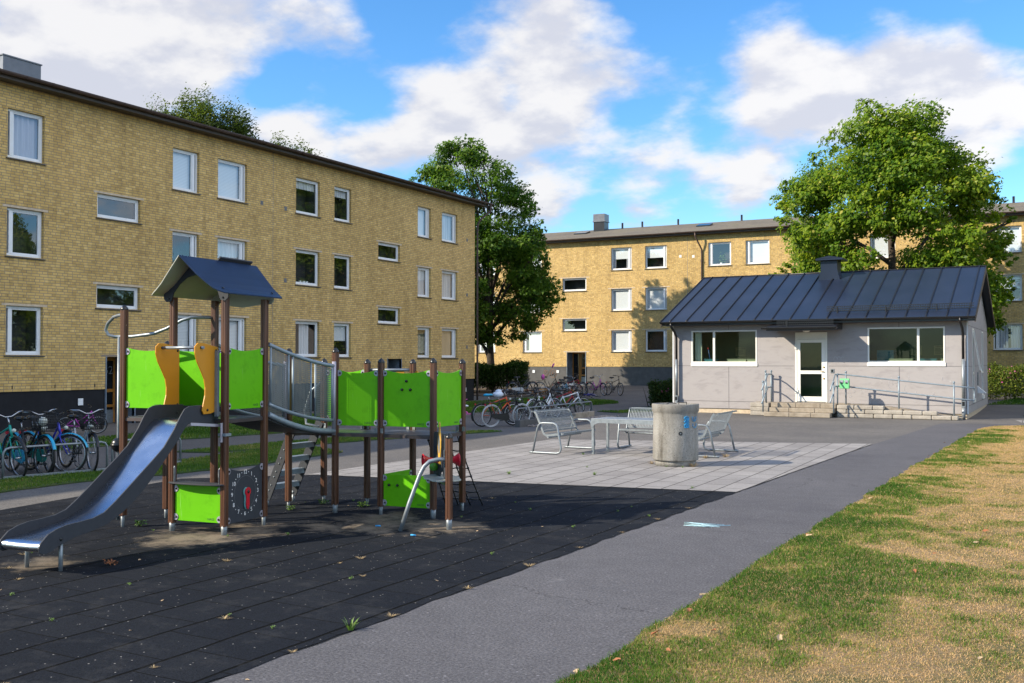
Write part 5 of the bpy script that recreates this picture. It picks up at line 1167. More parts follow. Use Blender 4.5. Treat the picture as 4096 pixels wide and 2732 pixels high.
def bolt(mb, c, n, r=.013):
    c, n = Vector(c), Vector(n).normalized(); mb.tube([c, c+n*.006, c+n*.011], [r, r*.95, r*.45], 8)
def bracket(c, along, n, s, parent):
    """grey corner plate from a post with a bolt; s = direction into the panel"""
    b = MB(); w_, h_ = .062, .036; c = Vector(c)+n*.009
    o = [c-along*.0*s-UP*h_, c+along*s*w_*.6-UP*h_, c+along*s*w_*.9-UP*h_*.55, c+along*s*w_-UP*0, c+along*s*w_*.9+UP*h_*.55, c+along*s*w_*.6+UP*h_, c+UP*h_]
    b.prism(o, n*.004); br = b.build('bracket', M['plum'], parent)
    k = MB(); bolt(k, c+along*s*w_*.58+n*.004, n); k.build('bolt', M['black_plastic'], parent)
def panel(a, b, z0, z1, dip, m, inset=.042, off=.0, text=True, name='side_panel', sides=((-1,1),), out=None, brackets=True, dots=(), txt='HAGS'):
    """board between two posts with a hollow top edge"""
    al = (b-a); L = al.length; al = al.normalized(); n = Vector((al.y,-al.x,0)) if out is None else out
    a0 = a+al*inset+n*off; W = L-2*inset; pts = [a0+UP*z0, a0+al*W+UP*z0]; N = 14
    for k in range(N+1):
        t = 1-k/N; pts.append(a0+al*W*t+UP*(z1-dip*(1-(2*t-1)**2)))
    mb = MB(); mb.prism([p-n*.0065 for p in pts], n*.013); po = mb.build(name, m, pf, .002, bseg=1)
    if brackets:
        for z in (z0+.04, z1-.045):
            bracket(a0-al*.012+UP*z, al, n, 1, po); bracket(a0+al*(W+.012)+UP*z, al, n, -1, po)
    if text: text_mesh(txt, .036, a0+al*(W-.13)+UP*(z0+.035)+n*.0068, al, UP, M['dark_green_print'], po, 'lettering', .0006, bold=.0006)
    for u, z in dots:
        k = MB(); c = a0+al*W*u+UP*z+n*.0065; k.lathe([(.0,0)],(0,0,0),3) if False else None
        k.tube([c, c+n*.012, c+n*.026, c+n*.030], [.016,.018,.013,.002], 10); k.build('knob', M['black_plastic'], po)
    return po
G_ = M['green']
# tower boards
panel(PL, P2, 1.37, 2.06, .04, G_, text=False)
text_mesh('HAGS', .036, PL+AC*.50+UP*1.405-IN*.0075, AC, UP, M['dark_green_print'], pf, 'lettering', .0006, bold=.0006)
panel(P1, P3, 1.37, 2.06, .04, G_)
panel(PB, P4, 1.37, 2.06, .04, G_, text=False, out=-IN); panel(PL, PB, 1.37, 2.0, .03, G_, text=False, out=-AC)
panel(P4, P3, 1.37, 1.42, .0, M['grey_hpl'], text=False, brackets=False) if False else None
# back board seen through the slide opening
panel(P4-AC*.02, P3-AC*.36, 1.37, 2.02, .03, G_, text=False, out=-IN, brackets=False)
panel(P2, P1, .13, .53, .0, G_)
cp = panel(P1, P3, .11, .735, .06, M['grey_hpl'], text=False, name='clock_panel')
cN = Vector((AC.x, AC.y, 0)); cc_ = (P1+P3)/2+UP*.425+cN*.0068
M['dial_line'] = mat('dial_line', (.14,.15,.16), .6)
for h in range(1, 13):
    a = math.pi/2-h*math.pi/6; c = cc_+IN*.232*math.cos(a)+UP*.232*math.sin(a)
    text_mesh(str(h), .066, c, IN, UP, M['white'], cp, 'numeral', .0006)
    a2 = a-math.pi/12; c2 = cc_+IN*.236*math.cos(a2)+UP*.236*math.sin(a2); d = MB(); d.tube([c2, c2+cN*.0012], .0055, 8); d.build('minute_dot', M['white'], cp)
ring = MB(); ring.tube([cc_+IN*.19*math.cos(t*math.pi/24)+UP*.19*math.sin(t*math.pi/24) for t in range(48)], .0016, 4, closed=True); ring.build('dial_ring', M['dial_line'], cp)
def hand(off, sc, m, name, lift):
    o = []; R0, R1, L = .052*sc, .026*sc, .195
    for k in range(15): a = R(-50+280*k/14); o.append((R0*math.cos(a), R0*math.sin(a)))
    o += [(-R1*1.1,-.07),(-R1*1.25,-L*.75),(-R1*.7,-L*.95),(0,-L*1.02),(R1*.7,-L*.95),(R1*1.25,-L*.75),(R1*1.1,-.07)]
    b = MB(); tilt = .02; b.prism([cc_+IN*(x+off+.02+tilt*y)+UP*(y+.01)+cN*lift for x, y in o], cN*.012); return b.build(name, m, cp, .002)
hand(-.016, 1.0, mat('teal_board', (.10,.30,.30), .5), 'hand_backing', .004); hand(0, .95, M['red'], 'clock_hand', .017)
k = MB(); bolt(k, cc_+IN*.02+UP*.01+cN*.029, cN, .02); k.build('hand_pivot', M['black_plastic'], cp)
# seat shelf
sh = MB(); o = [(-.02,.06),(SD+.02,.06),(SD+.02,-.04)]+[(SD/2+(SD/2+.01)*math.cos(t*math.pi/12), -.05-.07*math.sin(t*math.pi/12)) for t in range(13)]+[(-.02,-.04)]
sh.prism([P2+AC*x+IN*y+UP*.545 for x, y in o], UP*.016); sh.build('shelf', M['grey_hpl'], pf, .003)
for p, s in ((P2,1),(P1,-1)):
    b = MB(); b.prism([p+AC*s*.045+IN*x+UP*z for x, z in ((-.035,.56),(-.005,.56),(-.005,.72),(-.012,.735),(-.028,.735),(-.035,.72))], AC*s*.004); b.build('shelf_bracket', M['galv_dull'], pf)
# decks
M['deck'] = mat('deck_board', (.05,.055,.062), .45, var=.25, vscale=10, bmp=.3, bscale=60)
M['deck_edge'] = mat('deck_edge', (.06,.045,.045), .5, .2)
def deck(poly, z, name='deck'):
    mb = MB(); mb.prism([p+UP*(z-.022) for p in poly], UP*.022); d = mb.build(name, M['deck'], pf)
    mb = MB(); n = len(poly)
    for i in range(n): mb.bar(poly[i]+UP*(z-.03), poly[(i+1)%n]+UP*(z-.03), .022, .036)
    mb.build('deck_rim', M['deck_edge'], d); return d
deck([P2,P1,P3,P4], 1.27); deck([PL,P2,P4,PB], 1.268)
deck([Q2,Q1,Q7,Q3], 1.012); deck([Q1,Q4,Q7], 1.010); deck([Q4,Q8,Q7], 1.008); deck([Q4,Q5,Q6,Q8], 1.006)
for q in (Q7,Q8,Q3,Q4,Q6):
    b = MB()
    for s in (-1,1): b.prism([q+Vector((s*.047-.02,-.05,1.015)), q+Vector((s*.047+.02,-.05,1.015)), q+Vector((s*.047+.02,-.05,1.075)), q+Vector((s*.047-.02,-.05,1.075))], (0,.004,0))
    b.build('deck_bracket', M['galv'], pf)
# roof
ctr = (P1+P2)/2
def slope(s):
    prof = [(0,3.055),(.10,2.955),(.20,2.855),(.30,2.765),(.38,2.705),(.44,2.672),(.50,2.648)]
    f0 = [-.34,-.32,-.30,-.27,-.25,-.23,-.19]; f1 = [SD+.32,SD+.30,SD+.28,SD+.25,SD+.23,SD+.20,SD+.14]
    mb = MB()
    for (d,z), a, b in zip(prof, f0, f1):
        for h in (0,-.016): mb.v += [tuple(ctr+AC*s*d+IN*a+UP*(z+h)), tuple(ctr+AC*s*d+IN*b+UP*(z+h))]
    for i in range(len(prof)-1):
        a, b = 4*i, 4*i+4
        mb.face((a,a+1,b+1,b)); mb.face((a+2,b+2,b+3,a+3)); mb.face((a,b,b+2,a+2)); mb.face((a+1,a+3,b+3,b+1))
    mb.face((0,2,3,1)); e = 4*(len(prof)-1); mb.face((e,e+1,e+3,e+2))
    ro = mb.build('roof_panel', M['navy'] if s > 0 else M['pale_board'], pf, .004)
    k = MB(); nn = (AC*s*.5+UP*.8).normalized()
    for d, z, t in ((.40,2.70,-.10),(.40,2.70,SD+.08)): bolt(k, ctr+AC*s*d+IN*t+UP*z, nn, .016)
    k.build('roof_bolts', M['black_plastic'], ro)
slope(1); lp_ = slope(-1)
fl = MB(); fl.prism([ctr+AC*x+IN*(SD*.45)+UP*z for x, z in ((-.06,3.00),(.03,3.085),(.022,3.10),(-.07,3.02))], IN*.60); fl.build('ridge_flap', M['grey_hpl'], pf)
def gable(t, solid, m):
    o = [(-.44,2.60),(-.44,2.655),(-.30,2.745),(0,3.03),(.30,2.745),(.44,2.655),(.44,2.60),(.40,2.565),(.345,2.57),(.325,2.60)]
    if solid: o += [(.25,2.565),(0,2.535),(-.25,2.565),(-.325,2.60),(-.345,2.57),(-.40,2.565)]
    else: o += [(.30,2.67),(.22,2.76),(.12,2.83),(0,2.86),(-.12,2.83),(-.22,2.76),(-.30,2.67),(-.325,2.60),(-.345,2.57),(-.40,2.565)]
    mb = MB(); mb.prism([ctr+AC*x+IN*t+UP*z for x, z in o], IN*.013); g = mb.build('gable_board', m, pf)
    k = MB()
    for s in (-1,1): bolt(k, ctr+AC*s*.37+IN*t+UP*2.60, -IN, .012)
    k.build('gable_bolts', M['black_plastic'], g)
gable(-.063, False, M['grey_hpl']); gable(SD+.05, True, M['pale_board'])
# slide: profile measured out from the tower face
OUT = -IN
up = [(-.05,1.42),(.30,1.43),(.42,1.425),(.49,1.40),(.56,1.32),(.65,1.19),(.80,1.02),(.95,.91),(1.08,.82),(1.30,.665),(1.46,.555),(1.60,.47),(1.74,.435),(1.90,.425),(2.04,.42),(2.16,.40),(2.26,.365),(2.34,.30),(2.365,.255)]
dn = [(2.35,.215),(2.31,.195),(2.25,.20),(2.12,.25),(1.95,.293),(1.76,.315),(1.60,.345),(1.48,.385),(1.36,.44),(1.22,.525),(1.08,.625),(.97,.72),(.88,.80),(.77,.905),(.67,1.00),(.58,1.09),(.50,1.185),(.44,1.235),(.36,1.25),(-.05,1.21)]
for s, nm in ((-.135,0),(-.615,0)):
    o = P1+AC*s; mb = MB(); mb.prism([o+OUT*x+UP*z-AC*.008 for x, z in up+dn], AC*.016); sb = mb.build('slide_side', [M['grey_hpl']], pf, .003)
    k = MB()
    for x, z in ((2.12,.30),(.05,1.33)): bolt(k, o+OUT*x+UP*z+AC*.008, AC, .016)
    k.build('side_bolts', M['black_plastic'], sb)
bedp = [(-.05,1.275),(.30,1.285),(.42,1.275),(.52,1.21),(.62,1.11),(.74,.99),(.87,.865),(1.0,.75),(1.15,.625),(1.3,.52),(1.45,.435),(1.6,.385),(1.76,.355),(1.95,.335),(2.12,.315),(2.24,.31),(2.30,.305),(2.335,.285),(2.345,.255),(2.335,.228),(2.31,.215)]
mb = MB(); mb.smooth = True; wid = .462
for x, z in bedp:
    for s in range(5):
        u = -.144-wid*s/4; dish = -.006*(1-(2*s/4-1)**2)
        mb.v.append(tuple(P1+AC*u+OUT*x+UP*(z+dish)))
for i in range(len(bedp)-1):
    for s in range(4): a = 5*i+s; mb.face((a,a+1,a+6,a+5))
mb.build('slide_bed', M['steel_sheet'], pf)
for s in (-.17,-.58):
    p = P1+AC*s+OUT*2.08; mb = MB(); mb.tube([(p.x,p.y,-.03),(p.x,p.y,.30)], .019, 10); mb.build('slide_leg', M['galv'], pf)
br_ = MB(); br_.bar(P1+AC*-.05+OUT*.02+UP*1.20, P1+AC*-.13+OUT*.40+UP*1.235, .012, .03); br_.bar(P1+AC*-.0+OUT*.055+UP*1.02, P1+OUT*.055+UP*1.23, .03, .01); br_.build('slide_bracket', M['plum'], pf)
# orange wave boards either side of the slide mouth
def wave(s, flip):
    o = P1+AC*s
    pts = [(.0,2.06),(.10,2.075),(.22,2.10),(.30,2.10),(.345,2.06),(.345,1.99),(.315,1.90),(.255,1.80),(.205,1.71),(.187,1.62),(.19,1.53),(.215,1.44),(.232,1.37),(.21,1.33),(.10,1.335),(.0,1.36)]
    mb = MB(); mb.prism([o+OUT*x*1.08+UP*z-AC*.0075 for x, z in pts], AC*.015); w = mb.build('wave_board', M['orange'], pf, .003)
    k = MB()
    for x, z in ((.28,2.05),(.17,1.375),(.03,2.02),(.03,1.42)): bolt(k, o+OUT*x+UP*z+AC*.0075, AC, .015)
    k.build('board_bolts', M['black_plastic'], w)
wave(-.105, 1); wave(-.632, -1)
mb = MB(); mb.tube([P1+AC*-.64+OUT*.27+UP*2.05, P1+AC*-.07+OUT*.27+UP*2.05], .017, 10); mb.build('slide_bar', M['galv'], pf)
mb = MB(); mb.bar(P1+AC*-.075+OUT*.04+UP*1.30, P1+AC*-.075+OUT*.04+UP*2.02, .03, .045); mb.build('board_post', M['rail_paint'], pf)
# fireman's pole with the black ball and looped hand rails
pb_ = PL+Vector((-.50,.34,0)); LT = Vector((-.873,-.487,0))
mb = MB(); mb.tube([(pb_.x,pb_.y,-.02),(pb_.x,pb_.y,2.20)], .019, 10); mb.build('pole', M['galv'], pf)
mb = MB(); mb.ball((pb_.x,pb_.y,.90), .088, 18, 12); mb.lathe([(.088,-.012),(.092,-.012),(.092,.012),(.088,.012)], (pb_.x,pb_.y,.90), 18); mb.build('pole_ball', M['black_plastic'], pf)
T = lambda f, l, z: PL.lerp(pb_,f)+LT*l+UP*z
mb = MB(); mb.tube([PL+UP*2.44, T(.3,.0,2.445), T(.6,.03,2.445), T(.8,.08,2.43), T(.95,.14,2.36), T(1.0,.165,2.28), T(1.0,.13,2.22), T(1.0,.06,2.20), T(1.0,-.02,2.20), PL+Vector((-.30,.37,2.20)), PL+Vector((.0,.42,2.23)), PL+Vector((.18,.46,2.29)), PL+Vector((.36,.52,2.385)), PL+Vector((.48,.56,2.42)), P4+UP*2.42], .019, 10); mb.build('pole_rail', M['galv'], pf)
# bridge
B0 = [P3, P4]; B1 = [Q1, Q2]
def bz(t, z0, z1, sag): return z0+(z1-z0)*t-sag*4*t*(1-t)
def rail(a, b, z0, z1, sag, r, name, par=pf):
    mb = MB(); mb.tube([a.lerp(b,t/14)+UP*bz(t/14,z0,z1,sag) for t in range(15)], r, 10); return mb.build(name, M['rail_paint'], par)
for a, b, sd_ in ((P3,Q1,1),(P4,Q2,-1)):
    al = (b-a).normalized(); n = Vector((al.y,-al.x,0)); a_ = a+al*.045+n*.02*sd_; b_ = b-al*.045+n*.02*sd_
    rl = rail(a_, b_, 2.10, 1.845, .035, .024, 'bridge_rail'); rail(a_, b_, 1.405, 1.165, .04, .022, 'bridge_rail'); rail(a_, b_, 1.285, 1.03, .055, .033, 'bridge_tube')
    pl = MB(); pl.tube([b_+UP*.98,b_+UP*1.9], .026, 10); pl.build('bridge_upright', M['plum'], pf)
    for t0, t1 in ((.03,.29),(.355,.63),(.70,.965)):
        for t in (t0, t1):
            u = MB(); u.tube([a_.lerp(b_,t)+UP*(bz(t,1.405,1.165,.04)), a_.lerp(b_,t)+UP*(bz(t,2.10,1.845,.035))], .013, 8); u.build('baluster', M['rail_paint'], pf)
        # perforated sheet: real holes, pitch about 22 mm
        mb = MB(); p = a_.lerp(b_,t0+.012); q = a_.lerp(b_,t1-.012); L = (q-p).length; nu = int(L/.022); nv = 26
        zl = lambda t: bz(t0+(t1-t0)*t,1.405,1.165,.04)+.035; zh = lambda t: bz(t0+(t1-t0)*t,2.10,1.845,.035)-.04
        for i in range(nu+1):
            t = i/nu; c = p.lerp(q,t); mb.prism([c-al*.0052+UP*zl(t), c+al*.0052+UP*zl(t), c+al*.0052+UP*zh(t), c-al*.0052+UP*zh(t)], n*.002)
        for j in range(nv+1):
            s = j/nv; z0_, z1_ = zl(0)+(zh(0)-zl(0))*s, zl(1)+(zh(1)-zl(1))*s
            mb.prism([p+UP*(z0_-.0055)+n*.0004, q+UP*(z1_-.0055)+n*.0004, q+UP*(z1_+.0055)+n*.0004, p+UP*(z0_+.0055)+n*.0004], n*.0012)
        mb.build('perforated_sheet', M['perf'], pf)
for t in range(12):
    t0, t1 = .02+.08*t, .02+.08*t+.072; mb = MB(); z0, z1 = bz(t0,1.275,1.02,.055), bz(t1,1.275,1.02,.055)
    mb.box8([P4.lerp(Q2,t0)+UP*(z0-.03),P3.lerp(Q1,t0)+UP*(z0-.03),P3.lerp(Q1,t1)+UP*(z1-.03),P4.lerp(Q2,t1)+UP*(z1-.03),P4.lerp(Q2,t0)+UP*z0,P3.lerp(Q1,t0)+UP*z0,P3.lerp(Q1,t1)+UP*z1,P4.lerp(Q2,t1)+UP*z1]); mb.build('bridge_plank', M['deck'], pf)
# ladder up to the rear deck
LU = Vector((1,-.02,0))
for y in (9.90, 10.40):
    b = Vector((-9.20,y,.13)); t = Vector((-8.74,y,1.10)); d = (t-b).normalized(); w = Vector((d.z,0,-d.x))*.062
    mb = MB(); o = [b-w]+[b+(w*math.cos(R(180+180*k/8)))+d*(-.062*math.sin(R(180*k/8))) for k in range(1,8)]+[b+w, t+w, t-w]
    mb.prism([p-Vector((0,.009,0)) for p in o], (0,.018,0)); sb = mb.build('ladder_side', M['grey_hpl'], pf)
    k = MB()
    for i in range(5):
        c = b.lerp(t,.12+.185*i)
        for q in (-.028,.028): bolt(k, c+d*q*1.4+Vector((0,-.009,0)), (0,-1,0), .012)
    bolt(k, b+Vector((0,-.009,0)), (0,-1,0), .02); k.build('ladder_bolts', M['galv'], sb)
    mb = MB(); mb.tube([(-9.20,y,-.02),(-9.20,y,.10)], .022, 8); mb.build('ladder_foot', M['galv'], sb)
for i in range(5):
    b = Vector((-9.20,0,.13)).lerp(Vector((-8.74,0,1.10)), .13+.185*i)
    mb = MB(); mb.box(b.x-.06,b.x+.06,9.91,10.39,b.z+.02,b.z+.032); mb.box(b.x-.06,b.x-.05,9.911,10.389,b.z-.035,b.z+.0195); mb.box(b.x+.05,b.x+.06,9.911,10.389,b.z-.035,b.z+.0195); mb.build('rung', M['rail_paint'], pf)
mb = MB(); mb.tube([(-8.75,10.40,1.03),(-8.98,10.40,1.06),(-9.0,10.40,1.25),(-8.92,10.42,1.5),(-8.76,10.44,1.62)], .017, 8); mb.build('ladder_grip', M['galv'], pf)
# rear deck boards
panel(Q1, Q4, 1.10, 1.80, .045, G_); panel(Q4, Q5, 1.10, 1.80, .045, G_, dots=((.5,1.66),(.405,1.555),(.585,1.555))); panel(Q5, Q6, 1.10, 1.80, .045, G_)
panel(Q7, Q3, 1.10, 1.80, .045, G_, text=False, out=Vector((0,-1,0)))
panel(Q4, Q5, .12, .51, .0, G_, dots=((.13,.38),(.31,.38))); panel(Q4, Q8, .13, .50, -.0, G_, text=False, out=Vector((1,0,0)))
mb = MB(); mb.tube([Q7+UP*1.79,Q8+UP*1.79], .018, 8); mb.build('back_rail', M['galv'], pf)
mb = MB(); mb.prism([Q7.lerp(Q8,x)+UP*z for x, z in ((.55,1.25),(.85,1.25),(.85,1.70),(.78,1.80),(.68,1.80),(.60,1.74))], (0,.015,0)); mb.build('play_board', M['orange'], pf, .003)
mb = MB(); mb.prism([Q8.lerp(Q6,x)+UP*z for x, z in ((.02,1.25),(.14,1.25),(.14,1.70),(.09,1.785),(.02,1.76))], (0,.015,0)); mb.build('play_board', M['orange'], pf, .003)
# rope net on the far side
nt = [Vector((-7.30,10.80,1.0)), Vector((-6.86,10.83,1.0))]; nb = [Vector((-7.20,11.12,.0)), Vector((-6.74,11.30,.0))]
def npnt(u, v):
    p = nt[0].lerp(nt[1],u).lerp(nb[0].lerp(nb[1],u),v); return p-UP*.04*math.sin(math.pi*v)
for i in range(4):
    mb = MB(); mb.tube([npnt(i/3,v/10) for v in range(11)], .009, 6); mb.build('net_rope', M['black_plastic'], pf)
for j in range(1,9):
    mb = MB(); mb.tube([npnt(u/6,j/9)-UP*.012*math.sin(math.pi*((u/2)%1)) for u in range(7)], .009, 6)
    for i in range(4): q = npnt(i/3,j/9); mb.ball(tuple(q), .019, 6, 5)
    mb.build('net_rope', M['black_plastic'], pf)
mb = MB()
for u in (0,1): q = nt[u]; mb.ball((q.x,q.y,q.z-.02), .028, 8, 6)
mb.build('net_fixing', M['dark_steel'], pf)
# talk panel between the low post and the deck: board, yellow speaker, red cones, tray
pa, pq = QR, Q5; al = (pq-pa).normalized(); nn = Vector((-al.y, al.x, 0)); nn = -nn if nn.x > 0 else nn; L = (pq-pa).length
bp = lambda u, z: pa+al*u+UP*z
mb = MB(); mb.prism([bp(u,z)-nn*.008 for u, z in ((.05,.52),(.16,.50),(.22,.55),(.30,.62),(.38,.62),(.46,.56),(.52,.50),(L-.05,.52),(L-.05,1.00),(L-.10,1.06),(L*.58,1.07),(L*.5,1.06),(L*.42,1.07),(.10,1.03),(.05,.97))], nn*.016); tb = mb.build('talk_board', M['grey_hpl'], pf, .003)
mb = MB(); c = L*.5
mb.prism([bp(c+x,z)+nn*.010 for x, z in ((-.05,.70),(.05,.70),(.055,.80),(.085,.90),(.085,.98),(.05,1.05),(.025,1.10),(.018,1.17),(0,1.195),(-.018,1.17),(-.025,1.10),(-.05,1.05),(-.085,.98),(-.085,.90),(-.055,.80))], nn*.012); mb.build('speaker_board', mat('yellow_board', (.62,.36,.06), .5), pf, .003)
mb = MB(); mb.prism([bp(c+.048*math.cos(t*.524),.93+.11*math.sin(t*.524))+nn*.0225 for t in range(12)], nn*.002); mb.build('speaker_mesh', M['galv_dull'], pf)
for s in (1,-1):
    mb = MB(); q = bp(c,.745)+nn*s*.012; rings = [(.020,0),(.028,.08),(.040,.14),(.068,.185),(.082,.20),(.078,.205),(.05,.17)]
    prev = None
    e1 = al; e2 = UP
    for r_, d in rings:
        i0 = mb.add([q+nn*s*d+e1*r_*math.cos(k*math.pi/10)+e2*r_*math.sin(k*math.pi/10) for k in range(20)])
        if prev is not None:
            mb.smooth = True
            for k in range(20): mb.face((prev+k,prev+(k+1)%20,i0+(k+1)%20,i0+k))
        prev = i0
    mb.build('red_cone', M['red'], pf)
mb = MB(); q = bp(c+.16,.655)+nn*.05; mb.ball(tuple(q), .055, 12, 8, 1, 1, .9); q = bp(c+.16,.655)-nn*.05; mb.ball(tuple(q), .05, 12, 8, 1, 1, .9); mb.build('green_knob', mat('green_plastic', (.10,.36,.03), .35), pf)
mb = MB(); o = []
for k in range(28):
    a = 2*math.pi*k/28; rr_ = .30+.07*math.cos(2*a)-.02*math.cos(6*a); o.append(bp(L*.45,.535)+al*rr_*math.cos(a)*.95+nn*rr_*math.sin(a)*.85)
mb.prism(o, UP*.018); mb.build('tray', M['pale_board'], pf, .004)
mb = MB(); mb.bar(bp(L*.45,.50), bp(L*.45,.537), .12, .05); mb.bar(bp(.03,.50), bp(L-.03,.50), .03); mb.build('tray_bracket', M['galv_dull'], pf)
mb = MB(); tf = Vector((-6.54,9.13,0)); q = pa-nn*0+Vector((-.045,0,0))
mb.tube([tf-UP*.05, tf.lerp(Vector((-6.37,9.30,.63)),.5), Vector((-6.37,9.30,.63)), Vector((-6.335,9.335,.72)), Vector((-6.29,9.375,.775)), Vector((-6.22,9.43,.795)), Vector((-6.15,9.48,.795))], .024, 12); mb.build('step_tube', M['galv'], pf)
mb = MB(); mb.box(QR.x-.052,QR.x-.046,QR.y-.03,QR.y+.02,.70,.90); mb.build('tube_plate', M['galv'], pf)
mb = MB()
for i in range(3): pass
# ------------------------------------------------------------------ yard furniture
def lattice(mb, P, U, V, nu, nv, w=.005, t=.004):
    """wire mesh over the patch P + u*U + v(path) ; V is a polyline of offsets"""
    U = Vector(U); ln = [Vector(v) for v in V]; seg = [(b-a).length for a, b in zip(ln[:-1], ln[1:])]; tot = sum(seg)
    def at(s):
        s *= tot
        for a, b, l in zip(ln[:-1], ln[1:], seg):
            if s <= l+1e-9: return a.lerp(b, s/l)
            s -= l
        return ln[-1]
    for i in range(nu+1):
        o = P+U*(i/nu)
        for a, b in zip(ln[:-1], ln[1:]): mb.bar(o+a, o+b, w, t)
    for j in range(nv+1): a = P+at(j/nv); mb.bar(a, a+U, w, t)
def make_bench(label, loc, rz):
    """local: x along the seat, -y the open front"""
    T = thing('bench', label, 'bench', loc, (0,0,rz), 'galvanised mesh benches round the table'); L = 1.42; g = M['galv']
    for s in (-1,1):
        x = s*(L/2+.03); mb = MB()
        mb.tube([(x,.44,.028),(x,.38,.028),(x,-.20,.028),(x,-.27,.045),(x,-.30,.10),(x,-.30,.16),(x,-.22,.56),(x,-.19,.61),(x,-.13,.635),(x,.10,.635),(x,.18,.625),(x,.22,.58),(x,.25,.52),(x,.36,.03)], .021, 8); mb.build('leg_frame', g, T, local=True)
        mb = MB(); mb.bar((x-s*.03,.34,.86),(x-s*.03,.30,.82),.012,.04); mb.bar((x-s*.03,.30,.82),(x-s*.03,.12,.42),.012,.04); mb.bar((x-s*.03,.12,.42),(x-s*.03,.06,.375),.012,.04); mb.bar((x-s*.03,.06,.375),(x-s*.03,-.32,.42),.012,.04); mb.build('side_bracket', g, T, local=True)
    mb = MB(); lattice(mb, Vector((-L/2,0,0)), (L,0,0), [(0,-.33,.425),(0,-.30,.44),(0,.05,.40)], 40, 10, .0065, .004); mb.bar((-L/2,-.335,.425),(L/2,-.335,.425),.012,.035); mb.bar((-L/2,.055,.395),(L/2,.055,.395),.012,.03); mb.build('seat', g, T, local=True)
    mb = MB(); lattice(mb, Vector((-L/2,0,0)), (L,0,0), [(0,.15,.47),(0,.30,.80),(0,.335,.845),(0,.40,.86)], 40, 13, .0065, .004); mb.bar((-L/2,.14,.455),(L/2,.14,.455),.012,.03); mb.bar((-L/2,.41,.86),(L/2,.41,.86),.014,.03); mb.build('backrest', g, T, local=True)
    mb = MB(); mb.tube([(-L/2,.02,.34),(L/2,.02,.34)], .019, 8); mb.build('cross_tube', g, T, local=True)
    return T
make_bench('galvanised mesh bench nearest the climbing frame, facing right', (-9.22, 18.85, .01), R(90-3))
make_bench('galvanised mesh bench behind the table, half hidden by the concrete bin', (-7.75, 20.22, .01), R(0))
make_bench('galvanised mesh bench right of the concrete bin with its back to the lawn', (-6.42, 19.72, .01), R(-90+2))
tb_ = thing('table', 'galvanised metal table with rounded apron between the mesh benches', 'table', (-7.65, 18.95, .01))
tx0, tx1, ty0, ty1, tz = -8.50, -6.85, 18.55, 19.36, .735
mb = MB(); mb.box(tx0,tx1,ty0,ty1,tz-.012,tz); mb.build('table_top', M['galv'], tb_, .004)
for y in (ty0, ty1-.008):
    mb = MB(); o = [(tx0,tz-.013),(tx0,tz-.17),(tx0+.055,tz-.17)]+[(tx0+.055+.14*(1-math.cos(R(t*9))), tz-.17+.085*math.sin(R(t*9))) for t in range(1,11)]+[(tx1-.055-.14*(1-math.cos(R(t*9))), tz-.17+.085*math.sin(R(t*9))) for t in range(10,0,-1)]+[(tx1-.055,tz-.17),(tx1,tz-.17),(tx1,tz-.013)]
    mb.prism([(x,y,z) for x, z in o], (0,.008,0)); mb.build('apron', M['galv'], tb_)
for x in (tx0, tx1-.006):
    mb = MB(); mb.box(x,x+.006,ty0+.01,ty1-.01,tz-.10,tz-.0125); mb.build('end_apron', M['galv'], tb_)
for x in (tx0+.035,tx1-.035):
    for y in (ty0+.036,ty1-.036):
        mb = MB(); mb.box(x-.025,x+.025,y-.025,y+.025,.006,tz-.012); mb.box(x-.045,x+.045,y-.045,y+.045,.0,.0055); mb.build('leg', M['galv'], tb_, .004)
# concrete bin
def m_concrete():
    m, N, L, B = newmat('weathered_concrete'); B.inputs['Roughness'].default_value = .92
    t = N.new('ShaderNodeTexCoord'); mp = N.new('ShaderNodeMapping'); mp.inputs['Scale'].default_value = (3,3,.7); L.new(t.outputs['Object'], mp.inputs[0])
    st_ = noise_node(N, L, 1.6, 7, .65, vec=mp.outputs[0]); f = noise_node(N, L, 40, 4, .7); v = N.new('ShaderNodeTexVoronoi'); v.inputs['Scale'].default_value = 30; L.new(t.outputs['Object'], v.inputs['Vector'])
    r = ramp(N, L, st_.outputs[0], [(.32, (.11,.10,.085)), (.45, (.225,.215,.195)), (.62, (.30,.29,.27))]); r2 = ramp(N, L, f.outputs[0], [(.3, (.78,.78,.78)), (.7, (1.14,1.14,1.14))])
    x = mixc(N, L, 1, r.outputs[0], r2.outputs[0], 'MULTIPLY'); pit = ramp(N, L, v.outputs['Distance'], [(.13, (.22,.22,.22)), (.24, (1,1,1))])
    wn_ = N.new('ShaderNodeTexWhiteNoise'); L.new(v.outputs['Position'], wn_.inputs['Vector']); sel = ramp(N, L, wn_.outputs['Value'], [(.7, (0,0,0)), (.72, (1,1,1))])
    x = mixc(N, L, sel.outputs[0], x, mixc(N, L, 1, x, pit.outputs[0], 'MULTIPLY')); L.new(x, B.inputs['Base Color'])
    sp = N.new('ShaderNodeSeparateXYZ'); L.new(t.outputs['Object'], sp.inputs[0]); tp = N.new('ShaderNodeMapRange'); tp.inputs['From Min'].default_value = .80; tp.inputs['From Max'].default_value = 1.0; tp.inputs['To Min'].default_value = 0; tp.inputs['To Max'].default_value = .55; L.new(sp.outputs[2], tp.inputs['Value'])
    mm = N.new('ShaderNodeMath'); mm.operation = 'MULTIPLY'; L.new(tp.outputs[0], mm.inputs[0]); L.new(f.outputs[0], mm.inputs[1]); x = mixc(N, L, mm.outputs[0], x, (.10,.09,.075)); L.new(x, B.inputs['Base Color'])
    bump(N, L, B, f.outputs[0], .9, .01); return m
M['concrete'] = m_concrete()
bc = Vector((-6.275, 17.40, .01))
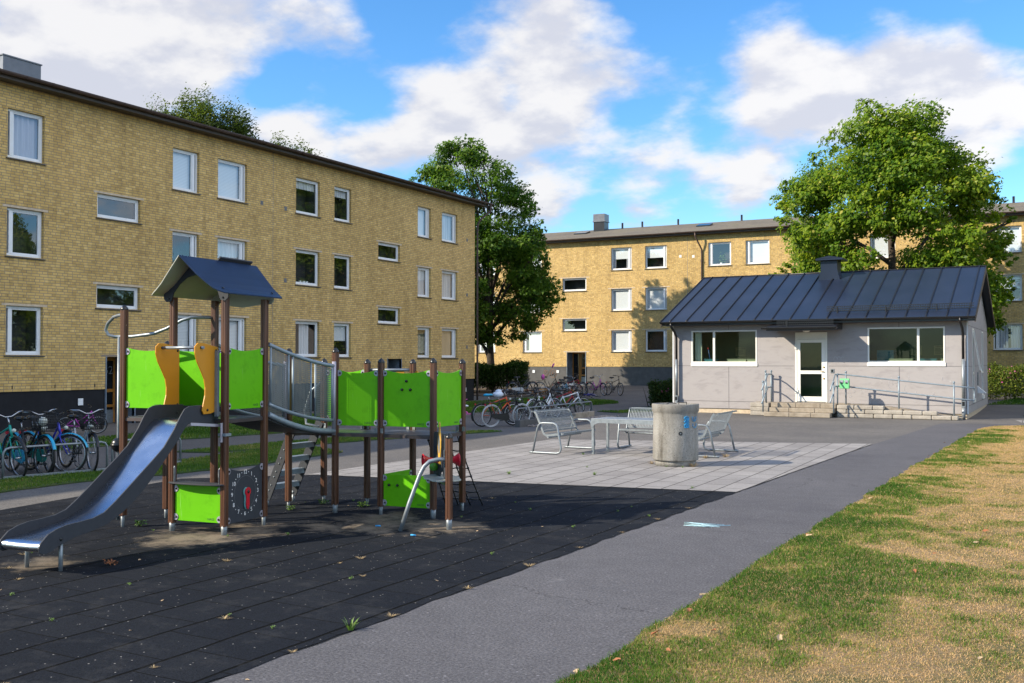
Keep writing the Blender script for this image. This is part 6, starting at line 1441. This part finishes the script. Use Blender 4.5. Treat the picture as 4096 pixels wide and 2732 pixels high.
bn = thing('concrete_bin', 'weathered round concrete litter bin with blue chalk marks on the paving', 'litter bin', tuple(bc))
mb = MB(); mb.lathe([(.0,.0),(.372,.0),(.372,.07),(.365,.095),(.405,.10),(.414,.12),(.408,.55),(.402,.935),(.405,.965),(.424,.985),(.428,1.10),(.422,1.118),(.39,1.12),(.375,1.10),(.37,.60),(.0,.60)], tuple(bc), 56); mb.build('body', M['concrete'], bn)
VD = Vector((-.34,.94,0)).normalized(); RD = Vector((.94,.34,0)).normalized()
def onbin(a, z, r=.413): d = (-VD*math.cos(a)+RD*math.sin(a)); return bc+d*r+UP*z
mb = MB(); mb.tube([bc+RD*.06-VD*.1+UP*1.10, bc+RD*.06-VD*.1+UP*1.145, bc+RD*.20+VD*.1+UP*1.145, bc+RD*.20+VD*.1+UP*1.10], .008, 6); mb.tube([bc-RD*.18-VD*.2+UP*1.105, bc-RD*.10+VD*.15+UP*1.13, bc+RD*.02+VD*.15+UP*1.12], .008, 6); mb.build('liner_handle', M['black_paint'], bn)
mb = MB(); c = onbin(.22,.60,.405); n = (c-bc-UP*.60).normalized(); mb.tube([c, c+n*.006], .036, 12); mb.build('bolt_socket', M['dark_steel'], bn)
mb = MB(); c = onbin(.22,.60,.412); mb.tube([c, c+n*.006], .012, 8); mb.build('bolt_head', M['galv'], bn)
mb = MB()
def chalk(pts, w=.006): mb.tube([onbin(a, z, .4165) for a, z in pts], w, 4)
for k in range(15): z = .705+.0125*k; chalk([(.40+.03*math.sin(k*1.3),z),(.50,z+.010),(.62+.03*math.cos(k*2.1),z-.006)], .0055)
for q in (.735,.875): chalk([(.50+.12*math.cos(t*.7),q+.034*math.sin(t*.7)) for t in range(10)], .006)
chalk([(.80,.90),(.80,.85),(.88,.815),(.99,.815),(1.07,.85),(1.07,.90)]); chalk([(.93,.815),(.93,.89)])
chalk([(.84,.775),(.84,.73),(.91,.70),(1.0,.70),(1.08,.73),(1.08,.775)])
mb.build('chalk_mark', M['chalkblue'], bn)

# ------------------------------------------------------------------ bicycles
def paint(c, name): return mat(name, c, .32, .1, var=.08)
BC = dict(black=M['black_paint'], teal=paint((.01,.30,.24),'teal_paint'), blue=paint((.05,.06,.50),'blue_paint'), sky=paint((.02,.36,.58),'sky_paint'), silver=paint((.42,.43,.45),'silver_paint'), whitep=paint((.72,.73,.75),'white_bike_paint'), orange=paint((.60,.09,.02),'orange_paint'), red=paint((.35,.015,.02),'red_paint'), magenta=paint((.42,.04,.36),'magenta_paint'), amber=paint((.55,.22,.02),'amber_paint'), navy=paint((.015,.03,.16),'navy_paint'), olive=paint((.20,.17,.08),'olive_paint'), grey=paint((.10,.105,.11),'grey_paint'), pink=M['pink'])
M['grip'] = M['black_plastic']; M['tan'] = paint((.35,.17,.07),'tan_leather'); M['reflector'] = paint((.75,.16,.01),'orange_reflector'); M['plastic_bag'] = mat('clear_plastic_bag', (.55,.60,.68), .35, var=.2); M['lampglass'] = mat('lamp_lens', (.55,.57,.50), .2); M['basket'] = mat('basket_mesh', (.016,.016,.018), .6)
def make_bike(label, loc, heading, c, style='step', lean=0.0, pitch=0.0, roll=0.0, wheel=.335, steer=0.0, basket=False, rack=True, fender=None, saddle='black', rim='chrome', tyre=None, bars='swept', chain=None, light=True, extra=None, group='parked bicycles', z=None, spokes=14):
    """local x forward, z up, origin on the ground under the bottom bracket"""
    k = wheel/.335; T = thing('bicycle', label, 'bicycle', (loc[0],loc[1],(gz(loc[1]) if z is None else z)), (0,0,0), group)
    T.rotation_mode = 'QUATERNION'; T.rotation_quaternion = (Matrix.Rotation(heading,4,'Z') @ Matrix.Rotation(roll+lean,4,'X') @ Matrix.Rotation(pitch,4,'Y')).to_quaternion()
    fm = BC[c]; V = lambda x, y, zz: Vector((x*k,y*k,zz*k)); wr = .335
    rw, fw, bb = V(-.47,0,wr), V(.60,0,wr), V(0,0,.29); sc = V(-.19,0,.72 if style != 'kids' else .62); ht, hb = V(.37,0,.86), V(.43,0,.66)
    mb = MB(); t = .017*k
    S = Matrix.Translation(hb) @ Matrix.Rotation(steer,4,Vector((-.06,0,.20)).normalized()) @ Matrix.Translation(-hb)
    s = lambda v: S @ v
    mb.tube([bb, sc], t, 8); mb.tube([ht, hb], t*1.25, 8); mb.tube([hb+V(0,0,.03), bb], t*1.15, 8)
    if style == 'diamond': mb.tube([ht-V(0,0,.03), sc-V(0,0,.06)], t, 8)
    elif style == 'step': mb.tube([ht-V(0,0,.06), V(.22,0,.60), V(.06,0,.42), V(-.05,0,.37)], t, 8)
    else: mb.tube([ht-V(0,0,.04), V(.1,0,.58), bb.lerp(sc,.55)], t, 8)
    for y in (-.055,.055):
        o = V(0,y,0); mb.tube([bb+o*.6, rw+o], t*.6, 6); mb.tube([sc-V(0,0,.05)+o*.4, rw+o], t*.6, 6)
    mb.build('frame', fm, T, local=True)
    mb = MB()
    for y in (-.05,.05): mb.tube([s(hb+V(0,y*.7,-.01)), s(hb+V(.05,y,-.12)), s(fw+V(0,y,0))], [t*.8,t*.75,t*.55], 7)
    mb.tube([s(hb+V(0,-.045,0)), s(hb+V(0,.045,0))], t*.9, 7); mb.build('fork', fm, T, local=True)
    for nm, cx, st_ in (('rear',rw,False),('front',fw,True)):
        f = s if st_ else (lambda v: v)
        C = lambda r, a, y=0: f(cx+V(r*math.cos(a), y, r*math.sin(a))); n = 28
        ty = MB(); ty.tube([C(wr-.019,2*math.pi*i/n) for i in range(n)], .0185*k, 7, closed=True); w = ty.build('wheel', M[tyre] if tyre else M['rubber'], T, local=True)
        rm_ = MB(); rm_.tube([C(wr-.046,2*math.pi*i/n) for i in range(n)], .0125*k, 5, closed=True); rm_.build('rim', M[rim] if rim in M else BC[rim], w, local=True)
        sp = MB(); sp.tube([C(0,0,-.05), C(0,0,.05)], .020*k, 8)
        for i in range(spokes): sp.tube([C(.02,2*math.pi*i/spokes,.025*(-1)**i), C(wr-.05,2*math.pi*i/spokes+.25*(-1)**(i//2))], .0016, 3, cap=False)
        sp.build('spokes', M['chrome'], w, local=True)
        if fender:
            fe = MB(); a0, a1 = (R(25),R(205)) if not st_ else (R(20),R(170)); m_ = 14
            for j in range(m_):
                p0, p1 = a0+(a1-a0)*j/m_, a0+(a1-a0)*(j+1)/m_
                for y0, y1, r0, r1 in ((-.03,-.012,.345,.36),(-.012,.012,.36,.36),(.012,.03,.36,.345)): fe.quad([C(r0,p0,y0),C(r1,p0,y1),C(r1,p1,y1),C(r0,p1,y0)])
            fe.build('mudguard', BC[fender], T, local=True)
    mb = MB(); st_ = sc+V(-.05,0,.17); mb.tube([sc, st_], .013*k, 7); mb.build('seat_post', M['chrome'], T, local=True)
    mb = MB(); q = st_+V(.0,0,.03); mb.ball(tuple(q+V(-.06,0,.0)), .105*k, 12, 8, 1.0, .85, .42); mb.ball(tuple(q+V(.08,0,.005)), .085*k, 10, 7, 1.3, .42, .40); mb.build('saddle', {'black':M['black_plastic'],'blue':BC['sky'],'tan':M['tan'],'bag':M['plastic_bag'],'white':BC['whitep']}[saddle], T, local=True)
    mb = MB(); hd = ht+V(-.045,0,.14); mb.tube([s(ht), s(hd)], .014*k, 7)
    if bars == 'swept': pts = [V(-.20,-.29,.03),V(-.07,-.27,.06),V(.04,-.16,.06),V(.03,-.05,.0),V(.03,.05,.0),V(.04,.16,.06),V(-.07,.27,.06),V(-.20,.29,.03)]
    else: pts = [V(-.05,-.30,.03),V(.03,-.12,.03),V(.05,0,.0),V(.03,.12,.03),V(-.05,.30,.03)]
    mb.tube([s(hd+p) for p in pts], .0115*k, 7); mb.build('handlebar', M['chrome'] if bars == 'swept' and c not in ('black','grey') else M['black_paint'], T, local=True)
    for i, j in ((0,1),(-1,-2)):
        mb = MB(); a = pts[i]; b = a.lerp(pts[j], .8); mb.tube([s(hd+a), s(hd+b)], .017*k, 8); mb.build('grip', M['black_plastic'], T, local=True)
    mb = MB(); n = 20
    for sd__ in (-1,): mb.tube([bb+V(0,-.06,0)+V(.085*math.cos(2*math.pi*i/n),0,.085*math.sin(2*math.pi*i/n)) for i in range(n)], .008*k, 5, closed=True)
    mb.tube([bb+V(0,-.07,0), bb+V(.10,-.075,-.13)], .009*k, 6); mb.tube([bb+V(0,.07,0), bb+V(-.10,.075,.13)], .009*k, 6); mb.tube([bb+V(0,-.075,0), bb+V(0,.075,0)], .02*k, 8)
    for x, y, zz in ((.10,-.12,-.13),(-.10,.12,.13)): p = bb+V(x,y,zz); mb.box(p.x-.045*k,p.x+.045*k,p.y-.045*k,p.y+.045*k,p.z-.012*k,p.z+.012*k)
    mb.build('cranks', M['dark_steel'], T, local=True)
    if chain:
        mb = MB(); o = []
        for i in range(9): a = R(90-180*i/8); o.append(bb+V(.115*math.cos(a),0,.115*math.sin(a)))
        for i in range(9): a = R(270-180*i/8); o.append(rw+V(.05*math.cos(a),0,.05*math.sin(a)))
        mb.prism([p+V(0,-.085,0) for p in o], V(0,.03,0)); mb.build('chain_guard', BC[chain], T, local=True)
    else:
        mb = MB(); mb.tube([bb+V(0,-.06,.085), rw+V(0,-.05,.04)], .005*k, 4); mb.tube([bb+V(0,-.06,-.085), rw+V(0,-.05,-.04)], .005*k, 4); mb.build('chain', M['dark_steel'], T, local=True)
    if rack:
        mb = MB(); z = .72
        for y in (-.06,0,.06): mb.tube([V(-.22,y,z),V(-.66,y,z)], .006*k, 5)
        for x in (-.24,-.45,-.66): mb.tube([V(x,-.065,z),V(x,.065,z)], .006*k, 5)
        for y in (-.065,.065): mb.tube([V(-.52,y,z),rw+V(0,y,0)], .006*k, 5)
        mb.build('luggage_rack', M['black_paint'] if c != 'whitep' else M['chrome'], T, local=True)
        mb = MB(); q = V(-.69,0,.66); mb.box(q.x-.01,q.x+.01,q.y-.03,q.y+.03,q.z-.025,q.z+.025); mb.build('rear_reflector', M['red'], T, local=True)
    if light: mb = MB(); q = s(hb+V(.09,0,.12)); mb.ball(tuple(q), .035*k, 10, 7, 1.2, 1, 1); mb.build('lamp', M['lampglass'], T, local=True)
    if basket:
        mb = MB(); c0 = hd+V(.22,0,-.13)
        B = lambda x, y, zz: s(c0+V(x,y,zz))
        for i in range(7): zz = -.13+.26*i/6; e = .8+.2*i/6; mb.tube([B(-.13*e,-.19*e,zz),B(.15*e,-.19*e,zz),B(.15*e,.19*e,zz),B(-.13*e,.19*e,zz)], .0045, 4, closed=True)
        for x, y in [(x/8*.28-.13,yy) for x in range(9) for yy in (-.19,.19)]+[(xx,y/10*.38-.19) for y in range(11) for xx in (-.13,.15)]: mb.tube([B(x*.8,y*.8,-.13),B(x,y,.13)], .004, 3)
        mb.quad([B(-.104,-.152,-.13),B(.12,-.152,-.13),B(.12,.152,-.13),B(-.104,.152,-.13)]); mb.build('basket', M['basket'], T, local=True)
    if extra: extra(T, V, s, hd, sc)
    return T
GL = 'bicycles in the rack by the shaded block'
h0 = R(-9)
def at_front(x, y, h, d=.60): return (x-d*math.cos(h), y-d*math.sin(h))
def headlamp(T, V, s, hd, sc): mb = MB(); q = s(hd+V(.16,0,-.10)); mb.ball(tuple(q), .075, 12, 8, 1.1, 1, 1); mb.build('big_headlamp', M['lampglass'], T, local=True)
def refl(T, V, s, hd, sc):
    for a in (.6, 3.5): mb = MB(); q = s(V(.60+.2*math.cos(a),-.01,.335+.2*math.sin(a))); mb.box(q.x-.03,q.x+.03,q.y-.01,q.y+.01,q.z-.015,q.z+.015); mb.build('spoke_reflector', M['reflector'], T, local=True)
make_bike('dark bicycle with tan rims at the left end of the rack', at_front(-15.02,9.72,h0), h0, 'grey', lean=.05, rim='tan', extra=refl, group=GL)
make_bike('teal framed bicycle in the rack by the shaded block', at_front(-14.87,10.30,h0), R(-12), 'teal', 'diamond', lean=.09, fender='black', bars='swept', group=GL)
make_bike('black bicycle with big headlamp, front basket and sky blue mudguards in the rack', at_front(-14.86,10.66,h0), R(-8), 'black', lean=-.06, basket=True, fender='sky', chain='sky', group=GL, extra=headlamp)
make_bike('bright blue bicycle with turned front wheel in the rack', at_front(-14.76,11.00,h0), R(-2), 'blue', lean=.05, steer=.45, fender='sky', bars='flat', chain='teal', group=GL)
make_bike('silver bicycle with chrome handlebar and black front basket in the rack', at_front(-14.60,11.48,h0), R(-14), 'silver', lean=-.05, basket=True, fender='black', group=GL, steer=-.15)
make_bike('dark olive bicycle with black saddle standing behind the blue one', at_front(-15.02,11.05,h0), R(-20), 'olive', lean=.07, fender='black', group=GL)
make_bike('small magenta children bicycle leaning by the block entrance', (-22.6,17.3), R(55), 'magenta', 'kids', lean=.16, wheel=.24, rack=False, light=False, bars='flat')
def rack(label, a, b, ta, tb, z=None):
    a, b = Vector((*a,0)), Vector((*b,0)); d = (b-a).normalized(); n = Vector((-d.y,d.x,0)); z0 = gz(a.y)+.02
    T = thing('bicycle_rack', label, 'bicycle rack', (a.x,a.y,z0), group='bicycle racks'); h = .50
    mb = MB(); mb.tube([a+UP*z0, a+UP*(z0+h-.08), a+d*.04+UP*(z0+h-.02), a+d*.11+UP*(z0+h), b-d*.11+UP*(z0+h), b-d*.04+UP*(z0+h-.02), b+UP*(z0+h-.08), b+UP*z0], .020, 8); mb.build('hoop', M['galv_dull'], T)
    mb = MB(); mb.bar(a+UP*(z0+.03), b+UP*(z0+.03), .04); mb.build('foot_bar', M['galv_dull'], T)
    L = (b-a).length; k = int(L/.36)
    for i in range(k):
        p = a+d*(.2+.36*i); mb = MB(); mb.tube([p+UP*(z0+h), p+n*.14+UP*(z0+h+.02), p+n*.26+UP*(z0+h-.12), p+n*.22+UP*(z0+.12), p+UP*(z0+.05), p+d*.07+UP*(z0+.05), p+d*.07+n*.22+UP*(z0+.12), p+d*.07+n*.26+UP*(z0+h-.12), p+d*.07+n*.14+UP*(z0+h+.02), p+d*.07+UP*(z0+h)], .007, 6); mb.build('wheel_loop', M['dark_steel'], T)
    return T
rack('galvanised bicycle rack full of bicycles on the grass verge at left', (-14.80,9.92), (-14.47,11.62), 0, 0)
rack('galvanised bicycle rack running off the left edge of the photo', (-15.35,7.0), (-14.88,9.45), 0, 0)
rack('empty galvanised rack seen between the slide and tower posts', (-14.46,11.72), (-14.33,13.12), 0, 0)
rk = rack('galvanised rack on the block kerb behind the benches', (-14.05,25.5), (-14.35,31.4), 0, 0)
GM = 'bicycles at the rack behind the benches'
hm = R(64)
def bag(T, V, s, hd, sc):
    mb = MB(); q = sc+V(-.06,0,.23); rr = random.Random(4); mb.ball(tuple(q), .15, 12, 8, 1.15, .9, .62); mb.ball(tuple(q+V(.02,0,.09)), .07, 8, 6, 1.6, 1.0, .8); mb.build('saddle_cover', M['plastic_bag'], T, local=True)
make_bike('black bicycle with white tyres and a plastic bag over its saddle', (-14.33,25.25), hm, 'black', 'diamond', lean=.04, tyre='white_tyre', saddle='bag', chain='black', extra=bag, group=GM)
make_bike('orange bicycle with blue saddle behind the black one', (-14.68,25.35), R(62), 'orange', 'diamond', lean=-.03, saddle='blue', fender='black', group=GM)
make_bike('black step-through bicycle with black saddle between the orange and white ones', (-14.75,27.35), R(70), 'black', 'step', lean=.05, fender='black', group=GM)
make_bike('white bicycle with black front basket at the kerb rack', (-14.95,28.9), R(76), 'whitep', 'step', lean=-.04, basket=True, fender='whitep', group=GM)
make_bike('white mountain bicycle without a rack', (-15.05,30.9), R(52), 'whitep', 'diamond', lean=.04, rack=False, bars='flat', light=False, group=GM)
make_bike('dark red bicycle behind the white mountain bicycle', (-15.35,31.1), R(55), 'red', 'diamond', lean=-.05, fender='black', group=GM)
# the jumble of bicycles before the far block
GP = 'jumble of bicycles before the sunlit block'
def flag(T, V, s, hd, sc):
    mb = MB(); mb.tube([V(-.3,0,.5),V(.25,.1,1.55)], .008, 5); mb.build('flag_rod', BC['amber'], T, local=True)
    mb = MB(); mb.tube([V(.19,.09,1.42),V(.25,.1,1.55),V(.31,.11,1.66)], [.03,.05,.02], 8); mb.build('flag', M['pink'], T, local=True)
    mb = MB(); q = sc+V(-.1,0,.2); mb.ball(tuple(q), .13, 10, 8, .8, 1, 1.2); mb.build('child_seat', M['pink'], T, local=True)
PILE = [('black upright bicycle with white chain ring at the left of the jumble', (-25.4,46.6), 28, 'black', 'diamond', .04, 0, 'black'), ('dark grey bicycle standing behind the black one at the jumble', (-25.9,47.5), 30, 'grey', 'step', -.05, 0, None),
 ('black upright bicycle with pink child seat and flag rod', (-24.3,47.6), 24, 'black', 'step', .06, 0, None), ('black bicycle with tall bars in the middle of the jumble', (-23.0,47.6), 10, 'black', 'step', -.06, 0, None),
 ('amber bicycle fallen on its side low in the jumble', (-24.0,45.9), 40, 'amber', 'diamond', 1.15, 0, None), ('navy bicycle with a bright blue frame lying flat at the right of the jumble', (-20.8,45.6), -20, 'blue', 'kids', 1.35, 0, None),
 ('silver white bicycle propped in the front of the jumble', (-22.3,45.6), 35, 'silver', 'step', .30, 0, None), ('magenta bicycle standing at the right of the jumble', (-21.3,47.2), -24, 'magenta', 'step', .10, 0, None),
 ('black bicycle with upright saddle rightmost in the jumble', (-20.5,47.5), -30, 'black', 'diamond', -.10, 0, None), ('amber children bicycle fallen at the right front', (-21.6,45.4), -28, 'amber', 'kids', 1.0, 0, None),
 ('dark red bicycle leaning behind the silver one', (-22.6,47.0), 5, 'red', 'diamond', .22, 0, None), ('black bicycle lying on the asphalt at the left front of the jumble', (-24.9,45.3), 15, 'grey', 'diamond', 1.3, 0, None), ('sky blue children bicycle leaning in the middle of the jumble', (-23.1,46.5), 60, 'sky', 'kids', .35, 0, None)]
for i, (lb, p, hd_, c, stl, ln, _, fe) in enumerate(PILE):
    make_bike(lb, p, R(hd_), c, stl, lean=ln, wheel=.26 if stl == 'kids' else .335, rack=stl != 'kids', fender=fe or ('black' if i % 2 else None), chain='whitep' if i == 0 else None, light=False, bars='swept' if stl == 'step' else 'flat', group=GP, extra=flag if i == 2 else None, z=gz(p[1])+(.06 if ln > .9 else 0), spokes=10, steer=(.4 if i % 3 == 0 else -.2))
# pink tricycle
tr = thing('tricycle', 'pink toddler tricycle with white seat by the shaded block corner', 'tricycle', (-18.1,29.1,.0), (0,0,R(150)))
mb = MB(); mb.tube([(-.22,0,.16),(.02,0,.20),(.20,0,.34),(.27,0,.46)], .022, 8); mb.tube([(.27,0,.46),(.34,0,.13)], .020, 8); mb.tube([(-.24,-.19,.11),(-.24,.19,.11)], .014, 6); mb.tube([(-.22,0,.16),(-.24,0,.11)], .018, 6); mb.tube([(-.02,0,.2),(-.05,0,.36)], .018, 6); mb.build('frame', M['pink'], tr, local=True)
mb = MB(); mb.tube([(.16,-.20,.60),(.24,-.1,.56),(.26,0,.50),(.24,.1,.56),(.16,.20,.60)], .014, 7); mb.tube([(.27,0,.46),(.255,0,.52)], .02, 6); mb.build('handlebar', M['pink'], tr, local=True)
mb = MB(); mb.ball((-.07,0,.38), .12, 12, 8, 1.1, .95, .34); mb.build('seat', M['white_paint'], tr, local=True)
for x, y, r in ((.34,0,.13),(-.24,.19,.10),(-.24,-.19,.10)):
    mb = MB(); mb.lathe([(r*.65,-.02),(r,-.022),(r,.022),(r*.65,.02)], (x,y,r), 18, 'y'); w = mb.build('wheel', M['black_plastic'], tr, local=True)
    mb = MB(); mb.lathe([(.0,-.018),(r*.66,-.018),(r*.66,.018),(0,.018)], (x,y,r), 14, 'y'); mb.build('hub', M['pink'], w, local=True)
# kerb of rough blocks with rubble and the small planter of the rack
kb = thing('block_kerb', 'row of dark rough kerb blocks edging the bicycle rack behind the benches', 'kerb', (-13.95,28,0))
rr = random.Random(3); y = 25.3
while y < 31.0:
    w_ = rr.uniform(.28,.42); mb = MB(); x = -13.93-.055*(y-25.3); mb.box(x-.09,x+.09,y+.01,y+w_-.01,-.02,.20+rr.uniform(-.02,.02)) if y < 27.6 or y > 29.3 else mb.box(x-.09,x+.09,y+.01,y+w_-.01,-.02,.10)
    mb.build('kerb_block', M['step_stone'] if y > 29 else M['fascia_stone'] if 'fascia_stone' in M else M['plinth_grey'], kb, .02); y += w_
V_, F_ = [], []
st_rng = np.random.default_rng(5); nst = 900; sx = -13.75+.55*st_rng.random(nst)**1.5-.055*0; sy = 25.6+6.2*st_rng.random(nst); sx = sx-.05*(sy-25.6)
mbs = MB()
for i in range(nst):
    r_ = st_rng.uniform(.018,.045); mbs.ball((sx[i],sy[i],r_*.5), r_, 5, 3, 1.2, 1, .7)
M['rubble'] = mat('rubble', (.30,.24,.20), .9, var=.5, vscale=12); o = mbs.build('rubble', M['rubble']); o['kind'] = 'stuff'; o['label'] = 'pale broken rubble strewn along the kerb of the bicycle rack'; o['category'] = 'rubble'
# ------------------------------------------------------------------ weeds, leaves, chalk
def m_plain(n, c, t=.25):
    m, N, L, B = newmat(n); B.inputs['Base Color'].default_value = (*c,1); B.inputs['Roughness'].default_value = .6; return m
M['weed'] = mat('weed_green', (.11,.20,.025), .55, var=.35, vscale=14); M['straw'] = mat('dry_straw', (.36,.26,.13), .8, var=.3, vscale=12); M['leaf_brown'] = mat('fallen_leaf', (.30,.11,.04), .7, var=.45, vscale=1.5); M['leaf_pale'] = mat('fallen_leaf_pale', (.48,.34,.20), .7, var=.3, vscale=3)
def tuft_mesh(name, n, h, spread, m, seed, width=.006, flat=.0):
    rr = random.Random(seed); mb = MB()
    for i in range(n):
        a = rr.uniform(0,6.28); d = rr.uniform(0,spread*.3); l = h*rr.uniform(.5,1.1); o = rr.uniform(.2,1)*spread; w = width*rr.uniform(.6,1.2)
        b = Vector((math.cos(a)*d, math.sin(a)*d, 0)); e = b+Vector((math.cos(a)*o, math.sin(a)*o, l)); s_ = Vector((-math.sin(a), math.cos(a), 0))*w; mid = b.lerp(e,.5)+UP*l*.18
        mb.quad([b-s_, b+s_, mid+s_*.8, mid-s_*.8]); n0 = mb.add([mid-s_*.8, mid+s_*.8, e]); mb.face((n0,n0+1,n0+2))
    return mb.build(name, m)
def broad_mesh(name, n, r, m, seed):
    rr = random.Random(seed); mb = MB()
    for i in range(n):
        a = rr.uniform(0,6.28); d = rr.uniform(.2,1)*r; c = Vector((math.cos(a)*d, math.sin(a)*d, rr.uniform(.1,1.0)*r*.9)); t = Vector((math.cos(a+rr.uniform(-.8,.8)), math.sin(a+rr.uniform(-.8,.8)), rr.uniform(-.3,.5))).normalized(); s_ = t.cross(UP).normalized(); L = r*rr.uniform(.35,.6)
        mb.quad([c-t*L*.5, c+s_*L*.3+UP*.01, c+t*L*.55, c-s_*L*.3+UP*.01])
    for i in range(5): a = rr.uniform(0,6.28); mb.tube([(0,0,0),(math.cos(a)*r*.5,math.sin(a)*r*.5,r*.7)], .003, 3)
    return mb.build(name, m)
def scatter(first, pts, label, cat, group, sc=(.7,1.3), flat=False):
    rr = random.Random(len(pts)*7)
    for i, p in enumerate(pts):
        o = first if i == 0 else first.copy()
        if i: col.objects.link(o)
        o.location = (p[0],p[1],gz(p[1])+(p[2] if len(p) > 2 else .008)); k = rr.uniform(*sc); o.scale = (k,k,k); o.rotation_euler = (0 if not flat else rr.uniform(-.5,.5), 0 if not flat else rr.uniform(-.4,.4), rr.uniform(0,6.28)); tag(o, label, cat, group)
rr = random.Random(17)
def rubber_pts(n, s):
    r_ = random.Random(s); out = []
    while len(out) < n:
        x, y = r_.uniform(-9.3,-4.6), r_.uniform(3.6,12.6); x = -4.45-.5*round((-4.45-x)/.5)+r_.uniform(-.03,.03)
        if y > -.87*x-2.2: out.append((x,y))
    return out
w = tag(tuft_mesh('weed', 34, .085, .075, M['weed'], 2, .004), 'lush green grass tuft at the seam of rubber and path', 'weed'); w.location = (-4.44,5.62,.005)
scatter(broad_mesh('weed', 22, .032, M['weed'], 3), rubber_pts(26, 5), 'small green weed sprouting from a seam of the black rubber tiles', 'weed', 'small weeds in the rubber seams', (.45,.9))
scatter(broad_mesh('weed', 46, .075, M['weed'], 4), [(-8.63,10.35),(-8.02,10.40),(-8.66,9.74),(-9.2,9.78),(-9.32,7.95)], 'leafy green weed growing at a play frame post foot', 'weed', 'leafy weeds at the post feet', (.7,1.1))
scatter(tuft_mesh('dry_tuft', 26, .022, .07, M['straw'], 6, .003), rubber_pts(12, 9)+[(-4.42+.02*k,5.0+1.05*k) for k in range(8)], 'flattened tuft of dry straw on the black rubber', 'dry grass', 'dry straw tufts on the rubber', (.5,1.1))
scatter(tuft_mesh('dry_tuft', 40, .09, .16, M['straw'], 7, .005), [(-6.73,17.35),(-5.88,17.22),(-6.2,18.9),(-5.92,19.3)], 'tuft of brown dry grass beside the bin and bench on paving', 'dry grass', 'dry grass tufts on the paving', (.7,1.2))
scatter(tuft_mesh('weed', 22, .07, .08, M['weed'], 8, .005), [(-6.3,16.98),(-6.0,17.0),(-8.6,18.4),(-7.5,16.2),(-4.9,14.3),(-6.9,15.2),(-8.2,14.6)], 'little green grass tuft in a joint of the pale paving', 'weed', 'grass tufts in the paving joints', (.5,1.1))
s = tag(broad_mesh('weed', 40, .06, M['leaf_brown'], 12), 'reddish withered weed on the rubber below the slide', 'weed'); s.location = (-7.78,6.30,.005)
def leaf_mesh(m):
    mb = MB(); n0 = mb.add([(-.035,0,.004),(-.01,.02,.010),(.03,.012,.006),(.04,0,.0),(.03,-.014,.012),(-.01,-.022,.004),(0,0,.0)])
    for a, b in ((0,1),(1,2),(2,3),(3,4),(4,5),(5,0)): mb.face((n0+6,n0+a,n0+b))
    return mb.build('fallen_leaf', m)
lp = []
r_ = random.Random(23)
while len(lp) < 58:
    y = 4.4+26*r_.random()**2.2; x = -2.48+r_.random()**2.0*2.5; lp.append((x,y,.055))
scatter(leaf_mesh(M['leaf_brown']), lp[:30], 'russet fallen leaf lying in the grass of the right lawn', 'leaf', 'russet leaves on the lawn', (.55,1.05), True)
scatter(leaf_mesh(M['leaf_pale']), lp[44:]+[(-2.62,5.5,.02),(-2.52,6.1,.02),(-2.58,7.8,.02)], 'pale tan fallen leaf lying on the right lawn edge', 'leaf', 'pale leaves on the lawn', (.5,1.0), True)
scatter(leaf_mesh(M['leaf_pale']), [(p[0]+.2,p[1]) for p in rubber_pts(18, 31)], 'pale scrap of leaf litter on the black rubber surface', 'leaf', 'leaf scraps on the rubber', (.18,.5), True)
# chalk
mb = MB(); r_ = random.Random(2)
mb.tube([(-3.95+.43*(k%2)+r_.uniform(-.06,.06), 11.06+.036*k+r_.uniform(-.01,.01), .0055) for k in range(8)], .0045, 3); mb.tube([(-3.9,11.30,.0055),(-3.6,11.16,.0055),(-3.42,11.33,.0055)], .0045, 3)
tag(mb.build('chalk_scribble', M['chalkpale']), 'pale blue chalk zigzag scribbled on the asphalt path', 'chalk drawing')
for i, (x, y, a, lb) in enumerate(((-6.95,9.25,.4,'stub of blue chalk on the sandy rubber beside the bent steel tube'),(-6.25,8.95,.1,'stub of blue chalk on the rubber in front of the low post'))):
    mb = MB(); mb.tube([(x,y,.016),(x+.06*math.cos(a),y+.06*math.sin(a),.016)], .009, 8); tag(mb.build('chalk_stick', M['chalkblue']), lb, 'chalk')
for i, (x, y, s_) in enumerate(((-4.15,6.3,.16),(-3.85,6.25,.20),(-3.2,7.0,.14),(-3.75,7.8,.12),(-3.0,9.0,.13),(-3.35,5.6,.12))):
    pass
